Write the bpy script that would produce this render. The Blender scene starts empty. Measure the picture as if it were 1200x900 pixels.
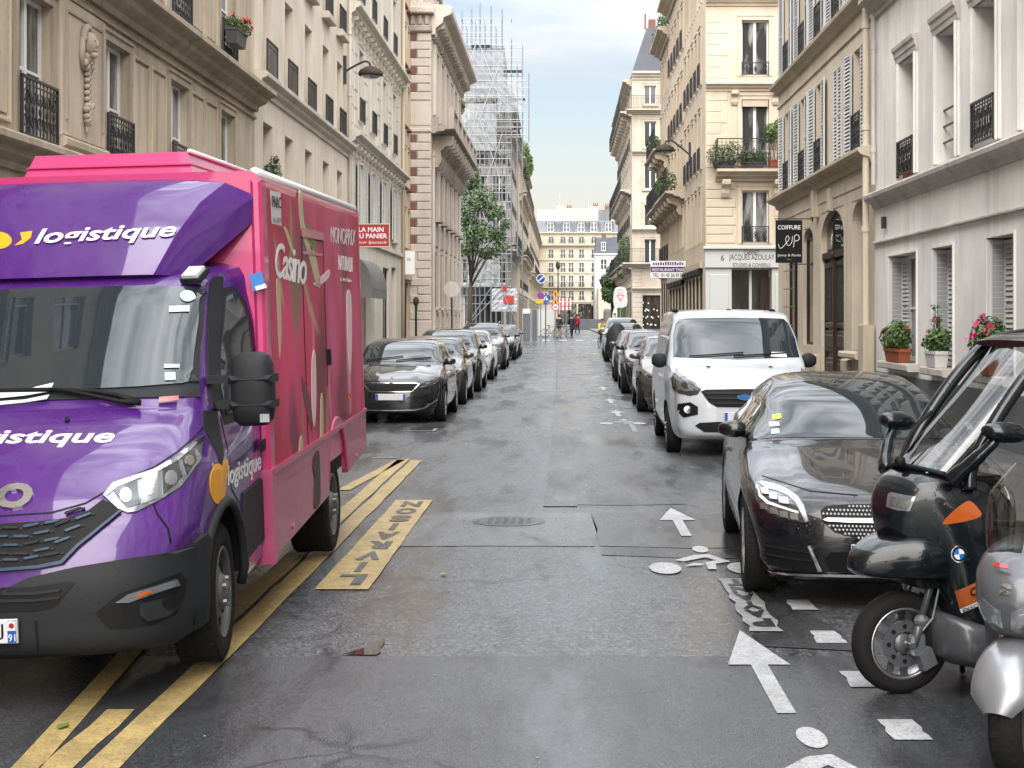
import bpy, math, random
from math import sin, cos, pi, sqrt, radians
from mathutils import Vector, Matrix
from mathutils.geometry import delaunay_2d_cdt
from mathutils.bvhtree import BVHTree
random.seed(7)
SC = bpy.context.scene
COL = SC.collection
# ------------------------------------------------------------------ camera, sky, sun, exposure
FPX, CU, CV, EYE = 1800.0, 660.0, 372.0, 1.85
cam_d = bpy.data.cameras.new('camera')
cam = bpy.data.objects.new('camera', cam_d)
COL.objects.link(cam)
cam.location = (0, 0, EYE)
cam.rotation_euler = (radians(90), 0, 0)
cam_d.sensor_width = 36
cam_d.lens = 54.0
cam_d.shift_x = -0.05
cam_d.shift_y = -0.065
cam_d.clip_start = 0.1
cam_d.clip_end = 5000
SC.camera = cam
SC.view_settings.view_transform = 'Standard'
SC.view_settings.look = 'None'
SC.view_settings.exposure = 2.05
SC.view_settings.gamma = 1.0
SC.view_settings.use_curve_mapping = False
try:
    SC.cycles.max_bounces = 6
    SC.cycles.diffuse_bounces = 3
    SC.cycles.glossy_bounces = 3
    SC.cycles.transmission_bounces = 4
    SC.cycles.transparent_max_bounces = 8
    SC.cycles.use_denoising = True
    SC.cycles.sample_clamp_indirect = 6
    SC.cycles.caustics_reflective = False
    SC.cycles.caustics_refractive = False
except Exception:
    pass
SUN_EL, SUN_AZ = radians(34), radians(185)      # azimuth clockwise from +Y: behind the camera, a little to the left
world = bpy.data.worlds.new('World')
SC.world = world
world.use_nodes = True
wn, wl = world.node_tree.nodes, world.node_tree.links
wn.clear()
def WN(t, **k):
    n = wn.new(t)
    for a, v in k.items():
        setattr(n, a, v)
    return n
w_out = WN('ShaderNodeOutputWorld')
w_bg = WN('ShaderNodeBackground')
w_sky = WN('ShaderNodeTexSky', sky_type='NISHITA', sun_disc=False, sun_elevation=SUN_EL, sun_rotation=SUN_AZ)
w_sky.air_density = 1.0; w_sky.dust_density = 1.5; w_sky.ozone_density = 1.5
w_tc = WN('ShaderNodeTexCoord')
w_sep = WN('ShaderNodeSeparateXYZ')
wl.new(w_tc.outputs['Generated'], w_sep.inputs[0])
w_map = WN('ShaderNodeMapping')
w_map.inputs['Scale'].default_value = (2.2, 2.2, 13.0)
w_map.inputs['Location'].default_value = (0.35, 0.2, 0.62)
wl.new(w_tc.outputs['Generated'], w_map.inputs[0])
w_no = WN('ShaderNodeTexNoise')
w_no.inputs['Scale'].default_value = 1.5; w_no.inputs['Detail'].default_value = 7; w_no.inputs['Roughness'].default_value = 0.55
wl.new(w_map.outputs[0], w_no.inputs['Vector'])
w_ramp = WN('ShaderNodeValToRGB')
w_ramp.color_ramp.elements[0].position = 0.40; w_ramp.color_ramp.elements[0].color = (0.28, 0.28, 0.28, 1)
w_ramp.color_ramp.elements[1].position = 0.62; w_ramp.color_ramp.elements[1].color = (0.92, 0.92, 0.92, 1)
wl.new(w_no.outputs['Fac'], w_ramp.inputs[0])
# brightness raised overhead, steeper than CIE overcast, to light facades; warm near the horizon
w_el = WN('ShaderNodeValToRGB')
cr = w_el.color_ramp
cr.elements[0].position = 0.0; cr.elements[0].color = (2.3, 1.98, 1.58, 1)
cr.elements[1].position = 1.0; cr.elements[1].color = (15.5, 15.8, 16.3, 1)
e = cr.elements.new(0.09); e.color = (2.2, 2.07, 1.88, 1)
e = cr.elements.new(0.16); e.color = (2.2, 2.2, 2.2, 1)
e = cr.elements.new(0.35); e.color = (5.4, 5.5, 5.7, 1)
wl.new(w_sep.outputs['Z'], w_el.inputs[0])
w_mix = WN('ShaderNodeMix', data_type='RGBA')
w_hz = WN('ShaderNodeMapRange')                   # thin cloud thickens towards the horizon
w_hz.inputs['From Min'].default_value = 0.05; w_hz.inputs['From Max'].default_value = 0.17
w_hz.inputs['To Min'].default_value = 0.85; w_hz.inputs['To Max'].default_value = 0.0
wl.new(w_sep.outputs['Z'], w_hz.inputs['Value'])
w_max = WN('ShaderNodeMath', operation='MAXIMUM')
wl.new(w_ramp.outputs[0], w_max.inputs[0]); wl.new(w_hz.outputs[0], w_max.inputs[1])
wl.new(w_max.outputs[0], w_mix.inputs['Factor'])
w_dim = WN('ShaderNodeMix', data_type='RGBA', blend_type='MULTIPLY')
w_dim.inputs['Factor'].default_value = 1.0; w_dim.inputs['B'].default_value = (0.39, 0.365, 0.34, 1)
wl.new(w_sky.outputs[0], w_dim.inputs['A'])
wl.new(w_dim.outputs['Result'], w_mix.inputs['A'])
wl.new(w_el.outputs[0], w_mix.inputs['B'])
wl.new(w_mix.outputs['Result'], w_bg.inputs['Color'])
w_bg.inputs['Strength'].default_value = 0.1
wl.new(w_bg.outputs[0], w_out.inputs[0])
sun_d = bpy.data.lights.new('sun', 'SUN')
sun_d.energy = 1.5; sun_d.angle = radians(70); sun_d.color = (1.0, 0.95, 0.89)
sun = bpy.data.objects.new('sun', sun_d)
COL.objects.link(sun)
sd = Vector((sin(SUN_AZ) * cos(SUN_EL), cos(SUN_AZ) * cos(SUN_EL), sin(SUN_EL)))
sun.rotation_euler = (-sd).to_track_quat('-Z', 'Y').to_euler()
sun.location = (0, -20, 60)

# ------------------------------------------------------------------ helpers
def Y_of(x, px):                       # depth of the vertical plane X=x seen at column px
    return x * FPX / (px - CU)
def gz(y):                             # the street climbs a little beyond the crossing
    t = max(0.0, min(1.0, (y - 85) / 60.0))
    return 0.40 * t * t * (3 - 2 * t)
PAIR = {}
class MB:
    half = None
    def __init__(s):
        s.v = []; s.f = []; s.m = []
    def add(s, vs, fs, m=0):
        o = len(s.v)
        s.v += [tuple(p) for p in vs]
        for f in fs:
            s.f.append(tuple(i + o for i in f)); s.m.append(m)
        return s
    def quad(s, a, b, c, d, m=0): return s.add((a, b, c, d), ((0, 1, 2, 3),), m)
    def box(s, x0, x1, y0, y1, z0, z1, m=0):
        return s.add(((x0,y0,z0),(x1,y0,z0),(x1,y1,z0),(x0,y1,z0),(x0,y0,z1),(x1,y0,z1),(x1,y1,z1),(x0,y1,z1)),
                     ((3,2,1,0),(4,5,6,7),(0,1,5,4),(1,2,6,5),(2,3,7,6),(3,0,4,7)), m)
    def cbox(s, x0, x1, y0, y1, z0, z1, c, m=0):     # box with chamfered front (-y) edges
        return s.add(((x0,y1,z0),(x1,y1,z0),(x1,y1,z1),(x0,y1,z1),(x0,y0+c,z0),(x1,y0+c,z0),(x1,y0+c,z1),(x0,y0+c,z1),
                      (x0+c,y0,z0+c),(x1-c,y0,z0+c),(x1-c,y0,z1-c),(x0+c,y0,z1-c)),
                     ((0,1,2,3),(0,4,5,1),(1,5,6,2),(2,6,7,3),(3,7,4,0),(4,8,9,5),(5,9,10,6),(6,10,11,7),(7,11,8,4),(8,11,10,9)), m)
    def obox(s, c, size, M, m=0):
        hx, hy, hz = [q / 2 for q in size]
        c = Vector(c)
        vs = [c + M @ Vector((sx*hx, sy*hy, sz*hz)) for sz in (-1, 1) for sx, sy in ((-1,-1),(1,-1),(1,1),(-1,1))]
        return s.add(vs, ((3,2,1,0),(4,5,6,7),(0,1,5,4),(1,2,6,5),(2,3,7,6),(3,0,4,7)), m)
    def bar(s, p0, p1, w, h=None, m=0, up=(0,0,1)):   # rectangular bar between two points
        p0, p1 = Vector(p0), Vector(p1); h = h or w
        d = p1 - p0
        if d.length < 1e-6: return s
        t = d.normalized(); u = Vector(up)
        if abs(t.dot(u)) > 0.98: u = Vector((0, 1, 0)) if abs(t.y) < 0.9 else Vector((1, 0, 0))
        a = t.cross(u).normalized(); b = a.cross(t)
        M = Matrix((a, t, b)).transposed()
        return s.obox((p0 + p1) / 2, (w, d.length, h), M, m)
    def tube(s, pts, r, n=6, m=0, caps=True):
        pts = [Vector(p) for p in pts]
        rr = r if isinstance(r, (list, tuple)) else [r] * len(pts)
        vs = []; fs = []; ref = None
        for i, p in enumerate(pts):
            t = (pts[min(i+1, len(pts)-1)] - pts[max(i-1, 0)]).normalized()
            if ref is None:
                u = Vector((0,0,1)) if abs(t.z) < 0.9 else Vector((1,0,0))
                ref = t.cross(u).normalized()
            else:
                ref = (ref - t * ref.dot(t))
                ref = ref.normalized() if ref.length > 1e-6 else t.orthogonal().normalized()
            b = t.cross(ref)
            for k in range(n):
                a = 2*pi*k/n
                vs.append(p + (ref*cos(a) + b*sin(a)) * rr[i])
        for i in range(len(pts)-1):
            for k in range(n):
                k2 = (k+1) % n
                fs.append((i*n+k, i*n+k2, (i+1)*n+k2, (i+1)*n+k))
        if caps:
            fs.append(tuple(range(n-1, -1, -1))); fs.append(tuple((len(pts)-1)*n+k for k in range(n)))
        return s.add(vs, fs, m)
    def cyl(s, p0, p1, r, n=10, m=0): return s.tube((p0, p1), r, n, m)
    def lathe(s, prof, c=(0,0,0), axis=(0,0,1), n=16, m=0, a0=0, a1=2*pi):
        c = Vector(c); ax = Vector(axis).normalized()
        u = ax.orthogonal().normalized(); w = ax.cross(u)
        full = abs(a1 - a0 - 2*pi) < 1e-6
        nn = n if full else n + 1
        vs = []; fs = []
        for r, h in prof:
            for k in range(nn):
                a = a0 + (a1-a0)*k/n
                vs.append(c + ax*h + (u*cos(a) + w*sin(a))*r)
        for i in range(len(prof)-1):
            for k in range(n):
                k2 = (k+1) % nn if full else k+1
                fs.append((i*nn+k, i*nn+k2, (i+1)*nn+k2, (i+1)*nn+k))
        return s.add(vs, fs, m)
    def loft(s, secs, closed=True, caps=True, m=0):
        n = len(secs[0]); vs = [p for q in secs for p in q]; fs = []
        for i in range(len(secs)-1):
            for k in range(n if closed else n-1):
                k2 = (k+1) % n
                fs.append((i*n+k, i*n+k2, (i+1)*n+k2, (i+1)*n+k))
        if caps and closed:
            fs.append(tuple(range(n-1, -1, -1))); fs.append(tuple((len(secs)-1)*n+k for k in range(n)))
        return s.add(vs, fs, m)
    def prism(s, poly, fn, d0, d1, m=0):   # 2-D polygon extruded: fn(u, v, d) -> point
        n = len(poly)
        vs = [fn(u, v, d0) for u, v in poly] + [fn(u, v, d1) for u, v in poly]
        fs = [tuple(range(n)), tuple(range(2*n-1, n-1, -1))] + [(i, n+i, n+(i+1) % n, (i+1) % n) for i in range(n)]
        return s.add(vs, fs, m)
    def ball(s, c, r, n=8, k=6, m=0):
        rx, ry, rz = r if isinstance(r, (list, tuple)) else (r, r, r)
        secs = []
        for i in range(k+1):
            a = -pi/2 + pi*i/k
            q = max(cos(a), 0.02)
            secs.append([(c[0]+rx*q*cos(2*pi*j/n), c[1]+ry*q*sin(2*pi*j/n), c[2]+rz*sin(a)) for j in range(n)])
        return s.loft(secs, True, True, m)
    def mesh(s, name, mats, smooth=False):
        me = bpy.data.meshes.new(name)
        me.from_pydata(s.v, [], s.f)
        for m in (mats if isinstance(mats, (list, tuple)) else [mats]):
            me.materials.append(m)
        if any(s.m): me.polygons.foreach_set('material_index', s.m)
        if smooth:
            me.polygons.foreach_set('use_smooth', [True]*len(s.f))
            if isinstance(smooth, float) and hasattr(me, 'set_sharp_from_angle'):
                me.set_sharp_from_angle(angle=radians(smooth))
        me.update()
        return me
    def build(s, name, mats, parent=None, smooth=False, loc=None, rot=None):
        if s.half:                               # a left and a right piece: two objects
            nv, nf = s.half; out = []
            for k in (0, 1):
                q = MB(); q.v = s.v[nv*k:nv*(k+1)]; q.f = [tuple(i-nv*k for i in f) for f in s.f[nf*k:nf*(k+1)]]; q.m = s.m[nf*k:nf*(k+1)]
                par = PAIR.get(parent.name, parent) if (k and parent is not None) else parent
                out.append(inst(name, q.mesh(name, mats, smooth), par, loc, rot))
            PAIR[out[0].name] = out[1]
            return out[0]
        return inst(name, s.mesh(name, mats, smooth), parent, loc, rot)
def inst(name, me, parent=None, loc=None, rot=None, scale=None):
    o = bpy.data.objects.new(name, me)
    COL.objects.link(o)
    if parent is not None: o.parent = parent
    if loc is not None: o.location = loc
    if rot is not None: o.rotation_euler = rot
    if scale is not None: o.scale = scale
    return o
def tag(o, label=None, cat=None, group=None, kind=None):
    if label: o['label'] = label
    if cat: o['category'] = cat
    if group: o['group'] = group
    if kind: o['kind'] = kind
    return o
def thing(name, label, cat, loc=(0,0,0), rot=(0,0,0), group=None):
    o = bpy.data.objects.new(name, None)
    COL.objects.link(o)
    o.empty_display_size = 0.2
    o.location = loc
    o.rotation_euler = rot if isinstance(rot, (tuple, list)) else (0, 0, rot)
    return tag(o, label, cat, group)
def dup(root, loc=None, rot=None, label=None, group=None):
    def cp(o, par):
        c = o.copy(); COL.objects.link(c)
        if par is not None: c.parent = par
        for ch in list(o.children): cp(ch, c)
        return c
    r = cp(root, None)
    if loc is not None: r.location = loc
    if rot is not None: r.rotation_euler = rot
    if label: r['label'] = label
    if group: r['group'] = group
    return r
def lerp(a, b, t): return a + (b-a)*t
def table(tab, x):                     # smooth (monotone-ish) interpolation of [(x, y), ...]
    if x <= tab[0][0]: return tab[0][1]
    if x >= tab[-1][0]: return tab[-1][1]
    for i in range(len(tab)-1):
        if tab[i][0] <= x <= tab[i+1][0]:
            t = (x-tab[i][0])/(tab[i+1][0]-tab[i][0])
            return lerp(tab[i][1], tab[i+1][1], t*t*(3-2*t))
def crom(pts, n):                      # Catmull-Rom through tuples
    out = []
    L = len(pts)
    for i in range(L-1):
        p0, p1, p2, p3 = pts[max(i-1,0)], pts[i], pts[i+1], pts[min(i+2,L-1)]
        for k in range(n):
            t = k/n; q = []
            for a, b, c, d in zip(p0, p1, p2, p3):
                q.append(0.5*(2*b + (c-a)*t + (2*a-5*b+4*c-d)*t*t + (3*b-a-3*c+d)*t**3))
            out.append(tuple(q))
    out.append(tuple(pts[-1]))
    return out
def smooth_closed(poly, n=4):          # closed Catmull-Rom outline
    L = len(poly); out = []
    for i in range(L):
        p0, p1, p2, p3 = poly[i-1], poly[i], poly[(i+1) % L], poly[(i+2) % L]
        for k in range(n):
            t = k/n
            out.append(tuple(0.5*(2*b + (c-a)*t + (2*a-5*b+4*c-d)*t*t + (3*b-a-3*c+d)*t**3) for a, b, c, d in zip(p0, p1, p2, p3)))
    return out
def inside(poly, x, y):
    c = False; j = len(poly)-1
    for i in range(len(poly)):
        xi, yi = poly[i]; xj, yj = poly[j]
        if (yi > y) != (yj > y) and x < (xj-xi)*(y-yi)/(yj-yi)+xi: c = not c
        j = i
    return c
def fill2d(poly, step):                # triangulate a polygon with interior points every `step`
    pts = []
    n = len(poly)
    for i in range(n):
        a, b = poly[i], poly[(i+1) % n]
        d = sqrt((b[0]-a[0])**2+(b[1]-a[1])**2)
        k = max(1, int(d/step+0.5))
        for j in range(k): pts.append((a[0]+(b[0]-a[0])*j/k, a[1]+(b[1]-a[1])*j/k))
    nb = len(pts)
    xs = [p[0] for p in pts]; ys = [p[1] for p in pts]
    x = min(xs)+step*0.5; extra = []
    while x < max(xs):
        y = min(ys)+step*0.5
        while y < max(ys):
            if inside(pts, x, y): extra.append((x, y))
            y += step
        x += step
    def near(p):
        for q in pts:
            if abs(q[0]-p[0]) < step*0.35 and abs(q[1]-p[1]) < step*0.35: return True
        return False
    extra = [p for p in extra if not near(p)]
    V, E, F, *_ = delaunay_2d_cdt([Vector(p) for p in pts+extra], [(i, (i+1) % nb) for i in range(nb)], [], 1, 1e-6)
    return [(v.x, v.y) for v in V], [tuple(f) for f in F]
_txt = {}
def text_mesh2d(s, size=1.0, shear=0.0, bold=0.0, spacing=1.0, align='CENTER'):
    cu = bpy.data.curves.new('lettering', 'FONT')
    cu.body = s; cu.size = size; cu.shear = shear; cu.offset = bold; cu.space_character = spacing
    cu.align_x = align; cu.align_y = 'CENTER'; cu.resolution_u = 3
    ob = bpy.data.objects.new('lettering', cu)
    COL.objects.link(ob)
    bpy.context.view_layer.update()
    me = bpy.data.meshes.new_from_object(ob.evaluated_get(bpy.context.evaluated_depsgraph_get()))
    V = [(v.co.x, v.co.y) for v in me.vertices]; F = [tuple(p.vertices) for p in me.polygons]
    bpy.data.objects.remove(ob); bpy.data.curves.remove(cu); bpy.data.meshes.remove(me)
    return V, F
def fit(VF, w, h=None):                # scale lettering to a width (and height), centred on 0
    V, F = VF
    x0 = min(p[0] for p in V); x1 = max(p[0] for p in V); y0 = min(p[1] for p in V); y1 = max(p[1] for p in V)
    sx = w/(x1-x0); sy = (h/(y1-y0)) if h else sx
    return [((p[0]-(x0+x1)/2)*sx, (p[1]-(y0+y1)/2)*sy) for p in V], F
# ------------------------------------------------------------------ materials
def nodes(m):
    m.use_nodes = True
    return m.node_tree.nodes, m.node_tree.links, m.node_tree.nodes['Principled BSDF']
def pm(name, col, rough=0.6, metal=0.0, spec=0.5, coat=0.0, alpha=None, emit=None):
    m = bpy.data.materials.new(name)
    N, L, b = nodes(m)
    b.inputs['Base Color'].default_value = (*col, 1); b.inputs['Roughness'].default_value = rough
    b.inputs['Metallic'].default_value = metal; b.inputs['Specular IOR Level'].default_value = spec
    b.inputs['Coat Weight'].default_value = coat; b.inputs['Coat Roughness'].default_value = 0.03
    if emit:
        b.inputs['Emission Color'].default_value = (*emit[0], 1); b.inputs['Emission Strength'].default_value = emit[1]
    return m
def noise(N, L, scale, detail=5, rough=0.6, vec=None, mapping=None):
    n = N.new('ShaderNodeTexNoise')
    n.inputs['Scale'].default_value = scale; n.inputs['Detail'].default_value = detail; n.inputs['Roughness'].default_value = rough
    if vec is not None:
        if mapping:
            mp = N.new('ShaderNodeMapping'); mp.inputs['Scale'].default_value = mapping
            L.new(vec, mp.inputs[0]); vec = mp.outputs[0]
        L.new(vec, n.inputs['Vector'])
    return n.outputs['Fac']
def ramp(N, L, fac, stops):
    r = N.new('ShaderNodeValToRGB')
    for i, (p, c) in enumerate(stops):
        c = (c, c, c) if not isinstance(c, tuple) else c
        e = r.color_ramp.elements[i] if i < 2 else r.color_ramp.elements.new(p)
        e.position = p; e.color = (*c, 1)
    L.new(fac, r.inputs[0])
    return r.outputs[0]
def mixc(N, L, a, b, fac, mode='MIX'):
    x = N.new('ShaderNodeMix'); x.data_type = 'RGBA'; x.blend_type = mode
    for s, v in (('A', a), ('B', b), ('Factor', fac)):
        if isinstance(v, tuple): x.inputs[s].default_value = (*v, 1)
        elif isinstance(v, (int, float)): x.inputs[s].default_value = v
        else: L.new(v, x.inputs[s])
    return x.outputs['Result']
def bump(N, L, b, h, strength=0.3, dist=0.02):
    n = N.new('ShaderNodeBump'); n.inputs['Strength'].default_value = strength; n.inputs['Distance'].default_value = dist
    L.new(h, n.inputs['Height']); L.new(n.outputs[0], b.inputs['Normal'])
    return n
def geo(N): return N.new('ShaderNodeNewGeometry').outputs['Position']
def stone(name, col, dirt=0.5, stain=0.5, grain=0.15, rough=0.85):
    """limestone or render: blotchy tone, rain streaks running down, fine pitting"""
    m = bpy.data.materials.new(name)
    N, L, b = nodes(m)
    p = geo(N)
    big = ramp(N, L, noise(N, L, 0.55, 6, 0.62, p), ((0.32, 0.0), (0.72, 1.0)))
    c = mixc(N, L, tuple(q*(1-0.30*dirt) for q in col), tuple(min(1, q*1.12) for q in col), big)
    st = ramp(N, L, noise(N, L, 1.0, 7, 0.65, p, (3.2, 3.2, 0.22)), ((0.47, 0.0), (0.72, 1.0)))
    mul = N.new('ShaderNodeMath'); mul.operation = 'MULTIPLY'; mul.inputs[1].default_value = 0.75*stain
    L.new(st, mul.inputs[0])
    c = mixc(N, L, c, tuple(q*f for q, f in zip(col, (0.42, 0.40, 0.38))), mul.outputs[0])
    sp = ramp(N, L, noise(N, L, 9.0, 6, 0.7, p), ((0.40, 0.0), (0.66, 1.0)))
    c = mixc(N, L, c, tuple(q*0.80 for q in col), sp_scale(N, L, sp, 0.40*dirt))
    L.new(c, b.inputs['Base Color'])
    b.inputs['Roughness'].default_value = rough
    b.inputs['Specular IOR Level'].default_value = 0.2
    bump(N, L, b, noise(N, L, 26.0, 6, 0.7, p), grain*2, 0.012)
    return m
def sp_scale(N, L, s, k):
    mul = N.new('ShaderNodeMath'); mul.operation = 'MULTIPLY'; mul.inputs[1].default_value = k
    L.new(s, mul.inputs[0]); return mul.outputs[0]
def rnd(N): return N.new('ShaderNodeObjectInfo').outputs['Random']
def paint(name, col, rough=0.22, metal=0.0, coat=1.0, dirt=0.25, drops=0.0, flake=False):
    m = bpy.data.materials.new(name)
    N, L, b = nodes(m)
    tc = N.new('ShaderNodeTexCoord').outputs['Object']
    d = ramp(N, L, noise(N, L, 2.3, 6, 0.65, tc, (1, 1, 0.5)), ((0.42, 0.0), (0.8, 1.0)))
    c = mixc(N, L, col, tuple(lerp(q, 0.30, 0.25) for q in col), sp_scale(N, L, d, dirt))
    L.new(c, b.inputs['Base Color'])
    rr = N.new('ShaderNodeMapRange'); rr.inputs['To Min'].default_value = rough; rr.inputs['To Max'].default_value = rough+0.25*dirt
    L.new(d, rr.inputs['Value']); L.new(rr.outputs[0], b.inputs['Roughness'])
    b.inputs['Metallic'].default_value = metal
    b.inputs['Coat Weight'].default_value = coat; b.inputs['Coat Roughness'].default_value = 0.025; b.inputs['Specular IOR Level'].default_value = 0.3
    if drops:                                   # rain beads
        v = N.new('ShaderNodeTexVoronoi'); v.inputs['Scale'].default_value = 42.0; v.inputs['Randomness'].default_value = 1.0
        L.new(tc, v.inputs['Vector'])
        h = ramp(N, L, v.outputs['Distance'], ((0.0, 1.0), (0.26, 0.0)))
        msk = ramp(N, L, noise(N, L, 22, 2, 0.5, tc), ((0.50, 0.0), (0.58, 1.0)))
        mm = N.new('ShaderNodeMath'); mm.operation = 'MULTIPLY'; L.new(h, mm.inputs[0]); L.new(msk, mm.inputs[1])
        n = N.new('ShaderNodeBump'); n.inputs['Strength'].default_value = drops; n.inputs['Distance'].default_value = 0.004
        L.new(mm.outputs[0], n.inputs['Height'])
        L.new(n.outputs[0], b.inputs['Normal']); L.new(n.outputs[0], b.inputs['Coat Normal'])
    return m
def foliage(name, c1, c2):
    m = bpy.data.materials.new(name)
    N, L, b = nodes(m)
    p = geo(N)
    f = ramp(N, L, noise(N, L, 5.0, 3, 0.6, p), ((0.35, 0.0), (0.68, 1.0)))
    L.new(mixc(N, L, c1, c2, f), b.inputs['Base Color'])
    b.inputs['Roughness'].default_value = 0.55
    try:
        b.inputs['Subsurface Weight'].default_value = 0.0
        b.inputs['Transmission Weight'].default_value = 0.0
    except Exception: pass
    return m
def glass_dark(name, col, rough=0.03, spec=0.8, ior=1.6, vary=0.0):
    m = bpy.data.materials.new(name)
    N, L, b = nodes(m)
    b.inputs['Base Color'].default_value = (*col, 1); b.inputs['Roughness'].default_value = rough
    b.inputs['Specular IOR Level'].default_value = spec; b.inputs['IOR'].default_value = ior
    if vary:                                    # rooms and curtains behind panes differ; pale sky reflection also painted in
        tc = N.new('ShaderNodeTexCoord').outputs['Object']
        a = N.new('ShaderNodeVectorMath'); a.operation = 'ADD'
        cmb = N.new('ShaderNodeCombineXYZ'); mu = N.new('ShaderNodeMath'); mu.operation = 'MULTIPLY'; mu.inputs[1].default_value = 37.0
        L.new(rnd(N), mu.inputs[0]); L.new(mu.outputs[0], cmb.inputs[0]); L.new(tc, a.inputs[0]); L.new(cmb.outputs[0], a.inputs[1])
        f = ramp(N, L, noise(N, L, 2.6, 3, 0.5, a.outputs[0], (1.0, 1.0, 0.25)), ((0.46, 0.0), (0.62, 1.0)))
        L.new(mixc(N, L, col, tuple(min(1, q*7+0.10) for q in col), sp_scale(N, L, f, vary)), b.inputs['Base Color'])
        bump(N, L, b, noise(N, L, 1.3, 2, 0.5, a.outputs[0]), 0.25, 0.05)
    return m
M = {}
M['stone_a'] = stone('limestone tan weathered', (0.56, 0.47, 0.355), 0.9, 1.0, 0.25)
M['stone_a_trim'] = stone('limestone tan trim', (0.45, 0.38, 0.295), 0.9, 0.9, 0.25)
M['stone_b'] = stone('cream render', (0.65, 0.57, 0.465), 0.45, 0.30, 0.06)
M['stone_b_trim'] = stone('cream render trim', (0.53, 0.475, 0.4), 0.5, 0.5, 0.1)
M['stone_c'] = stone('pale stone', (0.62, 0.57, 0.49), 0.4, 0.35, 0.08)
M['stone_c2'] = stone('yellow render', (0.55, 0.46, 0.34), 0.5, 0.4, 0.08)
M['stone_d'] = stone('pinkish dressed stone', (0.55, 0.485, 0.42), 0.5, 0.4, 0.12)
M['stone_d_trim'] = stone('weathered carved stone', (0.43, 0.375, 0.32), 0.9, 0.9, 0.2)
M['stone_e'] = stone('scaffold block stone', (0.52, 0.49, 0.45), 0.6, 0.5, 0.1)
M['stone_r1'] = stone('grey white render', (0.80, 0.775, 0.735), 0.65, 0.55, 0.16)
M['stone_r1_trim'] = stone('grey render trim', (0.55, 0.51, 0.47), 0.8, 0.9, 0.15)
M['stone_r2'] = stone('warm beige stone', (0.62, 0.54, 0.425), 0.5, 0.45, 0.08)
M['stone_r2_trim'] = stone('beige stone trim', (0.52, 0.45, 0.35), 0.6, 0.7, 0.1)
M['stone_r3'] = stone('peach limestone', (0.58, 0.495, 0.385), 0.4, 0.30, 0.06)
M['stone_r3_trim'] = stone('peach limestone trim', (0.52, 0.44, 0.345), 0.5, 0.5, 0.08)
M['stone_r4'] = stone('corner block stone', (0.5, 0.445, 0.37), 0.5, 0.5, 0.08)
M['stone_end'] = stone('far block stone', (0.58, 0.52, 0.42), 0.3, 0.25, 0.04)
M['stone_grey'] = stone('grey stone plinth', (0.22, 0.205, 0.19), 0.6, 0.6, 0.2)
M['stone_white'] = stone('white render', (0.62, 0.60, 0.58), 0.3, 0.2, 0.05)
M['paint_grey'] = pm('grey shop paint', (0.48, 0.49, 0.47), 0.45)
M['plinth_paint'] = stone('dark grey plinth paint', (0.13, 0.135, 0.145), 0.5, 0.4, 0.05, 0.6)
M['brick'] = stone('dark red brick', (0.19, 0.095, 0.08), 0.5, 0.3, 0.15)
M['zinc'] = stone('zinc roofing', (0.16, 0.175, 0.20), 0.5, 0.5, 0.05, 0.45)
M['slate'] = stone('slate roofing', (0.075, 0.08, 0.095), 0.6, 0.4, 0.15, 0.5)
M['white_wood'] = stone('white painted wood', (0.78, 0.78, 0.76), 0.3, 0.25, 0.03, 0.45)
M['shutter'] = stone('pale grey painted shutter', (0.56, 0.57, 0.57), 0.35, 0.35, 0.03, 0.5)
M['iron'] = pm('black wrought iron', (0.018, 0.018, 0.02), 0.45, 0.0)
M['dark_wood'] = stone('dark brown door wood', (0.045, 0.028, 0.02), 0.6, 0.4, 0.08, 0.42)
M['pane'] = glass_dark('window glass', (0.035, 0.036, 0.036), 0.03, 0.6, 1.5, 0.85)
M['pane_far'] = glass_dark('far window glass', (0.05, 0.055, 0.06), 0.12, 0.5, 1.5)
M['shop_glass'] = glass_dark('shop window glass', (0.022, 0.02, 0.018), 0.02, 0.6, 1.5, 0.12)
M['black'] = pm('matt black', (0.008, 0.008, 0.009), 0.6, 0, 0.2)
M['dark_void'] = pm('unlit interior', (0.01, 0.01, 0.01), 0.9, 0, 0.1)
M['steel'] = pm('galvanised steel', (0.30, 0.32, 0.34), 0.4, 0.7)
M['deck'] = pm('scaffold deck', (0.30, 0.31, 0.32), 0.6, 0.3)
M['sheeting'] = stone('debris netting', (0.36, 0.38, 0.40), 0.3, 0.3, 0.05, 0.8)
M['leaf1'] = foliage('mid green leaves', (0.035, 0.075, 0.015), (0.095, 0.155, 0.035))
M['leaf2'] = foliage('dark green leaves', (0.025, 0.06, 0.014), (0.06, 0.115, 0.03))
M['leaf3'] = foliage('grey green leaves', (0.06, 0.085, 0.045), (0.15, 0.18, 0.11))
M['leaf4'] = foliage('fresh green leaves', (0.06, 0.12, 0.02), (0.15, 0.22, 0.05))
M['petal_pink'] = pm('pink petals', (0.65, 0.06, 0.22), 0.5)
M['petal_red'] = pm('red petals', (0.55, 0.04, 0.05), 0.5)
M['bark'] = stone('bark', (0.07, 0.055, 0.04), 0.7, 0.6, 0.3)
M['terracotta'] = stone('terracotta', (0.33, 0.10, 0.05), 0.5, 0.5, 0.1)
M['pot_white'] = pm('white plastic planter', (0.62, 0.60, 0.58), 0.4)
M['pot_dark'] = pm('dark planter', (0.05, 0.05, 0.055), 0.6)
M['white'] = pm('white paint', (0.78, 0.78, 0.78), 0.45)
M['red_sign'] = pm('red sign panel', (0.34, 0.012, 0.025), 0.35)
M['gold_frame'] = pm('cream sign frame', (0.55, 0.45, 0.32), 0.4)
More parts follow.
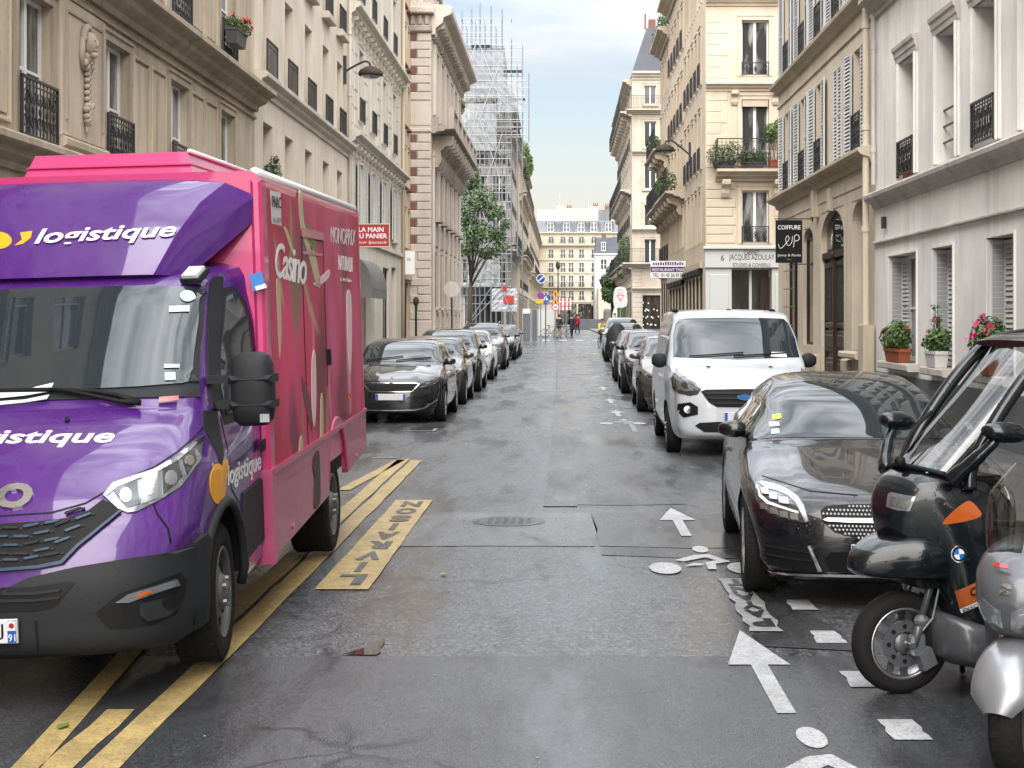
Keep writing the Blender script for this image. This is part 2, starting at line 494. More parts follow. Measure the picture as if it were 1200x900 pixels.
M['awning'] = stone('grey striped awning cloth', (0.17, 0.165, 0.16), 0.3, 0.3, 0.05, 0.8)
# vehicles
M['rubber'] = stone('tyre rubber', (0.014, 0.014, 0.014), 0.6, 0.2, 0.2, 0.8)
M['black_plastic'] = stone('grey black bumper plastic', (0.022, 0.024, 0.027), 0.5, 0.2, 0.12, 0.55)
M['grille_black'] = pm('grille black', (0.006, 0.006, 0.007), 0.6, 0, 0.25)
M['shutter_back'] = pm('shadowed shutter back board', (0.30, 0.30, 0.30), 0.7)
M['chrome'] = pm('chrome', (0.75, 0.76, 0.78), 0.12, 1.0)
M['alloy'] = pm('alloy wheel', (0.42, 0.43, 0.45), 0.28, 0.9)
M['steel_wheel'] = pm('dusty steel wheel', (0.13, 0.125, 0.12), 0.5, 0.5)
M['car_glass'] = glass_dark('car glass', (0.020, 0.027, 0.032), 0.015, 0.65, 1.55)
M['lens'] = pm('headlamp lens', (0.22, 0.24, 0.26), 0.12, 0.5, 0.8, 1.0)
M['lens_dark'] = pm('headlamp dark housing', (0.05, 0.052, 0.056), 0.15, 0.4, 0.8, 1.0)
M['lamp_bowl'] = pm('lamp reflector', (0.45, 0.46, 0.47), 0.22, 0.9)
M['amber'] = pm('amber lens', (0.45, 0.09, 0.008), 0.18, 0, 0.6, 0.7)
M['red_lens'] = pm('red tail lens', (0.35, 0.01, 0.01), 0.15, 0, 0.6, 0.7)
M['plate_white'] = pm('number plate white', (0.62, 0.63, 0.64), 0.4)
M['plate_blue'] = pm('number plate blue', (0.01, 0.07, 0.38), 0.4)
M['violet'] = paint('violet van paint', (0.070, 0.012, 0.165), 0.26, 0.0, 0.8, 0.32)
M['pink'] = paint('pink box paint', (0.50, 0.035, 0.15), 0.32, 0.0, 0.45, 0.2)
M['pink_skirt'] = paint('pink skirt paint', (0.40, 0.055, 0.15), 0.35, 0.0, 0.4, 0.5)
M['yellow_logo'] = pm('yellow film', (0.80, 0.36, 0.01), 0.35)
M['cyan_trim'] = pm('teal blue trim', (0.003, 0.032, 0.072), 0.45)
M['black_car'] = paint('black metallic paint', (0.005, 0.006, 0.009), 0.2, 0.0, 0.6, 0.06, 0.55)
M['black_car2'] = paint('black car paint', (0.012, 0.012, 0.014), 0.18, 0.1, 1.0, 0.08)
M['white_car'] = paint('white van paint', (0.52, 0.56, 0.60), 0.3, 0.0, 0.8, 0.08)
M['silver_car'] = paint('silver car paint', (0.34, 0.35, 0.37), 0.25, 0.6, 1.0, 0.12)
M['grey_car'] = paint('dark grey car paint', (0.055, 0.058, 0.065), 0.22, 0.3, 1.0, 0.12)
M['bronze_car'] = paint('grey brown car paint', (0.10, 0.093, 0.085), 0.22, 0.4, 1.0, 0.12)
M['scooter_blue'] = paint('blue black scooter paint', (0.004, 0.007, 0.010), 0.22, 0.0, 0.5, 0.08, 0.35)
M['scooter_grey'] = paint('dark grey scooter panel', (0.10, 0.105, 0.115), 0.35, 0.3, 0.4, 0.2)
M['scooter_silver'] = paint('silver scooter paint', (0.27, 0.28, 0.30), 0.32, 0.5, 0.5, 0.15)
M['paper'] = pm('white paper', (0.75, 0.80, 0.80), 0.6)
M['mint'] = pm('pale mint sticker', (0.42, 0.70, 0.62), 0.5)
M['lime'] = pm('lime sticker', (0.45, 0.62, 0.05), 0.5)
M['lilac'] = pm('lilac sticker', (0.42, 0.40, 0.65), 0.5)
M['badge_blue'] = pm('badge blue', (0.01, 0.16, 0.50), 0.25)
M['orange_plate'] = pm('orange brown plaque', (0.42, 0.10, 0.02), 0.4)
def clear_screen():
    m = bpy.data.materials.new('clear plastic screen')
    N, L, b = nodes(m)
    b.inputs['Base Color'].default_value = (0.75, 0.76, 0.76, 1); b.inputs['Roughness'].default_value = 0.03
    b.inputs['Transmission Weight'].default_value = 1.0; b.inputs['IOR'].default_value = 1.15
    b.inputs['Specular IOR Level'].default_value = 1.0
    t = N.new('ShaderNodeBsdfTransparent'); t.inputs[0].default_value = (0.55, 0.58, 0.57, 1)
    g = N.new('ShaderNodeBsdfGlossy'); g.inputs['Roughness'].default_value = 0.03
    fr = N.new('ShaderNodeFresnel'); fr.inputs['IOR'].default_value = 1.95
    mx = N.new('ShaderNodeMixShader')
    L.new(fr.outputs[0], mx.inputs[0]); L.new(t.outputs[0], mx.inputs[1]); L.new(g.outputs[0], mx.inputs[2])
    L.new(mx.outputs[0], N['Material Output'].inputs[0])
    return m
M['clear'] = clear_screen()
def asphalt(name, base, patchy=0.35, wet=0.6, coarse=1.0, light=0.0):
    m = bpy.data.materials.new(name)
    N, L, b = nodes(m)
    p = geo(N)
    big = ramp(N, L, noise(N, L, 0.35, 6, 0.6, p, (1.6, 0.5, 1)), ((0.33, 0.0), (0.70, 1.0)))
    med = ramp(N, L, noise(N, L, 3.0, 6, 0.7, p, (1.3, 0.8, 1)), ((0.35, 0.0), (0.75, 1.0)))
    c = mixc(N, L, tuple(q*(1-patchy) for q in base), tuple(q*(1+patchy) for q in base), big)
    c = mixc(N, L, c, tuple(q*1.55 for q in base), sp_scale(N, L, med, 0.35))
    agg = N.new('ShaderNodeTexVoronoi'); agg.inputs['Scale'].default_value = 75/coarse
    L.new(p, agg.inputs['Vector'])
    spk = ramp(N, L, agg.outputs['Color'], ((0.30, 0.0), (0.95, 1.0)))
    c = mixc(N, L, c, (0.33, 0.335, 0.34), sp_scale(N, L, spk, 0.55 if coarse > 1 else 0.25))
    ag2 = N.new('ShaderNodeTexVoronoi'); ag2.inputs['Scale'].default_value = 24/coarse; L.new(p, ag2.inputs['Vector'])
    c = mixc(N, L, c, tuple(q*0.45 for q in base), sp_scale(N, L, ramp(N, L, ag2.outputs['Color'], ((0.45, 0.0), (0.95, 1.0))), 0.5 if coarse > 1 else 0.2))
    pit = ramp(N, L, noise(N, L, 60/coarse, 3, 0.6, p), ((0.36, 1.0), (0.50, 0.0)))
    c = mixc(N, L, c, (0.012, 0.012, 0.013), sp_scale(N, L, pit, 0.75))
    crk = N.new('ShaderNodeTexVoronoi'); crk.feature = 'DISTANCE_TO_EDGE'; crk.inputs['Scale'].default_value = 0.42
    wv = N.new('ShaderNodeVectorMath'); wv.operation = 'MULTIPLY_ADD'
    nn = N.new('ShaderNodeTexNoise'); nn.inputs['Scale'].default_value = 1.6; nn.inputs['Detail'].default_value = 6
    L.new(p, nn.inputs['Vector']); wv.inputs[1].default_value = (1.3, 1.3, 0)
    L.new(nn.outputs['Color'], wv.inputs[0]); L.new(p, wv.inputs[2]); L.new(wv.outputs[0], crk.inputs['Vector'])
    cm = N.new('ShaderNodeMath'); cm.operation = 'MULTIPLY'
    L.new(ramp(N, L, crk.outputs['Distance'], ((0.0, 1.0), (0.018, 0.0))), cm.inputs[0])
    L.new(ramp(N, L, noise(N, L, 0.6, 3, 0.6, p), ((0.46, 0.0), (0.56, 1.0))), cm.inputs[1])
    c = mixc(N, L, c, (0.01, 0.01, 0.01), sp_scale(N, L, cm.outputs[0], 0.8))
    wm = ramp(N, L, noise(N, L, 0.55, 5, 0.6, p, (2.2, 0.45, 1)), ((0.34, 0.0), (0.60, 1.0)))
    c = mixc(N, L, c, (0.02, 0.021, 0.023), sp_scale(N, L, wm, 0.30*wet))
    stn = ramp(N, L, noise(N, L, 0.9, 7, 0.7, p, (1.0, 0.55, 1)), ((0.56, 0.0), (0.70, 1.0)))
    c = mixc(N, L, c, (0.018, 0.018, 0.018), sp_scale(N, L, stn, 0.7))
    lt = ramp(N, L, noise(N, L, 0.45, 6, 0.65, p, (1.4, 0.6, 1)), ((0.55, 0.0), (0.72, 1.0)))
    c = mixc(N, L, c, tuple(min(1, q*2.0) for q in base), sp_scale(N, L, lt, 0.75))
    L.new(c, b.inputs['Base Color'])
    rr = N.new('ShaderNodeMapRange'); rr.inputs['To Min'].default_value = 0.60-0.16*wet; rr.inputs['To Max'].default_value = 0.46-0.32*wet
    L.new(wm, rr.inputs['Value'])
    L.new(rr.outputs[0], b.inputs['Roughness'])
    b.inputs['Specular IOR Level'].default_value = 0.5
    hb = N.new('ShaderNodeMath'); hb.operation = 'SUBTRACT'
    L.new(agg.outputs['Distance'], hb.inputs[0]); L.new(cm.outputs[0], hb.inputs[1])
    bn = bump(N, L, b, hb.outputs[0], 0.5, 0.006)
    br = N.new('ShaderNodeMapRange'); br.inputs['To Min'].default_value = 0.65; br.inputs['To Max'].default_value = 0.10
    L.new(wm, br.inputs['Value']); L.new(br.outputs[0], bn.inputs['Strength'])
    return m
M['asphalt'] = asphalt('rough old asphalt', (0.060, 0.064, 0.070), 0.38, 0.9, 1.3)
M['asphalt_smooth'] = asphalt('smooth newer asphalt', (0.066, 0.070, 0.078), 0.38, 1.1, 0.6)
M['asphalt_pale'] = asphalt('pale patch asphalt', (0.13, 0.136, 0.145), 0.3, 0.9, 0.6)
M['asphalt_mid'] = asphalt('dark lane strip asphalt', (0.036, 0.038, 0.042), 0.35, 1.1, 0.7)
M['asphalt_dark'] = asphalt('dark wet asphalt', (0.030, 0.031, 0.033), 0.30, 0.9, 0.6)
M['pavement'] = asphalt('pavement asphalt', (0.10, 0.10, 0.10), 0.2, 0.5, 0.7)
M['kerb'] = stone('granite kerb', (0.24, 0.235, 0.23), 0.6, 0.3, 0.2, 0.6)
def marking(name, col, wear=0.5):
    m = bpy.data.materials.new(name)
    N, L, b = nodes(m)
    p = geo(N)
    w = ramp(N, L, noise(N, L, 7.0, 8, 0.75, p), ((0.52-0.12*wear, 0.0), (0.66-0.12*wear, 1.0)))
    d = ramp(N, L, noise(N, L, 1.2, 5, 0.6, p), ((0.35, 0.0), (0.7, 1.0)))
    pit = ramp(N, L, noise(N, L, 75, 2, 0.6, p), ((0.38, 1.0), (0.46, 0.0)))
    c = mixc(N, L, col, tuple(q*0.70 for q in col), d)
    c = mixc(N, L, c, tuple(q*0.45 for q in col), sp_scale(N, L, w, wear))
    c = mixc(N, L, c, (0.05, 0.05, 0.05), sp_scale(N, L, pit, 0.55))
    L.new(c, b.inputs['Base Color'])
    b.inputs['Roughness'].default_value = 0.5
    return m
M['mark_white'] = marking('white road paint', (0.50, 0.51, 0.52), 0.5)
M['mark_white_worn'] = marking('worn white road paint', (0.34, 0.345, 0.345), 0.8)
M['mark_yellow'] = marking('yellow road paint', (0.52, 0.38, 0.15), 0.55)
def livery():
    """printed photo film on the box: red radishes, dark leaf shadows, pale stems, silvery sheen"""
    m = bpy.data.materials.new('printed vegetable film')
    N, L, b = nodes(m)
    tc = N.new('ShaderNodeTexCoord').outputs['Object']
    nz = N.new('ShaderNodeTexNoise'); nz.inputs['Scale'].default_value = 2.2; nz.inputs['Detail'].default_value = 3
    L.new(tc, nz.inputs['Vector'])
    wv = N.new('ShaderNodeVectorMath'); wv.operation = 'MULTIPLY_ADD'; wv.inputs[1].default_value = (0, 0.30, 0.30)
    L.new(nz.outputs['Color'], wv.inputs[0]); L.new(tc, wv.inputs[2])
    def blob(cy, cz, ry, rz, ang, soft):
        mp = N.new('ShaderNodeMapping'); mp.vector_type = 'TEXTURE'
        mp.inputs['Location'].default_value = (0.004, cy+0.15, cz+0.15); mp.inputs['Rotation'].default_value = (ang, 0, 0); mp.inputs['Scale'].default_value = (50, ry, rz)
        L.new(wv.outputs[0], mp.inputs[0])
        ln = N.new('ShaderNodeVectorMath'); ln.operation = 'LENGTH'; L.new(mp.outputs[0], ln.inputs[0])
        return ramp(N, L, ln.outputs['Value'], ((max(0, 1-soft), 1.0), (1.0, 0.0)))
    big = noise(N, L, 1.2, 3, 0.5, tc, (1, 1, 0.7))
    c = mixc(N, L, (0.42, 0.022, 0.065), (0.54, 0.075, 0.17), ramp(N, L, big, ((0.40, 0.0), (0.62, 1.0))))
    for col, k, args in (
        ((0.09, 0.05, 0.035), 0.6, (1.25, 1.35, 0.55, 0.42, 0.2, 0.7)), ((0.07, 0.04, 0.035), 0.55, (3.35, 1.35, 0.30, 0.55, 0.1, 0.7)),
        ((0.06, 0.028, 0.03), 0.7, (0.75, 0.20, 0.22, 0.60, 0.35, 0.6)), ((0.05, 0.03, 0.03), 0.7, (1.95, 0.45, 0.30, 0.75, -0.30, 0.6)),
        ((0.06, 0.035, 0.04), 0.65, (3.0, 0.20, 0.45, 0.45, 0.2, 0.6)), ((0.68, 0.05, 0.16), 0.9, (0.55, 0.75, 0.50, 0.55, 0.3, 0.6)),
        ((0.62, 0.03, 0.10), 0.9, (1.35, 0.60, 0.40, 0.60, -0.2, 0.5)), ((0.60, 0.10, 0.28), 0.8, (2.6, 0.75, 0.40, 0.55, 0.1, 0.7)),
        ((0.62, 0.36, 0.48), 0.7, (1.62, 0.55, 0.10, 0.50, -0.15, 0.8)), ((0.62, 0.40, 0.52), 0.7, (3.45, 0.55, 0.13, 0.75, 0.08, 0.8)), ((0.55, 0.30, 0.40), 0.6, (2.35, 0.35, 0.08, 0.45, 0.1, 0.8)),
        ((0.30, 0.26, 0.12), 0.9, (0.85, 1.45, 0.07, 0.42, -0.25, 0.5)), ((0.42, 0.34, 0.20), 0.9, (0.42, 1.20, 0.05, 0.34, 0.5, 0.5)), ((0.40, 0.32, 0.18), 0.85, (1.55, 0.98, 0.06, 0.45, 1.15, 0.5)),
        ((0.24, 0.22, 0.10), 0.85, (1.05, 0.10, 0.05, 0.40, -0.2, 0.5)), ((0.30, 0.25, 0.12), 0.85, (2.15, 0.05, 0.06, 0.45, -0.35, 0.5)), ((0.16, 0.16, 0.07), 0.85, (0.95, 1.05, 0.20, 0.30, 0.2, 0.6))):
        c = mixc(N, L, c, col, sp_scale(N, L, blob(*args), k))
    L.new(c, b.inputs['Base Color'])
    b.inputs['Roughness'].default_value = 0.5; b.inputs['Specular IOR Level'].default_value = 0.25
    return m
M['livery'] = livery()
# ------------------------------------------------------------------ ground, road, pavements
def sheet(name, xs, ys, zoff, mat, kind='structure', zf=gz):
    mb = MB()
    vs = [(x, y, zf(y)+zoff) for y in ys for x in xs]
    n = len(xs)
    mb.add(vs, [(j*n+i, j*n+i+1, (j+1)*n+i+1, (j+1)*n+i) for j in range(len(ys)-1) for i in range(n-1)])
    return tag(mb.build(name, mat), kind=kind)
def frange(a, b, st):
    n = max(1, int(math.ceil((b-a)/st)))
    return [a+(b-a)*i/n for i in range(n+1)]
g = MB().quad((-3000,-3000,-0.6),(3000,-3000,-0.6),(3000,3000,-0.6),(-3000,3000,-0.6))
tag(g.build('ground', M['pavement']), kind='structure')
sheet('road', [-90, -20, -8, -4, 0, 4, 8, 20, 90], [-14, 20, 60]+frange(85, 145, 5)+[200, 300, 420], 0, M['asphalt'])
sheet('road_resurfacing', [-4.0, -1.2, 0, 1.2, 3.35], [-10, 4, 8.37], 0.004, M['asphalt_smooth'])
def wob(pts, name, mat, z=0.004, kind='structure'):     # irregular flat patch
    mb = MB(); mb.add([(x, y, gz(y)+z) for x, y in pts], [tuple(range(len(pts)))])
    return tag(mb.build(name, mat), kind=kind)
wob([(-1.75,12.38),(-0.6,12.42),(0.25,12.40),(0.3,13.4),(0.26,14.5),(-0.5,14.55),(-1.25,14.52)], 'road_patch', M['asphalt_pale'])
wob([(0.3,12.42),(1.0,12.30),(2.0,12.36),(3.3,12.4),(3.3,14.4),(1.8,14.35),(0.9,14.45),(0.26,14.5)], 'road_patch', M['asphalt_smooth'])
wob([(-0.17,15.2),(0.55,15.1),(1.22,15.2),(1.2,40),(1.25,94),(-0.30,94),(-0.22,50),(-0.14,30)], 'road_patch', M['asphalt_smooth'])
r_ = random.Random(3)
wob([(-0.18+r_.uniform(-.03,.03), 15.0+k*2.2) for k in range(36)]+[(0.20+r_.uniform(-.09,.09)+0.002*k, 15.0+k*2.2) for k in range(35,-1,-1)], 'road_patch', M['asphalt_mid'], 0.007)
wob([(-1.0,38.0),(-0.25,38.2),(-0.27,47.5),(-1.05,47.0)], 'road_patch', M['asphalt_pale'])
wob([(0.30,11.95),(1.1,11.75),(1.7,11.85),(1.68,12.28),(1.0,12.20),(0.32,12.36)], 'road_patch', M['asphalt_dark'])
mb = MB(); mb.lathe([(0.0,0.012),(0.28,0.012),(0.30,0.008),(0.33,0.008),(0.33,0.0)], (-0.49,13.9,0.0), n=28)
for k in range(6):
    for j in range(6): mb.box(-0.49-0.19+0.07*k, -0.49-0.15+0.07*k, 13.9-0.19+0.07*j, 13.9-0.15+0.07*j, 0.011, 0.0145)
tag(mb.build('manhole_cover', M['asphalt_dark']), 'dark round manhole cover in the pale strip of asphalt', 'manhole')
def puddle_mat():
    m = bpy.data.materials.new('puddle water')
    N, L, b = nodes(m)
    b.inputs['Base Color'].default_value = (0.02, 0.016, 0.015, 1); b.inputs['Roughness'].default_value = 0.03
    b.inputs['Specular IOR Level'].default_value = 0.6
    return m
M['puddle'] = puddle_mat()
wob([(-1.21,8.40),(-1.10,8.385),(-1.02,8.39),(-1.005,8.46),(-1.02,8.58),(-1.01,8.70),(-1.03,8.82),(-1.05,8.74),(-1.07,8.66),(-1.09,8.68),(-1.105,8.56),(-1.14,8.52),(-1.17,8.46)], 'puddle', M['puddle'], 0.009)
def pavement(name, x0, x1, y0, y1, kerb_side):
    kx = x1 if kerb_side > 0 else x0
    ys = frange(y0, y1, 6)
    mb = MB()
    for a, b in zip(ys[:-1], ys[1:]):
        za, zb = gz(a)+0.12, gz(b)+0.12
        xa, xb = (x0, x1-0.2) if kerb_side > 0 else (x0+0.2, x1)
        mb.quad((xa,a,za),(xb,a,za),(xb,b,zb),(xa,b,zb))
    mb.quad((x0,y1,gz(y1)+0.12),(x1,y1,gz(y1)+0.12),(x1,y1,-0.1),(x0,y1,-0.1)); mb.quad((x0,y0,gz(y0)+0.12),(x1,y0,gz(y0)+0.12),(x1,y0,-0.1),(x0,y0,-0.1))
    o = tag(mb.build(name, M['pavement']), kind='structure')
    st = MB().cbox(0, 0.992, 0, 0.2, 0, 0.32, 0.012).mesh('kerb_stone', M['kerb'])
    y = y0; n = 0
    while y < y1-0.9 and n < 290:              # granite kerb stones, each a piece
        if kerb_side > 0: inst('kerb_stone', st, o, (kx, y, gz(y)-0.195), (0,0,pi/2))
        else: inst('kerb_stone', st, o, (kx, y+0.995, gz(y)-0.195), (0,0,-pi/2))
        y += 1.0; n += 1
    return o
pavement('pavement', -7.0, -4.02, -6, 97, 1)
pavement('pavement', 3.38, 5.8, -6, 97, -1)
pavement('pavement', -4.65, -3.2, 124.5, 240, 1)
pavement('pavement', 3.1, 4.8, 107.0, 240, -1)

# ------------------------------------------------------------------ facade kit  (local x along the wall, -y outward, z up)
_mc = {}
def cached(key, fn):
    if key not in _mc: _mc[key] = fn()
    return _mc[key]
def wall(root, W, H, ops, mat, depth=8.0, name='wall', z0=0.0, x0=0.0, rev=0.30, roof=True, sides=True):
    xs = sorted(set([x0, W] + [round(v,3) for o in ops for v in o[:2]])); zs = sorted(set([z0, H] + [round(v,3) for o in ops for v in o[2:4]]))
    idx = {}; mb = MB()
    def vid(x, z):
        if (x, z) not in idx:
            idx[(x, z)] = len(mb.v); mb.v.append((x, 0.0, z))
        return idx[(x, z)]
    for i in range(len(xs)-1):
        for j in range(len(zs)-1):
            cx, cz = (xs[i]+xs[i+1])/2, (zs[j]+zs[j+1])/2
            if any(o[0] < cx < o[1] and o[2] < cz < o[3] for o in ops): continue
            mb.f.append((vid(xs[i],zs[j]), vid(xs[i+1],zs[j]), vid(xs[i+1],zs[j+1]), vid(xs[i],zs[j+1]))); mb.m.append(0)
    for o in ops:
        a, b, c, d = o[:4]; r = o[4] if len(o) > 4 else rev
        mb.quad((a,0,c),(a,r,c),(a,r,d),(a,0,d)); mb.quad((b,0,c),(b,0,d),(b,r,d),(b,r,c))
        mb.quad((a,0,d),(a,r,d),(b,r,d),(b,0,d)); mb.quad((a,0,c),(b,0,c),(b,r,c),(a,r,c))
    if sides:
        mb.quad((x0,0,z0),(x0,0,H),(x0,depth,H),(x0,depth,z0)); mb.quad((W,0,z0),(W,depth,z0),(W,depth,H),(W,0,H))
        mb.quad((x0,depth,z0),(x0,depth,H),(W,depth,H),(W,depth,z0))
    if roof: mb.quad((x0,0,H),(W,0,H),(W,depth,H),(x0,depth,H))
    return mb.build(name, mat, root)
def win_meshes(w, h, style):
    def mk():
        fr = MB(); t = 0.055; d = 0.07
        fr.box(0,t,0,d,0,h); fr.box(w-t,w,0,d,0,h); fr.box(t,w-t,0,d,h-t,h); fr.box(t,w-t,0,d,0,t*1.3)
        panes = []
        if style == 'two':                       # two leaves with one cross bar each
            fr.box(w/2-0.05,w/2+0.05,-0.012,d-0.002,t*1.3,h-t)
            zb = h*0.5
            for a, b in ((t, w/2-0.05), (w/2+0.05, w-t)):
                fr.box(a,b,0.006,d-0.01,zb-0.02,zb+0.02)
                panes.append((a,b,t*1.3,h-t))
        elif style == 'three':
            fr.box(w/2-0.05,w/2+0.05,-0.012,d-0.002,t*1.3,h-t)
            for a, b in ((t, w/2-0.05), (w/2+0.05, w-t)):
                for q in (0.36, 0.68): fr.box(a,b,0.006,d-0.01,h*q-0.018,h*q+0.018)
                panes.append((a,b,t*1.3,h-t))
        elif style == 'plain':
            fr.box(w/2-0.05,w/2+0.05,-0.012,d-0.002,t*1.3,h-t)
            panes = [(t,w/2-0.05,t*1.3,h-t),(w/2+0.05,w-t,t*1.3,h-t)]
        else:
            panes = [(t,w-t,t*1.3,h-t)]
        pm_ = []
        for a, b, c, e in panes:
            pm_.append(((a,0.035,c), MB().box(0,b-a,0,0.012,0,e-c)))
        return fr, pm_
    return mk
def window(root, x, z, w, h, y=0.2, style='two', frame='white_wood', glass='pane', name='window'):
    key = (round(w,3), round(h,3), style, frame, glass)
    def mk():
        fr, ps = win_meshes(w, h, style)()
        return fr.mesh('window', M[frame]), [(o, p.mesh('pane', M[glass])) for o, p in ps]
    fm, ps = cached(key, mk)
    o = inst(name, fm, root, (x, y, z))
    for off, p in ps: inst('pane', p, o, off)
    return o
def railing_mesh(w, h, style, mat='iron'):
    def mk():
        mb = MB()
        mb.box(0,w,-0.02,0.02,h-0.035,h); mb.box(0,w,-0.015,0.015,0.03,0.055)
        mb.box(0,0.03,-0.02,0.02,0,h); mb.box(w-0.03,w,-0.02,0.02,0,h)
        if style == 'bars':
            n = max(3, int(w/0.115))
            for i in range(1, n): mb.box(w*i/n-0.008,w*i/n+0.008,-0.008,0.008,0.05,h-0.03)
            mb.box(0.03,w-0.03,-0.012,0.012,h*0.80,h*0.80+0.02)
        else:                                    # cast scroll work
            n = max(2, int(w/0.26)); cw = (w-0.06)/n
            for i in range(n):
                cx = 0.03+cw*(i+0.5)
                mb.box(cx-cw/2-0.006,cx-cw/2+0.006,-0.008,0.008,0.05,h-0.03)
                for sz, zc in ((1, h*0.30), (-1, h*0.66)):
                    for sx in (-1, 1):
                        pts = []
                        for k in range(11):
                            a = -0.5*pi+sz*sx*0 + k*1.75*pi/10
                            r = cw*0.23*(1-0.06*k)
                            pts.append((cx+sx*(cw*0.22+r*cos(a)*0.9-cw*0.05), 0, zc+sz*r*sin(a)*1.5))
                        mb.tube(pts, 0.009, 4, caps=False)
                mb.tube([(cx,0,0.05),(cx,0,h-0.03)], 0.009, 4, caps=False)
                mb.ball((cx,0,h*0.48), (0.035,0.02,0.06), 6, 4)
            mb.box(0.03,w-0.03,-0.01,0.01,h*0.86,h*0.86+0.015)
        return mb.mesh('railing', M[mat])
    return cached(('rail', round(w,3), round(h,3), style, mat), mk)
def railing(root, x, z, w, h=0.85, y=-0.08, style='scroll', name='railing'):
    return inst(name, railing_mesh(w, h, style), root, (x, y, z))
def shutter_mesh(w, h, mat='shutter'):
    def mk():
        mb = MB(); t = 0.055
        mb.box(0,t,0,0.035,0,h); mb.box(w-t,w,0,0.035,0,h)
        for z in (0, h*0.5-t/2, h-t): mb.box(t,w-t,0,0.035,z,z+t)
        n = int(h/0.075)
        for i in range(n):
            z = 0.03+(h-0.06)*i/n
            if abs(z-h*0.5) < 0.05: continue
            mb.add(((t,0.004,z),(w-t,0.004,z),(w-t,0.032,z+0.055),(t,0.032,z+0.055),(t,0.010,z-0.006),(w-t,0.010,z-0.006),(w-t,0.038,z+0.049),(t,0.038,z+0.049)),
                   ((0,1,2,3),(7,6,5,4),(0,4,5,1),(3,2,6,7)))
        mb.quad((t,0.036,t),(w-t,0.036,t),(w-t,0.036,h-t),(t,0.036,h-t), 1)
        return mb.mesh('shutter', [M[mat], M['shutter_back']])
    return cached(('shut', round(w,3), round(h,3), mat), mk)
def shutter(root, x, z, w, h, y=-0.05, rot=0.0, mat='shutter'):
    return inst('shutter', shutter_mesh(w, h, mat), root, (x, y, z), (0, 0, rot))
def moulding(root, x0, x1, prof, mat, name='cornice', xoff=0):
    """profile [(out, z), ...] (out >= 0 towards the street) run along the wall, ends mitred square"""
    mb = MB(); n = len(prof)
    mb.add([(x, -o, z) for x in (x0, x1) for o, z in prof],
           [tuple(range(n)), tuple(range(2*n-1, n-1, -1))] + [(i, (i+1) % n, n+(i+1) % n, n+i) for i in range(n)])
    return mb.build(name, mat, root)
def cornice_prof(z0, z1, out):
    h = z1-z0
    return [(-0.02,z0),(out*0.18,z0),(out*0.22,z0+h*0.22),(out*0.55,z0+h*0.40),(out*0.60,z0+h*0.58),(out*0.92,z0+h*0.68),(out,z0+h*0.74),(out,z0+h*0.93),(out*0.9,z1),(-0.02,z1+0.03)]
def band_prof(z0, z1, out): return [(-0.02,z0),(out,z0+0.01),(out,z1-0.015),(out*0.7,z1),(-0.02,z1+0.005)]
def surround(root, x0, x1, z0, z1, mat, t=0.14, out=0.05, name='architrave', top=True):
    mb = MB()
    mb.box(x0-t,x0,-out,0.0,z0,z1+t); mb.box(x1,x1+t,-out,0.0,z0,z1+t); mb.box(x0,x1,-out,0.0,z1,z1+t)
    mb.box(x0-t-0.02,x1+t+0.02,-out-0.03,0,z1+t,z1+t+0.05)
    return mb.build(name, mat, root)
def sill(root, x0, x1, z, mat, out=0.12, h=0.09, name='sill'):
    return MB().cbox(x0-0.1,x1+0.1,-out,0.05,z-h,z,0.02).build(name, mat, root)
def panel(root, x0, x1, z0, z1, mat, t=0.07, out=0.035, name='panel'):
    mb = MB()
    for a, b, c, d in ((x0,x0+t,z0,z1),(x1-t,x1,z0,z1),(x0+t,x1-t,z0,z0+t),(x0+t,x1-t,z1-t,z1)): mb.cbox(a,b,-out,0,c,d,0.012)
    mb.box(x0+t*1.9,x1-t*1.9,-out*0.6,0,z0+t*1.9,z1-t*1.9)
    return mb.build(name, mat, root)
def scroll_console(root, x, z, w, h, out, mat, name='console'):
    pts = [(0,z-h),(out*0.25,z-h),(out*0.42,z-h*0.75),(out*0.36,z-h*0.5),(out*0.6,z-h*0.34),(out*0.95,z-h*0.28),(out,z-h*0.1),(out,z),(0,z)]
    key = ('cons', w, h, out, mat.name)
    def mk():
        mb = MB(); p0 = [(o, zz-z) for o, zz in pts]
        mb.prism(p0, lambda u, v, d: (d, -u, v), 0, w)
        mb.cyl((-0.015,-out*0.80,-h*0.20),(w+0.015,-out*0.80,-h*0.20), h*0.13, 10)
        mb.cyl((-0.015,-out*0.22,-h*0.80),(w+0.015,-out*0.22,-h*0.80), h*0.11, 10)
        return mb.mesh('console', mat)
    return inst(name, cached(key, mk), root, (x, 0, z))
def block_mesh(w, h, d, mat, c=0.02):
    return cached(('blk', round(w,3), round(h,3), round(d,3), mat.name), lambda: MB().cbox(0,w,-d,0.03,0,h,c).mesh('stone', mat))
def course(root, x0, x1, z0, h, mat, out=0.035, gap=0.02, lengths=(0.9,), name='stone'):
    x = x0; i = 0
    while x < x1-0.05:
        L = min(lengths[i % len(lengths)], x1-x)
        if x1-x-L < 0.25: L = x1-x
        inst(name, block_mesh(L-gap, h-gap, out, mat), root, (x+gap/2, 0, z0+gap/2))
        x += L; i += 1
def building(name, label, loc, rotz, cat='building'):
    return thing(name, label, cat, loc, (0,0,rotz))
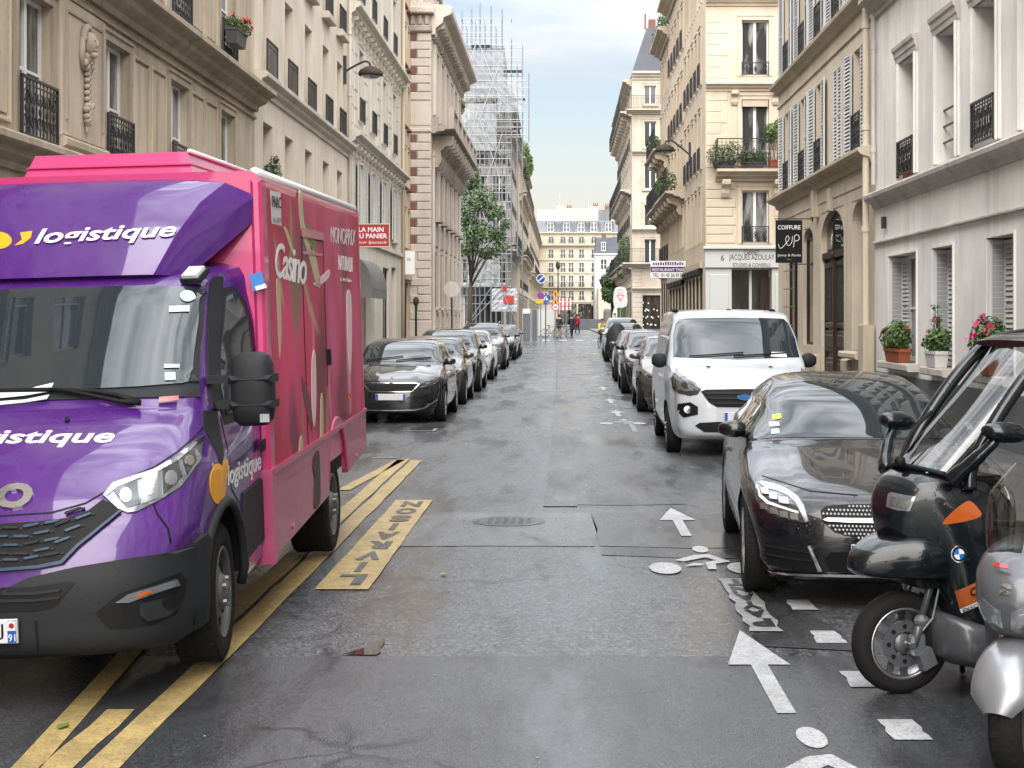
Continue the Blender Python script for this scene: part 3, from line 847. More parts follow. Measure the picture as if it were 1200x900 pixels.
def mansard(root, x0, x1, z0, h, depth, mat, inset=1.1):
    mb = MB()
    mb.add(((x0,0,z0),(x1,0,z0),(x1,depth,z0),(x0,depth,z0),(x0+inset*0.5,inset,z0+h),(x1-inset*0.5,inset,z0+h),(x1-inset*0.5,depth-inset,z0+h),(x0+inset*0.5,depth-inset,z0+h)),
           ((0,1,5,4),(1,2,6,5),(2,3,7,6),(3,0,4,7),(4,5,6,7)))
    return mb.build('roof', mat, root)
# ------------------------------------------------------------------ left side of the street
LX = -7.0
# --- A: tan weathered stone house with panels and a mask
A0 = -13.0
A = building('stone_house', 'tan weathered stone house with panelled wall and carved mask behind the truck', (LX, A0, 0), pi/2)
cols = [-10.7-A0, -6.8-A0, -2.9-A0, 1.0-A0, 4.9-A0, 8.8-A0, 12.65-A0, 16.5-A0, 20.3-A0, 24.02-A0, 27.9-A0, 31.9-A0]
AW = 34.8-A0
ops = []
for c in cols:
    ops += [(c-0.66,c+0.66,4.16,6.09,0.2), (c-0.66,c+0.66,7.10,9.45,0.2), (c-0.66,c+0.66,10.5,12.6,0.2), (c-0.66,c+0.66,13.5,15.3,0.2)]
for c in cols: ops.append((c-0.75,c+0.75,0.4,3.1,0.3))
wall(A, AW, 17.2, ops, M['stone_a'])
for c in cols:
    for z0, z1 in ((4.16,6.09),(7.10,9.45),(10.5,12.6),(13.5,15.3)):
        window(A, c-0.66, z0, 1.32, z1-z0, 0.12, 'two')
        if z0 < 9: surround(A, c-0.66, c+0.66, z0, z1, M['stone_a_trim'], 0.12, 0.05)
    railing(A, c-0.70, 4.17, 1.40, 0.80, -0.09); railing(A, c-0.70, 7.11, 1.40, 0.85, -0.09); railing(A, c-0.70, 10.5, 1.40, 0.8, -0.09)
    window(A, c-0.75, 0.4, 1.5, 2.7, 0.2, 'plain', 'dark_wood', 'shop_glass')
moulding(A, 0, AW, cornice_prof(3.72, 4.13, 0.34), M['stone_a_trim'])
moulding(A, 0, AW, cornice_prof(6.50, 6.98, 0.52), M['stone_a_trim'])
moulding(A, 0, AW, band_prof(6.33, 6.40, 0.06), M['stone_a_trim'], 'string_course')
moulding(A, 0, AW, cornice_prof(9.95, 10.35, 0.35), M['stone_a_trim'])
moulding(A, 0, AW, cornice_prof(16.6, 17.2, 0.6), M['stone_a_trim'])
for i in range(len(cols)-1):
    a, b = cols[i]+0.86, cols[i+1]-0.86
    if i == 8:
        MB().cbox(a-0.02,b+0.02,-0.10,0.02,4.36,6.30,0.03).build('pier', M['stone_a'], A)
        panel_z = -0.10
        mb = MB()
        mb.cbox(a-0.06,b+0.06,-0.17,-0.02,4.20,4.36,0.04)
        for q in ((a+0.14,a+0.20,4.6,6.16),(b-0.20,b-0.14,4.6,6.16)): mb.cbox(q[0],q[1],-0.125,-0.09,q[2],q[3],0.01)
        mb.cbox(a+0.20,b-0.20,-0.125,-0.09,6.10,6.16,0.01)
        mb.build('pier_trim', M['stone_a_trim'], A)
        # carved mask with a hanging garland
        cx = (a+b)/2; mb = MB()
        mb.ball((cx,-0.16,5.80), (0.13,0.12,0.17), 12, 8)
        mb.ball((cx,-0.27,5.79), (0.025,0.04,0.05), 6, 5); mb.ball((cx-0.05,-0.26,5.84), (0.03,0.02,0.018), 6, 4); mb.ball((cx+0.05,-0.26,5.84), (0.03,0.02,0.018), 6, 4)
        mb.ball((cx,-0.255,5.70), (0.05,0.03,0.02), 6, 4); mb.ball((cx,-0.23,5.63), (0.07,0.06,0.05), 8, 5)
        rg = random.Random(3)
        for k in range(16):
            t = k/15*pi
            mb.ball((cx+0.19*cos(t), -0.14, 5.84+0.19*sin(t)), (0.055,0.06,0.055), 6, 4)
        for k in range(10): mb.ball((cx+rg.uniform(-.17,.17),-0.15,5.60-k*0.018), (0.06,0.06,0.06), 6, 4)
        for k in range(13): mb.ball((cx+0.03*(-1)**k,-0.14,5.40-k*0.045), (0.06,0.05,0.042), 6, 4)
        for k in range(18): mb.ball((cx+rg.uniform(-.16,.16)*(1-k/20),-0.15,4.92-k*0.016), (0.06,0.06,0.05), 6, 4)
        mb.ball((cx,-0.13,4.58), (0.03,0.03,0.09), 6, 5)
        for sx in (-1, 1):
            mb.tube([(cx+sx*0.20,-0.13,5.86),(cx+sx*0.25,-0.13,5.62),(cx+sx*0.19,-0.13,5.40)], [0.04,0.05,0.02], 6)
        mb.build('carved_mask', M['stone_a_trim'], A, True)
    else:
        m_ = (a+b)/2
        for q in ((a+0.05, m_-0.06), (m_+0.06, b-0.05)):
            panel(A, q[0], q[1], 4.30, 6.12, M['stone_a'], 0.06, 0.045)
    m_ = (a+b)/2
    for q in ((a+0.05, m_-0.06), (m_+0.06, b-0.05)): panel(A, q[0], q[1], 7.25, 9.5, M['stone_a'], 0.06, 0.045)
for c in cols: panel(A, c-0.62, c+0.62, 3.25, 3.62, M['stone_a'], 0.05, 0.03)
# ashlar courses of the ground floor (joints stand back)
for k in range(8):
    for i in range(len(cols)-1):
        course(A, cols[i]+0.76, cols[i+1]-0.76, 0.25+k*0.36, 0.36, M['stone_a'], 0.03, 0.016, (1.1, 0.8) if k % 2 else (0.8, 1.1))
# --- B: cream rendered house with five bays of deep windows
B0, B1 = 34.8, 50.0
B = building('rendered_house', 'plain cream rendered house with deep windows and small black guard rails', (LX, B0, 0), pi/2)
cols = [q-B0 for q in (36.35, 39.15, 42.15, 45.25, 48.05)]
ops = []
for c in cols:
    ops += [(c-0.58,c+0.58,4.30,6.42,0.42),(c-0.58,c+0.58,7.56,9.80,0.42),(c-0.58,c+0.58,10.75,12.85,0.42),(c-0.58,c+0.58,13.8,15.7,0.42)]
    ops.append((c-0.8,c+0.8,0.5,3.3,0.3))
wall(B, B1-B0, 17.0, ops, M['stone_b'])
for c in cols:
    for z0, z1 in ((4.30,6.42),(7.56,9.80),(10.75,12.85),(13.8,15.7)):
        window(B, c-0.58, z0, 1.16, z1-z0, 0.34, 'two')
        mb = MB(); t = 0.13
        mb.box(c-0.58-t,c-0.58,-0.012,0.0,z0,z1+t); mb.box(c+0.58,c+0.58+t,-0.012,0,z0,z1+t); mb.box(c-0.58,c+0.58,-0.012,0,z1,z1+t)
        mb.build('architrave', M['stone_b'], B)
    for z in (7.56, 10.75, 13.8):
        railing(B, c-0.66, z, 1.32, 0.78, -0.12, 'bars')
    for z in (10.75, 13.8): sill(B, c-0.62, c+0.62, z, M['stone_b_trim'], 0.22, 0.2)
    sill(B, c-0.58, c+0.58, 4.30, M['stone_b_trim'], 0.08, 0.08)
    window(B, c-0.8, 0.5, 1.6, 2.8, 0.2, 'plain', 'dark_wood', 'shop_glass')
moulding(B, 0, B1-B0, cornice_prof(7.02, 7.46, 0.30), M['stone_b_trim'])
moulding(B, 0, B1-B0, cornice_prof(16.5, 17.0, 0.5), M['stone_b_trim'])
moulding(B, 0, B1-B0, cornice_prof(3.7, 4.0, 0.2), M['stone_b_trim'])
pp = MB(); pp.tube([(B1-B0-0.18,-0.08,0.3),(B1-B0-0.18,-0.08,16.5)], 0.055, 8)
for z in range(1, 16, 2): pp.tube([(B1-B0-0.18,-0.08,z),(B1-B0-0.18,-0.08,z+0.08)], 0.07, 8)
pp.build('drainpipe', M['stone_b_trim'], B, True)
# --- C: pale stone house with bracketed cornices, shutters on the first floor
C0, C1 = 50.0, 66.3
Cb = building('stone_house', 'pale stone house with bracketed cornices and louvred shutters over the shop awning', (LX, C0, 0), pi/2)
cols = [q-C0 for q in (52.9, 56.3, 59.8, 63.3)]
ops = []
for c in cols:
    ops += [(c-0.55,c+0.55,5.00,7.10,0.3),(c-0.55,c+0.55,8.55,11.0,0.35),(c-0.55,c+0.55,12.7,14.9,0.35)]
ops += [(52.2-C0,57.0-C0,0.3,3.1,0.5),(57.6-C0,58.6-C0,0.2,3.6,0.4),(59.6-C0,61.7-C0,0.35,3.8,0.25),(62.6-C0,64.3-C0,0.2,3.9,0.4)]
wall(Cb, C1-C0, 17.0, ops, M['stone_c'])
for i, c in enumerate(cols):
    for z0, z1 in ((5.0,7.1),(8.55,11.0),(12.7,14.9)):
        window(Cb, c-0.55, z0, 1.1, z1-z0, 0.22, 'three')
        surround(Cb, c-0.55, c+0.55, z0, z1, M['stone_c'], 0.15, 0.06)
    shutter(Cb, c-0.55-0.62, 5.0, 0.58, 2.1, -0.11); shutter(Cb, c+0.55+0.04, 5.0, 0.58, 2.1, -0.11)
    railing(Cb, c-0.6, 8.55, 1.2, 0.8, -0.1); railing(Cb, c-0.6, 12.7, 1.2, 0.8, -0.1)
    sill(Cb, c-0.6, c+0.6, 5.0, M['stone_c'], 0.14, 0.12)
for z0, z1 in ((7.45, 7.95), (11.65, 12.15), (16.4, 17.0)):
    moulding(Cb, 0, C1-C0, cornice_prof(z0, z1, 0.42), M['stone_c'])
    for k in range(16): scroll_console(Cb, 0.5+k*1.0, z0+0.12, 0.2, 0.42, 0.26, M['stone_c'])
for k in range(13):
    for z in (8.3, 8.9, 9.5, 10.1, 10.7):
        if k < 12 and not any(abs((k+0.5)*1.28-c) < 0.75 for c in cols): inst('stone', block_mesh(0.9, 0.5, 0.02, M['stone_c']), Cb, (k*1.28+0.15, 0, z))
moulding(Cb, 0, C1-C0, band_prof(4.45, 4.62, 0.10), M['stone_c'], 'string_course')
window(Cb, 52.2-C0, 0.3, 4.8, 2.8, 0.3, 'plain', 'stone_c2', 'shop_glass', 'shop_window')
window(Cb, 57.6-C0, 0.2, 1.0, 3.4, 0.3, 'one', 'stone_c2', 'shop_glass', 'door')
window(Cb, 59.6-C0, 0.35, 2.1, 3.45, 0.1, 'plain', 'iron', 'shop_glass', 'shop_window')
window(Cb, 62.6-C0, 0.2, 1.7, 3.7, 0.3, 'plain', 'stone_c2', 'shop_glass', 'door')
# --- narrow yellow slice
Cy = building('narrow_house', 'narrow yellow rendered house front beside the red brick quoins', (LX, C1, 0), pi/2)
cy = [1.2, 2.75]
ops = [(c-0.4,c+0.4,z,z+1.7,0.3) for c in cy for z in (4.9, 7.6, 10.3, 13.0, 15.6)]
ops.append((0.5, 3.2, 0.2, 3.4, 0.2))
wall(Cy, 70.0-C1, 19.0, ops, M['stone_c2'])
for c in cy:
    for z in (4.9, 7.6, 10.3, 13.0, 15.6):
        window(Cy, c-0.4, z, 0.8, 1.7, 0.22, 'two', 'dark_wood'); sill(Cy, c-0.4, c+0.4, z, M['brick'], 0.15, 0.12)
        surround(Cy, c-0.4, c+0.4, z, z+1.7, M['stone_c2'], 0.12, 0.07)
window(Cy, 0.5, 0.2, 2.7, 3.2, 0.1, 'plain', 'dark_wood', 'shop_glass', 'shop_window')
MB().cbox(0.2,3.5,-0.14,0,3.5,4.2,0.03).build('fascia', M['stone_d'], Cy)
pp = MB(); pp.tube([(0.05,-0.1,0.3),(0.05,-0.1,18.5)], 0.07, 8); pp.build('drainpipe', M['stone_c2'], Cy, True)
# --- D: mansion with rusticated corner, brick inserts, console balcony
DX, D0, D1 = -6.02, 70.0, 90.4
D = building('stone_mansion', 'pinkish stone mansion with rusticated brick striped corner pier and stone balcony', (DX, D0, 0), pi/2)
bays = [1.2+3.05*i+1.5 for i in range(6)]
ops = []
for c in bays: ops += [(c-0.75,c+0.75,2.35,4.95,0.2),(c-0.7,c+0.7,6.5,9.3,0.2),(c-0.65,c+0.65,11.4,14.3,0.25)]
wall(D, D1-D0, 16.2, ops, M['stone_d'], 9)
for c in bays:
    window(D, c-0.75, 2.35, 1.5, 2.6, 0.06, 'three', 'dark_wood', 'shop_glass'); window(D, c-0.7, 6.5, 1.4, 2.8, 0.06, 'three', 'dark_wood'); window(D, c-0.65, 11.4, 1.3, 2.9, 0.12, 'three')
    surround(D, c-0.65, c+0.65, 11.4, 14.3, M['stone_d'], 0.16, 0.10)
    MB().cbox(c-0.75,c+0.75,-0.06,0,5.15,6.35,0.05).build('spandrel_panel', M['stone_d_trim'], D)
    sill(D, c-0.75, c+0.75, 6.5, M['stone_d_trim'], 0.28, 0.18); sill(D, c-0.75, c+0.75, 2.35, M['stone_d'], 0.2, 0.14)
    panel(D, c-0.6, c+0.6, 1.35, 2.1, M['stone_d'], 0.1, 0.08)
    scroll_console(D, c-1.65, 10.25, 0.34, 1.45, 0.95, M['stone_d_trim']); scroll_console(D, c-0.15, 10.25, 0.3, 1.45, 0.95, M['stone_d_trim'])
    mb = MB()                                    # pilaster with base and capital
    mb.cbox(c-1.70,c-1.35,-0.09,0,2.2,9.3,0.02); mb.cbox(c-1.75,c-1.30,-0.14,0,9.3,9.55,0.03); mb.cbox(c-1.74,c-1.31,-0.12,0,1.1,2.2,0.03)
    mb.cbox(c-1.66,c-1.39,-0.14,0,11.2,14.5,0.03)
    mb.build('pilaster', M['stone_d'], D)
moulding(D, 0, D1-D0, cornice_prof(14.75, 16.1, 0.95), M['stone_d'])
moulding(D, 0, D1-D0, cornice_prof(10.25, 10.55, 1.05), M['stone_d_trim'], 'balcony_slab')
for k in range(21): scroll_console(D, 0.3+k*0.95, 15.25, 0.3, 0.65, 0.6, M['stone_d_trim'])
bal = MB()                                       # stone balustrade
bal.cbox(0.05,D1-D0,-1.02,-0.76,11.3,11.46,0.03)
prof = [(0.05,0),(0.07,0.06),(0.045,0.1),(0.09,0.28),(0.075,0.36),(0.04,0.52),(0.06,0.58),(0.06,0.75)]
bal.build('balustrade_rail', M['stone_d_trim'], D)
bm_ = cached('baluster', lambda: MB().lathe(prof, (0,0,0), n=8).mesh('baluster', M['stone_d_trim'], True))
for k in range(60): inst('baluster', bm_, D, (0.35+k*0.33, -0.89, 10.56))
for k in range(7): inst('pier', block_mesh(0.36, 0.84, 0.30, M['stone_d_trim']), D, (0.02+k*3.05, -0.74, 10.55))
base_ = MB(); base_.cbox(0,D1-D0,-0.28,0,0.0,1.1,0.04); base_.build('plinth', M['stone_d'], D)
# attic storey above the cornice
att = MB(); att.box(0.3,D1-D0-0.3,0.8,7,16.2,19.2); att.build('attic', M['stone_d'], D)
for c in bays:
    window(D, c-0.55, 16.6, 1.1, 1.9, 0.72, 'two')
    MB().cbox(c-0.8,c-0.55,0.55,0.85,16.3,18.6,0.03).build('pilaster', M['stone_d'], D); MB().cbox(c+0.55,c+0.8,0.55,0.85,16.3,18.6,0.03).build('pilaster', M['stone_d'], D)
    MB().cbox(c-0.9,c+0.9,0.45,0.85,18.6,18.95,0.05).build('pediment', M['stone_d_trim'], D)
# rusticated pier facing the viewer (front face at y = D0)
def pier_part(mb_or_mesh, x, z, name='stone'):   # local x of D is world Y, so the end face needs its own turn
    o = inst(name, mb_or_mesh, D, (0.0, -(x-DX), z), (0, 0, -pi/2))
    return o
# end-face frame: position along world X (from -7.0 to -6.02)
pw = 0.98
for k in range(8):
    z = 11.75+k*0.385
    pier_part(block_mesh(0.62 if k % 2 else pw-0.06, 0.355, 0.06, M['stone_d'], 0.03), -7.0+(0.36 if k % 2 else 0.03), z)
    if k % 2: pier_part(block_mesh(0.30, 0.355, 0.03, M['brick'], 0.01), -7.0+0.03, z, 'brick_panel')
pier_part(block_mesh(pw-0.06, 1.05, 0.04, M['stone_d'], 0.02), -7.0+0.03, 10.6)
pier_part(block_mesh(pw+0.02, 0.16, 0.10, M['stone_d'], 0.03), -7.0, 10.3)
for k in range(22):
    z = 1.75+k*0.385
    pier_part(block_mesh(0.62 if k % 2 else pw-0.06, 0.355, 0.06, M['stone_d'], 0.03), -7.0+(0.36 if k % 2 else 0.03), z)
    if k % 2 and k > 7: pier_part(block_mesh(0.30, 0.355, 0.03, M['brick'], 0.01), -7.0+0.03, z, 'brick_panel')
pier_part(block_mesh(pw+0.05, 1.7, 0.12, M['stone_d'], 0.03), -7.02, 0.0, 'plinth')
pier_part(block_mesh(pw+0.1, 0.3, 0.22, M['stone_d_trim'], 0.05), -7.05, 14.85, 'cornice')
pier_part(block_mesh(pw+0.3, 0.30, 0.45, M['stone_d'], 0.05), -7.15, 15.65, 'cornice')
for k in range(3): pier_part(block_mesh(0.2, 0.45, 0.2, M['stone_d_trim'], 0.03), -6.95+k*0.33, 15.17, 'bracket')
# --- E: corner block under scaffolding beyond the crossing
EX, E0 = -4.65, 125.0
E = building('corner_block', 'stone corner apartment block wrapped in scaffolding beyond the crossing', (0, E0, 0), 0)
def epx(px): return (px-CU)*E0/FPX
ecol = [epx(585), epx(563), epx(541), epx(519)]
ops = []
for c in ecol:
    for z0, z1 in ((4.6,6.6),(8.0,10.4),(11.3,13.4),(14.3,16.2),(17.8,19.4)): ops.append((c-0.55,c+0.55,z0,z1))
ops.append((epx(545),epx(590),0.2,3.6))
Wm = wall(E, EX, 20.5, ops, M['stone_e'], 1.2, 'wall', 0.0, -14.0)
for c in ecol:
    for z0, z1 in ((4.6,6.6),(8.0,10.4),(11.3,13.4),(14.3,16.2),(17.8,19.4)):
        window(E, c-0.55, z0, 1.1, z1-z0, 0.2, 'two'); surround(E, c-0.55, c+0.55, z0, z1, M['stone_e'], 0.15, 0.06)
    railing(E, c-0.6, 11.3, 1.2, 0.8, -0.08); railing(E, c-0.6, 14.3, 1.2, 0.8, -0.08)
mansard(E, -14, EX+0.1, 20.62, 3.4, 1.15, M['zinc'], 0.5)
window(E, epx(545), 0.2, epx(590)-epx(545), 3.4, 0.2, 'plain', 'dark_wood', 'shop_glass', 'shop_window')
MB().cbox(-14,EX+0.02,-0.3,0,3.7,4.4,0.03).build('fascia', M['iron'], E)
moulding(E, -14, EX+0.9, cornice_prof(7.0, 7.35, 0.9), M['stone_e'], 'balcony_slab')
railing(E, -9.0, 7.36, EX+0.9+9.0, 0.95, -0.85, 'scroll', 'balcony_railing')
moulding(E, -14, EX+0.9, cornice_prof(16.5, 16.95, 0.9), M['stone_e'], 'balcony_slab')
railing(E, -9.0, 16.96, EX+0.9+9.0, 0.95, -0.85, 'scroll', 'balcony_railing')
moulding(E, -14, EX+0.3, cornice_prof(20.1, 20.6, 0.5), M['stone_e'])
def street_front(nm, label, X, y0, y1, H, mat, trim, rows, nb, left=True, balc=(), shopz=3.6, roof=None, rail_rows=(), glass='pane_far', base=0.0, fascia=None):
    """generic multi-storey front: rows of (z0, z1), nb bays, balcony rows, ground-floor shop"""
    W = y1-y0
    R = building(nm, label, (X, y0 if left else y1, 0), pi/2 if left else -pi/2)
    ww = min(1.15, W/nb*0.42)
    cs = [W*(i+0.5)/nb for i in range(nb)]
    ops = [(c-ww/2,c+ww/2,z0,z1) for c in cs for z0, z1 in rows]
    ops += [(c-W/nb*0.38,c+W/nb*0.38,0.3+base,shopz) for c in cs]
    wall(R, W, H, ops, mat, 8.0)
    for c in cs:
        for i, (z0, z1) in enumerate(rows):
            window(R, c-ww/2, z0, ww, z1-z0, 0.12, 'two', 'white_wood', glass)
            surround(R, c-ww/2, c+ww/2, z0, z1, trim, 0.14, 0.06)
            if i in rail_rows: railing(R, c-ww/2-0.06, z0, ww+0.12, 0.8, -0.1)
        window(R, c-W/nb*0.38, 0.3+base, W/nb*0.76, shopz-0.3-base, 0.03, 'plain', 'dark_wood', 'shop_glass', 'shop_window')
    for i in balc:
        z = rows[i][0]
        moulding(R, 0.1, W-0.1, cornice_prof(z-0.36, z-0.03, 0.8), trim, 'balcony_slab')
        k = 0
        while 0.3+k*2.0 < W-0.5:
            scroll_console(R, 0.3+k*2.0, z-0.3, 0.24, 0.7, 0.7, trim); k += 1
        railing(R, 0.12, z, W-0.24, 0.95, -0.76, 'scroll', 'balcony_railing')
    moulding(R, 0, W, cornice_prof(H-0.5, H, 0.6), trim)
    if fascia:
        for c in cs: MB().cbox(c-W/nb*0.43,c+W/nb*0.43,-0.16,0,shopz+0.02,shopz+0.24,0.02).build('fascia', M[fascia], R)
    moulding(R, 0, W, band_prof(shopz+0.25, shopz+0.5, 0.12), trim, 'string_course')
    if roof: mansard(R, 0, W, H+0.02, roof, 8.0, M['zinc'])
    return R
street_front('corner_block_wing', 'street wing of the scaffolded corner block', EX, 126.25, 150, 20.4, M['stone_e'], M['stone_e'], [(4.6,6.6),(8.0,10.4),(11.3,13.4),(14.3,16.2),(17.6,19.4)], 7, True, (1, 4), 3.9, 2.4, (2, 3))
street_front('apartment_block', 'warm stone apartment block with planted roof terrace, left side beyond scaffolding', -4.3, 150.1, 186, 17.6, M['stone_r3'], M['stone_r3_trim'], [(4.8,6.8),(8.0,10.3),(11.2,13.2),(14.3,16.2)], 10, True, (1, 3), 3.9, 1.6, (0, 2))
street_front('apartment_block', 'farther stone apartment block on the left with iron balconies', -4.15, 186.1, 262, 14.6, M['stone_r2'], M['stone_r2_trim'], [(4.6,6.4),(7.4,9.2),(10.3,12.2)], 16, True, (1,), 3.7, 2.0, (2,))
# ------------------------------------------------------------------ right side of the street
RX = 5.8
def arc_top(mb, x0, x1, z0, z1, y0, y1, n=10):   # fills the corners of a rectangle above a segmental arch
    w = (x1-x0)/2; cx = (x0+x1)/2; h = z1-z0
    for s_ in (-1, 1):
        pts = [(cx+s_*w, z0)]+[(cx+s_*w*cos(pi/2*k/n), z0+h*sin(pi/2*k/n)*0.98) for k in range(1, n+1)]+[(cx, z1), (cx+s_*w, z1)]
        m_ = len(pts)
        mb.add([(x, y0, z) for x, z in pts]+[(x, y1, z) for x, z in pts], [tuple(range(m_))]+[(k, k+1, m_+k+1, m_+k) for k in range(m_-1)])
# --- R1: grey-white rendered house with window boxes
R1a, R1b = -13.0, 28.55
R1 = building('rendered_house', 'grey white rendered house with streaked walls and flower boxes on its ground floor sills', (RX, R1b, 0), -pi/2)
U = lambda Y: R1b-Y
gw = [(27.3,25.15),(24.05,22.8),(20.95,19.7),(18.4,17.15),(15.8,14.6),(12.4,11.2),(9.0,7.8),(5.6,4.4),(2.2,1.0),(-2.0,-3.2),(-6.2,-7.4)]
uw = [(26.45,25.25),(23.8,22.62),(21.65,20.5),(19.4,18.25),(16.9,15.75),(14.5,13.4),(11.6,10.5),(8.6,7.5),(5.6,4.5),(2.4,1.3),(-1.4,-2.5),(-5.4,-6.5),(-9.4,-10.5)]
ops = [(U(a),U(b),1.08,2.93,0.34) for a, b in gw]
for a, b in uw: ops += [(U(a),U(b),4.22,6.22,0.40),(U(a),U(b),7.95,10.0,0.36),(U(a),U(b),11.0,13.0,0.36),(U(a),U(b),13.9,15.4,0.36)]
wall(R1, R1b-R1a, 16.5, ops, M['stone_r1'])
for i, (a, b) in enumerate(gw):
    w = a-b
    window(R1, U(a)+0.30, 1.10, w-0.32, 1.82, 0.24, 'two')
    sw = 0.5 if i == 0 else 0.42
    inst('shutter', shutter_mesh(0.33, 1.80), R1, (U(a)+0.025, 0.31, 1.10), (0, 0, -pi/2))           # folded leaves in the reveal
    inst('shutter', shutter_mesh(sw, 1.80), R1, (U(a)+0.04, 0.19, 1.10), (0, 0, 0.10))
    inst('shutter', shutter_mesh(0.32, 1.80), R1, (U(b)-0.06, 0.32, 1.10), (0, 0, -pi/2))
    MB().cbox(U(a)-0.12,U(b)+0.12,-0.20,0.30,0.96,1.085,0.02).build('sill', M['stone_r1_trim'], R1)
    mb = MB(); t = 0.035
    mb.box(U(a)-t,U(a),-0.03,0,1.08,2.93); mb.box(U(b),U(b)+t,-0.03,0,1.08,2.93); mb.box(U(a)-t,U(b)+t,-0.03,0,2.93,2.965)
    mb.build('window_edging', M['stone_r1'], R1)
for i, (a, b) in enumerate(uw):
    for z0, z1 in ((4.22,6.22),(7.95,10.0),(11.0,13.0),(13.9,15.4)):
        window(R1, U(a), z0, a-b, z1-z0, 0.33, 'two')
        mb = MB(); t = 0.16
        mb.cbox(U(a)-t,U(a),-0.035,0,z0,z1,0.012); mb.cbox(U(b),U(b)+t,-0.035,0,z0,z1,0.012)
        mb.cbox(U(a)-t*0.5,U(a)-0.02,-0.06,-0.03,z0,z1,0.012); mb.cbox(U(b)+0.02,U(b)+t*0.5,-0.06,-0.03,z0,z1,0.012)
        mb.build('architrave', M['stone_r1'], R1)
        moulding(R1, U(a)-0.18, U(b)+0.18, [(-0.02,z1),(0.04,z1),(0.05,z1+0.08),(0.07,z1+0.10),(0.08,z1+0.18),(0.11,z1+0.21),(0.12,z1+0.27),(-0.02,z1+0.29)], M['stone_r1_trim'], 'window_head')
    for z in (7.95, 11.0): railing(R1, U(a)-0.02, z, a-b+0.04, 0.75, -0.06)
    if i in (0, 2): railing(R1, U(a)+0.01, 4.24, a-b-0.02, 0.62, -0.05)
    elif i == 1:
        mb = MB()
        for z in (4.55, 4.80, 5.05): mb.tube([(U(a),0.10,z),(U(b),0.10,z)], 0.018, 6)
        mb.build('guard_bars', M['iron'], R1)
moulding(R1, 0, R1b-R1a, [(-0.02,3.84),(0.05,3.86),(0.07,3.93),(0.18,3.98),(0.22,4.03),(0.23,4.09),(0.18,4.13),(-0.02,4.17)], M['stone_r1_trim'])
moulding(R1, 0, R1b-R1a, band_prof(3.20, 3.25, 0.07), M['stone_r1_trim'], 'string_course')
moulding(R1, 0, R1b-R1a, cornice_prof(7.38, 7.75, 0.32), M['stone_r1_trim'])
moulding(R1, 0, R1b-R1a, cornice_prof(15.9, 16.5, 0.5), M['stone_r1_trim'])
MB().box(0,R1b-R1a,-0.03,0,0,0.86).build('plinth', M['plinth_paint'], R1)
MB().box(0.9,1.0,-0.08,0,3.45,3.66).build('vent_box', M['iron'], R1)
# --- R2: beige house with pale shutters, big double door
R2a, R2b = 28.6, 41.4
R2 = building('shuttered_house', 'warm beige stone house with pale louvred shutters above a dark carriage door', (RX, R2b, 0), -pi/2)
U = lambda Y: R2b-Y
uc = [30.2, 32.45, 34.75, 37.1, 39.7]
ops = []
for c in uc: ops += [(U(c)-0.46,U(c)+0.46,5.12,7.14,0.3),(U(c)-0.46,U(c)+0.46,8.2,10.3,0.3),(U(c)-0.46,U(c)+0.46,11.3,13.2,0.3),(U(c)-0.46,U(c)+0.46,14.2,15.8,0.3)]
ops += [(U(34.55),U(31.75),0.12,4.16,0.2),(U(30.85),U(29.15),1.18,4.15,0.45),(U(37.1),U(35.65),1.2,3.95,0.3),(U(39.9),U(38.0),1.1,3.6,0.3)]
wall(R2, R2b-R2a, 16.6, ops, M['stone_r2'])
for c in uc:
    for j, (z0, z1) in enumerate(((5.12,7.14),(8.2,10.3),(11.3,13.2),(14.2,15.8))):
        window(R2, U(c)-0.46, z0, 0.92, z1-z0, 0.2, 'two')
        if c == 32.45 and j == 0:
            shutter(R2, U(c)-0.47, z0, 0.46, z1-z0, -0.02); shutter(R2, U(c)+0.01, z0, 0.46, z1-z0, -0.02)
        else:
            shutter(R2, U(c)-0.46-0.60, z0, 0.58, z1-z0, -0.10, 0.06); shutter(R2, U(c)+0.48, z0, 0.58, z1-z0, -0.06, -0.06)
        if not (c == 32.45 and j == 0): railing(R2, U(c)-0.45, z0, 0.9, 0.75, -0.05)
        sill(R2, U(c)-0.46, U(c)+0.46, z0, M['stone_r2_trim'], 0.1, 0.1)
W2 = R2b-R2a
moulding(R2, 0, W2, [(-0.02,4.72),(0.06,4.74),(0.10,4.84),(0.26,4.90),(0.32,4.96),(0.32,5.02),(-0.02,5.08)], M['stone_r2_trim'])
moulding(R2, 0, W2, [(-0.02,7.80),(0.08,7.82),(0.12,7.90),(0.24,7.96),(0.25,8.03),(-0.02,8.08)], M['stone_r2_trim'])
moulding(R2, 0, W2, cornice_prof(16.0, 16.6, 0.5), M['stone_r2_trim'])
moulding(R2, 0, W2, band_prof(7.44, 7.50, 0.04), M['stone_r2_trim'], 'string_course')
for z, h in ((4.38, 0.30), (4.68-0.0, 0.0)):
    if h: course(R2, 0.05, W2-0.05, z, h, M['stone_r2'], 0.025, 0.02, (2.4, 1.8))
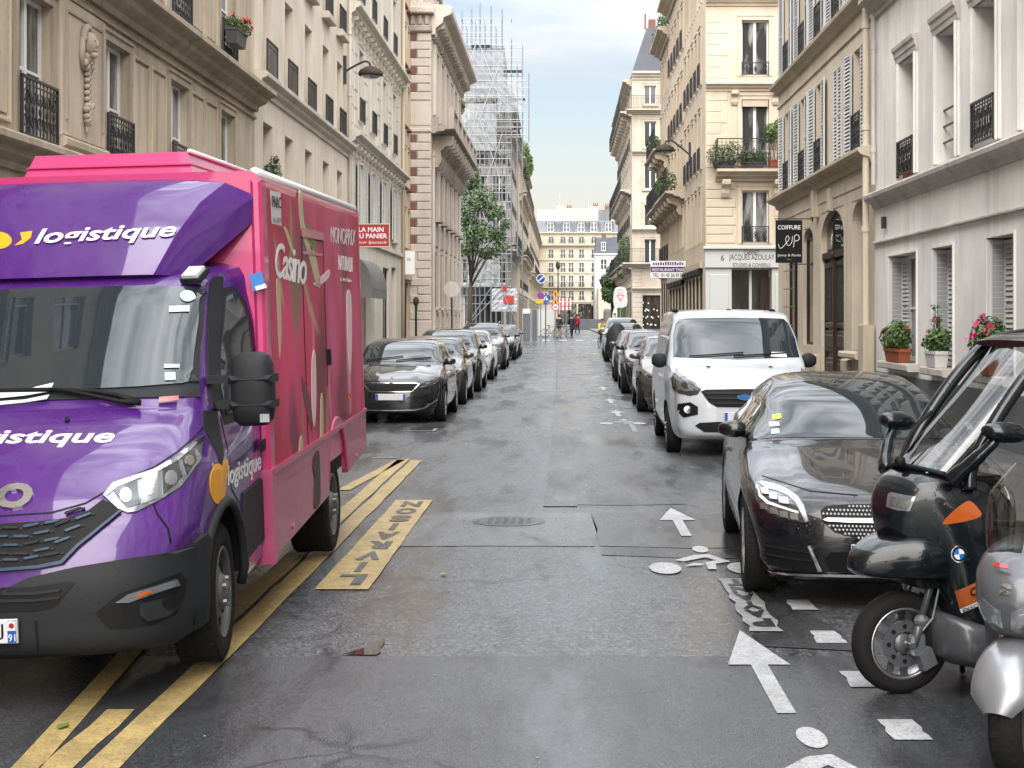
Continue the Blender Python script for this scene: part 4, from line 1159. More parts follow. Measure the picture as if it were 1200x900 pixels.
# stone courses between the ground floor openings
edges = [(0.05, U(39.9)), (U(38.0), U(37.1)), (U(35.65), U(34.55)-0.12), (U(31.75)+0.12, U(30.85)), (U(29.15), W2-0.05)]
for a, b in edges:
    MB().cbox(a+0.01,b-0.01,-0.10,0,0,1.0,0.03).build('plinth', M['stone_r2_trim'], R2)
mb = MB(); arc_top(mb, U(34.55), U(31.75), 3.55, 4.18, 0.0, 0.19); arc_top(mb, U(30.85), U(29.15), 3.72, 4.17, 0.0, 0.4); arc_top(mb, U(37.1), U(35.65), 3.62, 3.97, 0.0, 0.28)
mb.build('arch_heads', M['stone_r2'], R2)
inst('keystone', block_mesh(0.30, 0.5, 0.10, M['stone_r2']), R2, (U(33.15)-0.15, 0, 4.14))
inst('keystone', block_mesh(0.24, 0.6, 0.09, M['stone_r2']), R2, (U(33.15)-1.9, 0, 4.15))
def door_leaf(w, h, mats):
    mb = MB()
    mb.box(0,w,0,0.06,0,h)
    t = 0.11
    for z0, z1 in ((0.12,0.85),(0.97,1.45)):
        mb.cbox(t,w-t,-0.045,0,z0,z1,0.03); mb.cbox(t*2,w-t*2,-0.065,-0.04,z0+0.1,z1-0.1,0.02)
    for a, b, c, d in ((0,t,0,h),(w-t,w,0,h)): mb.cbox(a,b,-0.05,0,c,d,0.01)
    mb.cbox(t,w-t,-0.06,0,1.5,1.62,0.02)
    mb.box(t*1.2,w-t*1.2,-0.008,0.0,1.7,h-0.25,1)
    n = max(3, int((w-2*t)/0.1))
    for i in range(1, n): mb.tube([(t+(w-2*t)*i/n,-0.03,1.66),(t+(w-2*t)*i/n,-0.03,h-0.22)], 0.010, 5, 2)
    for k in range(5): mb.ball((w/2,-0.035,1.85+k*(h-2.2)/5), (0.05,0.02,0.07), 6, 4, 2)
    mb.cbox(t,w-t,-0.06,0,h-0.22,h-0.1,0.02)
    return mb.mesh('door_leaf', mats)
dl = door_leaf(1.36, 3.05, [M['dark_wood'], M['shop_glass'], M['iron']])
dr = inst('carriage_door', MB().box(U(34.55)+0.0,U(31.75),0.14,0.18,3.16,4.16).box(U(34.55),U(31.75),0.02,0.14,3.14,3.28).mesh('carriage_door', M['dark_wood']), R2)
inst('door_leaf', dl, dr, (U(34.55)+0.03, 0.12, 0.12)); inst('door_leaf', dl, dr, (U(34.55)+1.41, 0.12, 0.12))
for k in range(3): inst('transom_pane', MB().box(0,0.78,-0.02,0.0,0,0.62).mesh('transom_pane', M['shop_glass']), dr, (U(34.55)+0.14+k*0.87, 0.135, 3.36))
mb = MB(); mb.cbox(U(34.55)+1.33,U(34.55)+1.48,0.02,0.12,0.12,3.2,0.03); mb.ball((U(34.55)+1.40,0.02,3.18), (0.12,0.06,0.10), 8, 5); mb.build('door_post', M['dark_wood'], dr)
window(R2, U(30.85)+0.08, 1.2, 1.54, 2.6, 0.22, 'plain', 'white_wood', 'pane')
inst('shutter', shutter_mesh(0.32, 2.0), R2, (U(29.15)-0.06, 0.22, 1.25), (0,0,-pi/2-0.12))
MB().cbox(U(30.9),U(29.1),-0.28,0.4,1.05,1.18,0.03).build('sill', M['stone_r2_trim'], R2)
window(R2, U(37.1), 1.2, 1.45, 2.55, 0.08, 'one', 'dark_wood', 'shop_glass', 'shop_window')
window(R2, U(39.9), 1.1, 1.9, 2.5, 0.08, 'plain', 'dark_wood', 'shop_glass', 'shop_window')
mb = MB()
for k in range(6): mb.tube([(U(39.95),-0.06,1.2+k*0.46),(U(37.95),-0.06,1.2+k*0.46)], 0.014, 5)
mb.build('window_bars', M['iron'], R2)
inst('bracket', block_mesh(0.28, 0.62, 0.16, M['stone_r2_trim']), R2, (U(35.1), 0, 4.12))
def drain(root, x, y, z0, z1, mat, name='drainpipe', r=0.065):
    mb = MB(); mb.tube([(x,y,z0),(x,y,z1)], r, 10)
    z = z0+0.6
    while z < z1:
        mb.tube([(x,y,z),(x,y,z+0.1)], r*1.3, 10); z += 1.9
    return mb.build(name, mat, root, 50.0)
drain(R2, W2-0.12, -0.14, 0.95, 16.0, M['stone_r2'])
MB().cbox(W2-0.36,W2+0.12,-0.24,-0.03,0.55,1.72,0.02).build('pipe_casing', M['stone_r2_trim'], R2)
drain(R2, W2+0.22, -0.07, 4.3, 16.0, M['stone_r1_trim'], 'drainpipe', 0.04)
# --- R3: corner house across the side street, end wall faces the viewer
R3X, R3Y = 5.1, 55.0
R3 = building('corner_house', 'peach limestone corner house with grey law office shop front and planted balcony', (0, R3Y, 0), 0)
fx = lambda px: (px-CU)*R3Y/FPX
ops = [(fx(869),fx(901),4.5,6.4),(fx(869),fx(901),7.25,9.65),(fx(869),fx(901),10.5,12.5),(fx(869),fx(901),13.5,15.4),(fx(857),fx(904),0.25,3.62,0.45)]
for s_ in (1, 2): ops += [(fx(869)+2.6*s_,fx(901)+2.6*s_,z0,z1) for z0, z1 in ((4.5,6.4),(7.25,9.65),(10.5,12.5),(13.5,15.4))]
wall(R3, 14.0, 17.4, ops, M['stone_r3'], 1.0, 'wall', 0.0, R3X)
for s_ in (0, 1, 2):
    for z0, z1 in ((4.5,6.4),(7.25,9.65),(10.5,12.5),(13.5,15.4)):
        window(R3, fx(869)+2.6*s_, z0, fx(901)-fx(869), z1-z0, 0.18, 'plain')
        surround(R3, fx(869)+2.6*s_, fx(901)+2.6*s_, z0, z1, M['stone_r3'], 0.14, 0.04)
        railing(R3, fx(869)+2.6*s_, z0, fx(901)-fx(869), 0.62 if z0 < 7 else 0.5, -0.05, 'scroll')
moulding(R3, fx(838), 9.5, cornice_prof(6.72, 7.12, 0.75), M['stone_r3_trim'], 'balcony_slab')
scroll_console(R3, fx(845), 6.75, 0.28, 0.6, 0.6, M['stone_r3']); scroll_console(R3, fx(906), 6.75, 0.28, 0.6, 0.6, M['stone_r3'])
railing(R3, fx(838), 7.14, fx(914)-fx(838), 1.05, -0.72, 'scroll', 'balcony_railing')
MB().box(-0.02,0.02,-0.72,-0.02,7.14,8.18).build('balcony_railing', M['iron'], R3, loc=(fx(838)+0.02,0,0))
MB().box(fx(870),fx(900),-0.03,0.12,9.4,9.62).build('blind_valance', M['stone_r3_trim'], R3)
moulding(R3, R3X, 14, cornice_prof(9.95, 10.25, 0.30), M['stone_r3'])
for q in (fx(857), fx(905)): scroll_console(R3, q, 9.96, 0.22, 0.5, 0.28, M['stone_r3'])
moulding(R3, R3X, 14, cornice_prof(13.0, 13.3, 0.35), M['stone_r3'])
moulding(R3, R3X, 14, cornice_prof(16.8, 17.4, 0.6), M['stone_r3'])
for k in range(7):                                  # banded corner stones, long and short
    course(R3, R3X+0.01, fx(869)-0.2-(0.1 if k % 2 else 0), 4.5+k*0.32, 0.32, M['stone_r3'], 0.035, 0.02, (3.0,))
    course(R3, fx(901)+0.2, fx(869)+2.4, 4.5+k*0.32, 0.32, M['stone_r3'], 0.035, 0.02, (3.0,))
for k in range(14): course(R3, R3X+0.01, R3X+(0.55 if k % 2 else 0.8), 7.2+k*0.4, 0.4, M['stone_r3'], 0.02, 0.015, (3.0,))
# shop front (painted grey)
mb = MB()
mb.cbox(R3X-0.02,fx(857),-0.12,0.0,0.0,3.62,0.02); mb.cbox(fx(904),fx(938),-0.12,0,0,3.62,0.02)
mb.cbox(R3X-0.05,9.2,-0.22,0,3.62,4.28,0.02); mb.cbox(R3X-0.12,9.3,-0.34,0,4.28,4.38,0.02)
for a, b in ((R3X+0.12,fx(857)-0.1),(fx(904)+0.1,fx(930))): mb.cbox(a,b,-0.15,-0.1,0.9,3.4,0.03); mb.cbox(a,b,-0.15,-0.1,0.15,0.75,0.03)
sh = mb.build('shop_front', M['paint_grey'], R3)
window(R3, fx(857), 0.25, fx(904)-fx(857), 3.37, 0.30, 'plain', 'paint_grey', 'shop_glass', 'shop_window')
MB().box(fx(892),fx(903),0.22,0.29,0.3,3.3).build('inner_door', M['dark_wood'], R3)
for s_, sz, zz in (('CABINET', 0.16, 4.16), ('JACQUES AZOULAY', 0.25, 3.97), ('ÉTUDES & CONSEILS', 0.15, 3.74)):
    V, F = fit(text_mesh2d(s_), {'CABINET': 0.55, 'JACQUES AZOULAY': 1.62, 'ÉTUDES & CONSEILS': 1.32}[s_], sz)
    mb = MB(); mb.add([(fx(880)+u, -0.226, zz+v) for u, v in V], F); mb.build('lettering', M['black'], R3)
V, F = fit(text_mesh2d('6'), 0.12, 0.2); mb = MB(); mb.add([(fx(846)+u, -0.226, 3.97+v) for u, v in V], F); mb.build('lettering', M['black'], R3)
# street wings of the right side (X = 5.1), three different fronts
rows_r = [(4.6,6.5),(7.3,9.4),(10.4,12.4),(13.4,15.3)]
street_front('corner_house_wing', 'street wing of the peach corner house with stepped window heads', R3X, 56.05, 64.2, 17.3, M['stone_r3'], M['stone_r3_trim'], rows_r, 5, False, (), 3.4, None, (1, 2), 'pane', fascia='grille_black')
street_front('apartment_house', 'right side stone house with long iron balcony over the restaurant', R3X-0.02, 64.25, 73.5, 16.6, M['stone_r3'], M['stone_r3_trim'], [(4.8,6.4),(7.2,9.2),(10.1,12.1),(13.2,15.0)], 5, False, (1,), 3.2, 3.0, (2, 3), fascia='black')
street_front('apartment_house', 'right side house with planted upper balconies before the crossing', R3X+0.02, 73.55, 80.5, 15.8, M['stone_r4'], M['stone_r3_trim'], [(4.6,6.3),(7.2,9.1),(10.0,12.0),(13.0,14.6)], 4, False, (1, 2), 3.6, 3.4, (0,))
# --- R4: corner block after the crossing
R4X, R4Y = 4.8, 107.0
R4 = building('corner_block', 'narrow ended corner apartment block with steep slate roof past the crossing on the right', (0, R4Y, 0), 0)
f4 = lambda px: (px-CU)*R4Y/FPX
rw = [(5.4+0.2,7.2),(10.7,12.4),(13.7,15.5),(16.6,18.0)]
cs = [f4(762), f4(762)+3.0, f4(762)+6.0]
ops = [(c-0.42,c+0.42,z0,z1) for c in cs for z0, z1 in [(5.6,7.3),(8.2,9.7),(10.8,12.6),(13.7,15.5),(16.7,18.0)]]+[(f4(751),f4(774),0.5,3.4,0.3)]
wall(R4, 16.0, 18.9, ops, M['stone_r4'], 1.0, 'wall', 0.0, R4X)
for c in cs:
    for z0, z1 in [(5.6,7.3),(8.2,9.7),(10.8,12.6),(13.7,15.5),(16.7,18.0)]:
        window(R4, c-0.42, z0, 0.84, z1-z0, 0.2, 'plain', 'white_wood', 'pane_far'); surround(R4, c-0.42, c+0.42, z0, z1, M['stone_r4'], 0.14, 0.05)
        MB().cbox(c-0.55,c+0.55,-0.12,0,z0-0.16,z0,0.02).build('sill', M['stone_r4'], R4)
window(R4, f4(751), 0.5, f4(774)-f4(751), 2.9, 0.15, 'plain', 'dark_wood', 'shop_glass', 'shop_window')
mb = MB(); rg = random.Random(5)
for k in range(26): mb.ball((f4(752)+rg.uniform(0.1,1.2),0.13,0.8+0.5*int(k/6)+rg.uniform(0,.12)), (0.05,0.02,0.06), 6, 4)
mb.build('window_display', M['white'], R4)
for z in (7.75, 13.15, 16.0): moulding(R4, R4X, 16, cornice_prof(z, z+0.3, 0.35), M['stone_r4'])
moulding(R4, R4X-0.7, 16, cornice_prof(7.75-2.45, 7.75-2.1, 0.75), M['stone_r4'], 'balcony_slab')
railing(R4, R4X-0.7, 5.67, 9, 0.95, -0.7, 'bars', 'balcony_railing')
moulding(R4, R4X-0.4, 16, cornice_prof(16.0, 16.3, 0.7), M['stone_r4'], 'balcony_slab')
railing(R4, R4X-0.4, 16.32, 9, 0.9, -0.62, 'bars', 'balcony_railing')
moulding(R4, R4X, 16, cornice_prof(18.4, 18.95, 0.5), M['stone_r4'])
moulding(R4, R4X, 16, cornice_prof(3.6, 3.95, 0.3), M['stone_r4'])
for k in range(9): course(R4, R4X+0.02, f4(755)-0.1, 0.5+k*0.34, 0.34, M['stone_r4'], 0.03, 0.02, (0.8,))
for k in range(5): course(R4, R4X+0.02, f4(752), 3.98+k*0.26, 0.26, M['stone_r4'], 0.03, 0.02, (0.9,))
mb = MB()
mb.add(((R4X,0.1,18.95),(16,0.1,18.95),(16,12,18.95),(R4X,12,18.95),(R4X+1.1,1.5,22.3),(14,1.5,22.3),(14,11,22.3),(R4X+1.1,11,22.3)), ((0,1,5,4),(1,2,6,5),(2,3,7,6),(3,0,4,7),(4,5,6,7)))
rf = mb.build('roof', M['slate'], R4)
mb = MB(); mb.box(f4(757),f4(757)+0.12,2,2.12,22.3,23.4); mb.box(f4(763),f4(763)+0.5,3,3.5,22.3,23.2); mb.build('chimney', M['brick'], rf)
street_front('corner_block_wing', 'street wing of the slate roofed corner block with curved balconies', R4X, 108.05, 134, 18.6, M['stone_r4'], M['stone_r4'], [(5.6,7.3),(8.3,9.9),(10.9,12.6),(13.7,15.4),(16.4,17.8)], 9, False, (0, 2, 4), 3.7, 3.0, (1, 3))
# --- low white house and long block at the far end of the street
WY = 205.0
fw = lambda px: (px-CU)*WY/FPX
zw = lambda py, Y: EYE+(CV-py)*Y/FPX
Wh = building('white_house', 'low pale grey house with slate mansard in front of the far cream block', (0, WY, 0), 0)
ops = [(fw(x)-0.42,fw(x)+0.42,zw(y1,WY),zw(y0,WY)) for x in (707.5, 719) for y0, y1 in ((324,336),(304,316))]
wall(Wh, fw(731), zw(297.5,WY), ops, M['stone_white'], 9, 'wall', 0, fw(697))
for o_ in ops: window(Wh, o_[0], o_[2], 0.84, o_[3]-o_[2], 0.2, 'two', 'white_wood', 'pane_far')
moulding(Wh, fw(696), fw(732), band_prof(zw(299,WY), zw(297,WY), 0.2), M['stone_white'])
rf = MB(); rf.add(((fw(697),0.1,zw(297,WY)),(fw(731),0.1,zw(297,WY)),(fw(731),9,zw(297,WY)),(fw(697),9,zw(297,WY)),(fw(699.5),1.6,zw(277.5,WY)),(fw(729),1.6,zw(277.5,WY)),(fw(729),8,zw(277,WY)),(fw(699.5),8,zw(277,WY))),
    ((0,1,5,4),(1,2,6,5),(2,3,7,6),(3,0,4,7),(4,5,6,7)))
rf = rf.build('roof', M['slate'], Wh)
window(Wh, fw(704.5), zw(294,WY), fw(710)-fw(704.5), 1.2, 0.3, 'two', 'white_wood', 'pane_far', 'dormer')
MB().box(fw(706),fw(711),3,4.5,zw(277,WY),zw(272,WY)).build('chimney', M['brick'], Wh)
MB().box(fw(700),fw(712),-6,-0.1,0,zw(338,WY)).build('annex', M['stone_end'], Wh)
EY = 262.0
fe = lambda px: (px-CU)*EY/FPX
EB = building('apartment_block', 'long cream apartment block with zinc attic closing the far end of the street', (0, EY, 0), 0)
ops = []; wl_ = []
for x in (645.7, 659.8, 669.2, 681.5, 696, 708, 720):
    for y0, y1 in ((341,352),(323,336.5),(308,319),(292.5,302.5),(277.5,285)):
        o_ = (fe(x)-0.42,fe(x)+0.42,zw(y1,EY),zw(y0,EY)); ops.append(o_); wl_.append(o_)
ar = [(fe(662)-0.9,fe(662)+0.9),(fe(671)-0.7,fe(671)+0.7),(fe(686)-1.3,fe(686)+1.3),(fe(700)-1,fe(700)+1)]
ops += [(a,b,0.6,zw(357,EY)+0.6,0.5) for a, b in ar]
wall(EB, fe(760), zw(273.5,EY), ops, M['stone_end'], 10, 'wall', -1.0, fe(600))
for o_ in wl_:
    window(EB, o_[0], o_[2], 0.84, o_[3]-o_[2], 0.2, 'two', 'white_wood', 'pane_far')
    railing(EB, o_[0]-0.1, o_[2], 1.04, 0.6, -0.08, 'bars')
    surround(EB, o_[0], o_[1], o_[2], o_[3], M['stone_end'], 0.2, 0.08)
for a, b in ar:
    window(EB, a, 0.6, b-a, zw(357,EY), 0.35, 'plain', 'dark_wood', 'shop_glass', 'shop_window')
    mb = MB(); arc_top(mb, a, b, zw(357,EY)-0.4, zw(357,EY)+0.62, -0.05, 0.4); mb.build('arch_head', M['stone_end'], EB)
for y, o_ in ((273.5,0.7),(288,0.9),(337.5,0.9),(305,0.25),(320.5,0.25),(354.5,0.3)): moulding(EB, fe(600), fe(760), cornice_prof(zw(y,EY)-0.25, zw(y,EY)+0.15, o_), M['stone_end'])
for y in (288, 337.5): railing(EB, fe(636), zw(y,EY)+0.16, fe(725)-fe(636), 0.9, -0.85, 'bars', 'balcony_railing')
at = MB(); at.add(((fe(600),0.4,zw(273,EY)),(fe(760),0.4,zw(273,EY)),(fe(760),1.2,zw(258,EY)),(fe(600),1.2,zw(258,EY)),(fe(760),10,zw(256,EY)),(fe(600),10,zw(256,EY))), ((0,1,2,3),(3,2,4,5)))
at = at.build('attic', M['zinc'], EB)
for x in (645, 664, 681, 696, 713):
    window(EB, fe(x)-0.55, zw(271.5,EY), 1.1, 1.55, 0.35, 'two', 'white_wood', 'pane_far', 'dormer')
    MB().box(fe(x)-0.72,fe(x)+0.72,0.36,1.4,zw(260.5,EY),zw(259.6,EY)).build('dormer_head', M['zinc'], EB)
for x in (652, 656, 672, 688, 690, 703, 718): MB().box(fe(x)-0.06,fe(x)+0.06,0.30,0.8,zw(273,EY),zw(259,EY)).build('pilaster', M['zinc'], EB)
mb = MB(); rg = random.Random(11)
BK = building('rooftops', 'jumble of grey and cream rooftops with chimneys behind the far block', (0, EY+40, 0), 0)
EY2 = EY+40
f2 = lambda px: (px-CU)*EY2/FPX
for x0, x1, y, mt in ((630,652,246,'stone_white'),(652,661,241,'stone_end'),(661,692,244,'stone_r4'),(692,701,242,'stone_r3'),(701,716,246,'zinc'),(714,740,243,'stone_r3')):
    MB().box(f2(x0),f2(x1),0,8+rg.uniform(0,2),0,zw(y,EY2)).build('roof_block', M[mt], BK)
for x, y in ((667,242.5),(698,240),(712,241)):
    mb = MB(); mb.box(f2(x)-0.5,f2(x)+0.5,1,2,zw(247,EY2),zw(y,EY2)); 
    for k in range(3): mb.cyl((f2(x)-0.35+0.35*k,1.5,zw(y,EY2)),(f2(x)-0.35+0.35*k,1.5,zw(y,EY2)+0.5), 0.1, 6)
    mb.build('chimney', M['brick'], BK)
mb = MB(); mb.tube([(f2(656),2,zw(243,EY2)),(f2(656),2,zw(224,EY2))], 0.06, 5); mb.tube([(f2(690),2,zw(243,EY2)),(f2(690),2,zw(232,EY2))], 0.05, 5)
mb.tube([(f2(653),2,zw(229,EY2)),(f2(659),2,zw(229,EY2))], 0.04, 5)
mb.build('aerial', M['steel'], BK)
# ------------------------------------------------------------------ vehicle kit (local: nose at y=0 facing -y, tail at +y, x across)
class Shell:
    """prof: [(y, z, bow, crown)] from the front lip over the roof to the rear lip; plan: y -> half width; tuck: z -> inset"""
    def __init__(s, prof, plan, tuck, arches, zs, n=2.6, sub=5, step=0.09, cols=14, ridge=None):
        s.ridge = ridge
        s.prof, s.plan, s.tuck, s.n, s.sub = prof, plan, tuck, n, sub
        s.P = crom(prof, sub)
        s.cols = cols
        mb = MB(); K = len(s.P)
        for i in range(K):                       # top shell, left edge to right edge
            for j in range(-cols, cols+1):
                sg = 1 if j >= 0 else -1
                q = abs(j)/cols; q = 1-(1-q)**1.25
                mb.v.append(s.T(i/sub, sg*q))
        W = 2*cols+1
        for i in range(K-1):
            for j in range(W-1): mb.f.append((i*W+j, i*W+j+1, (i+1)*W+j+1, (i+1)*W+j)); mb.m.append(0)
        E = [(p[0]+p[2], p[1]-p[3]) for p in s.P]
        low = []
        y_end, y_start = E[-1][0], E[0][0]
        for (yc, r, zc) in sorted(arches, reverse=True):
            dz = zs-zc; h = sqrt(max(r*r-dz*dz, 0.0))
            a0 = math.atan2(dz, h)
            low.append((yc+h, zs))
            for k in range(1, 16):
                a = a0+(pi-2*a0)*k/16
                low.append((yc+r*cos(a), zc+r*sin(a)))
            low.append((yc-h, zs))
        poly = E+low
        s.poly = poly
        V, F = fill2d(poly, step)
        for sg in (1, -1):
            o = len(mb.v)
            mb.v += [(sg*s.S(y, z), y, z) for y, z in V]
            mb.f += [tuple(o+i for i in (f if sg > 0 else f[::-1])) for f in F]; mb.m += [0]*len(F)
            for (yc, r, zc) in arches:           # inner wheel well
                pts = []
                for k in range(17):
                    a = pi*k/16
                    pts.append((yc+r*cos(a), max(zc+r*sin(a), zs)))
                o = len(mb.v)
                for y, z in pts: mb.v += [(sg*s.S(y, z), y, z), (sg*(s.S(y, z)-0.34), y, z)]
                mb.f += [(o+2*k, o+2*k+2, o+2*k+3, o+2*k+1) for k in range(16)]; mb.m += [1]*16
        hw = min(s.plan, key=lambda q: q[0])[1]
        y0 = E[0][0]; y1 = E[-1][0]
        mb.quad((-hw*0.75,y0+0.1,zs+0.03),(hw*0.75,y0+0.1,zs+0.03),(hw*0.75,y1-0.1,zs+0.03),(-hw*0.75,y1-0.1,zs+0.03), 1)
        mxw = max(q[1] for q in s.plan)
        mb.box(-mxw+0.34, mxw-0.34, y0+0.15, y1-0.15, zs+0.02, zs+0.42, 1)
        s.mb = mb
        s.bvh = BVHTree.FromPolygons([Vector(v) for v in mb.v], mb.f)
    def S(s, y, z): return table(s.plan, y)-table(s.tuck, z)
    def T(s, t, q):
        x = max(0.0, min(t*s.sub, len(s.P)-1.001)); i = int(x); f = x-i
        a, b = s.P[i], s.P[i+1]
        y, z, bo, cr = [lerp(a[k], b[k], f) for k in range(4)]
        w = s.S(y+bo, z-cr)
        d = 1-max(0.0, 1-abs(q)**s.n)**(1/s.n)
        if s.ridge and s.ridge[0] < t < s.ridge[1]:     # bonnet creases
            f_ = sin(pi*(t-s.ridge[0])/(s.ridge[1]-s.ridge[0]))**0.5
            u_ = (abs(q)-s.ridge[2])/0.10
            z += s.ridge[3]*f_*(max(0, 1-u_*u_) if u_ > 0 else math.exp(-u_*u_*0.35))
        return (q*w, y+bo*d, z-cr*d)
def top_patch(sh, poly, off, step, skirt=0.012):
    """patch laid on the top shell; poly in (q, t)"""
    V, F = fill2d(poly, step)
    out = []
    for q, t in V:
        p = Vector(sh.T(t, q)); e = 0.02
        du = Vector(sh.T(t, q+e))-Vector(sh.T(t, q-e)); dv = Vector(sh.T(t+e, q))-Vector(sh.T(t-e, q))
        n = du.cross(dv)
        if n.length < 1e-9: n = Vector((0,-1,0))
        n.normalize()
        c = Vector((0, 2.2, 0.6))
        if n.dot(p-c) < 0: n = -n
        out.append((p, n))
    return patch_mesh(out, F, off, skirt)
def patch_mesh(out, F, off, skirt):
    mb = MB()
    mb.v = [tuple(p+n*off) for p, n in out]
    F = [f for f in F]
    mb.f = list(F); mb.m = [0]*len(F)
    cnt = {}
    for f in F:
        for a, b in zip(f, f[1:]+f[:1]): cnt[(a, b)] = 1
    base = {}
    for (a, b) in list(cnt):
        if (b, a) in cnt: continue
        for i in (a, b):
            if i not in base:
                base[i] = len(mb.v); p, n = out[i]; mb.v.append(tuple(p+n*(off-skirt)))
        mb.f.append((a, b, base[b], base[a])); mb.m.append(0)
    return mb
def side_patch(sh, poly, off, step=0.07, sides=(1, -1), skirt=0.012):
    """patch laid on the flank; poly in (y, z)"""
    V, F = fill2d(poly, step)
    mbs = MB()
    for sg in sides:
        out = []
        for y, z in V:
            e = 0.02
            sx = sh.S(y, z); dy = (sh.S(y+e, z)-sh.S(y-e, z))/(2*e); dz = (sh.S(y, z+e)-sh.S(y, z-e))/(2*e)
            n = Vector((sg, -dy, -dz)).normalized()
            out.append((Vector((sg*sx, y, z)), n))
        m = patch_mesh(out, F, off, skirt)
        mbs.add(m.v, m.f)
    if len(sides) == 2: mbs.half = (len(mbs.v)//2, len(mbs.f)//2)
    return mbs
def ray_patch(bvh, VF, ray, off, skirt=0.01, mirror=False, maxd=50):
    """project 2-D points along rays onto a surface"""
    V, F = VF
    out = []; ok = []
    for u, v in V:
        o, d = ray(u, v)
        hit, n, i, dist = bvh.ray_cast(o, d, maxd)
        if hit is None:
            hit, n, i, dist = bvh.find_nearest(o+d*(Vector((0,3,1))-o).length)
            ok.append(False)
        else: ok.append(True)
        if n.dot(d) > 0: n = -n
        out.append((hit, n))
    F = [f for f in F if all(ok[i] for i in f)]
    m = patch_mesh(out, F, off, skirt)
    if mirror:
        k = len(m.v)
        nf = len(m.f)
        m.add([(-x, y, z) for x, y, z in list(m.v)], [tuple(reversed(f)) for f in list(m.f)])
        m.half = (k, nf)
    return m
def front_ray(u, v): return Vector((u, -3, v)), Vector((0, 1, 0))
def pixel_ray(root):                             # ray through a photo pixel in the thing's own frame
    bpy.context.view_layer.update()
    I = root.matrix_world.inverted()
    o = I @ Vector((0, 0, EYE)); R = I.to_3x3()
    def f(u, v): return o, (R @ Vector(((u-CU)/FPX, 1, -(v-CV)/FPX))).normalized()
    return f
def trace(sh, root, poly, off, step=4.0, skirt=0.01, mirror=False, bvh=None):
    return ray_patch(bvh or sh.bvh, fill2d(poly, step), pixel_ray(root), off, skirt, mirror)
def trace_text(sh, root, s, p0, ux, vy, off, shear=0.0, bold=0.0, size=1.0, bvh=None, VF=None):
    """lettering: p0 pixel of its centre, ux/vy pixel vectors of its full width and height"""
    V, F = VF or text_mesh2d(s, shear=shear, bold=bold)
    V, F = fit((V, F), 1.0, 1.0)
    V = [(p0[0]+u*ux[0]+v*vy[0], p0[1]+u*ux[1]+v*vy[1]) for u, v in V]
    return ray_patch(bvh or sh.bvh, (V, F), pixel_ray(root), off, 0.002)
def tyre_mesh(r, w):
    h = w/2; q = r*0.64
    def mk():
        mb = MB()
        prof = [(q,-h*0.80),(q+0.02,-h*0.92),(r*0.84,-h*1.0),(r*0.95,-h*0.93),(r*0.985,-h*0.78),(r,-h*0.5),(r,-0.012),(r*0.985,-0.008),(r*0.985,0.008),(r,0.012),(r,h*0.5),(r*0.985,h*0.78),(r*0.95,h*0.93),(r*0.84,h*1.0),(q+0.02,h*0.92),(q,h*0.80)]
        mb.lathe(prof, (0,0,0), (1,0,0), 40)
        n = 48                                   # tread blocks
        for k in range(n):
            a = 2*pi*k/n; da = 2*pi/n*0.34
            for x0, x1 in ((-h*0.82,-h*0.42),(h*0.42,h*0.82)):
                vs = []
                for rr in (r*0.975, r*1.006):
                    for x, aa in ((x0,a-da),(x1,a-da*0.4),(x1,a+da*1.4),(x0,a+da)): vs.append((x, rr*cos(aa), rr*sin(aa)))
                mb.add(vs, ((4,5,6,7),(0,1,5,4),(1,2,6,5),(2,3,7,6),(3,0,4,7)))
        return mb.mesh('tyre', M['rubber'], 40.0)
    return cached(('tyre', r, w), mk)
def rim_mesh(r, w, style, mat):
    h = w/2; q = r*0.655
    def mk():
        mb = MB()
        mb.lathe([(q,-h*0.8),(q*1.02,h*0.9),(q*1.0,h*0.94),(q*0.94,h*0.86),(q*0.90,h*0.4),(q*0.88,-h*0.6)], (0,0,0), (1,0,0), 32)
        mb.lathe([(q*0.9,-0.02),(0.0,-0.02)], (h*0.1,0,0), (1,0,0), 24, 1)
        mb.lathe([(q*0.62,0.0),(q*0.62,0.02),(0,0.02)], (h*0.12,0,0), (1,0,0), 24, 2)        # brake disc
        if style == 'steel':
            mb.lathe([(q*0.92,h*0.30),(q*0.80,h*0.52),(q*0.60,h*0.66),(q*0.42,h*0.78),(q*0.36,h*0.95),(q*0.28,h*1.0),(q*0.20,h*1.15),(0,h*1.18)], (0,0,0), (1,0,0), 24)
            for k in range(8):
                a = 2*pi*k/8
                mb.cyl((h*0.6,q*0.66*cos(a),q*0.66*sin(a)),(h*0.72,q*0.66*cos(a),q*0.66*sin(a)), q*0.10, 8, 1)
            for k in range(5):
                a = 2*pi*k/5
                mb.cyl((h*0.9,q*0.30*cos(a),q*0.30*sin(a)),(h*1.12,q*0.30*cos(a),q*0.30*sin(a)), 0.014, 6, 2)
        else:
            n = {'five': 5, 'ten': 10, 'seven': 7}[style]
            for k in range(n):
                a = 2*pi*k/n; wd = (0.11 if n == 5 else 0.065)*q/0.21
                for sg in ((-1, 1) if n == 5 else (0,)):
                    off = sg*0.10
                    c1, s1 = cos(a+off), sin(a+off); c2, s2 = cos(a+off*0.55), sin(a+off*0.55)
                    p0 = (h*0.78, q*0.14*c1, q*0.14*s1); p1 = (h*0.80, q*0.95*c2, q*0.95*s2)
                    mb.bar(p0, p1, wd*(0.42 if n == 5 else 0.55), 0.03, 0, (1,0,0))
            mb.lathe([(q*0.26,h*0.55),(q*0.24,h*0.88),(q*0.13,h*0.93),(0,h*0.93)], (0,0,0), (1,0,0), 16)
        return mb.mesh('rim', [M[mat], M['black'], M['steel']], 35.0)
    return cached(('rim', r, w, style, mat), mk)
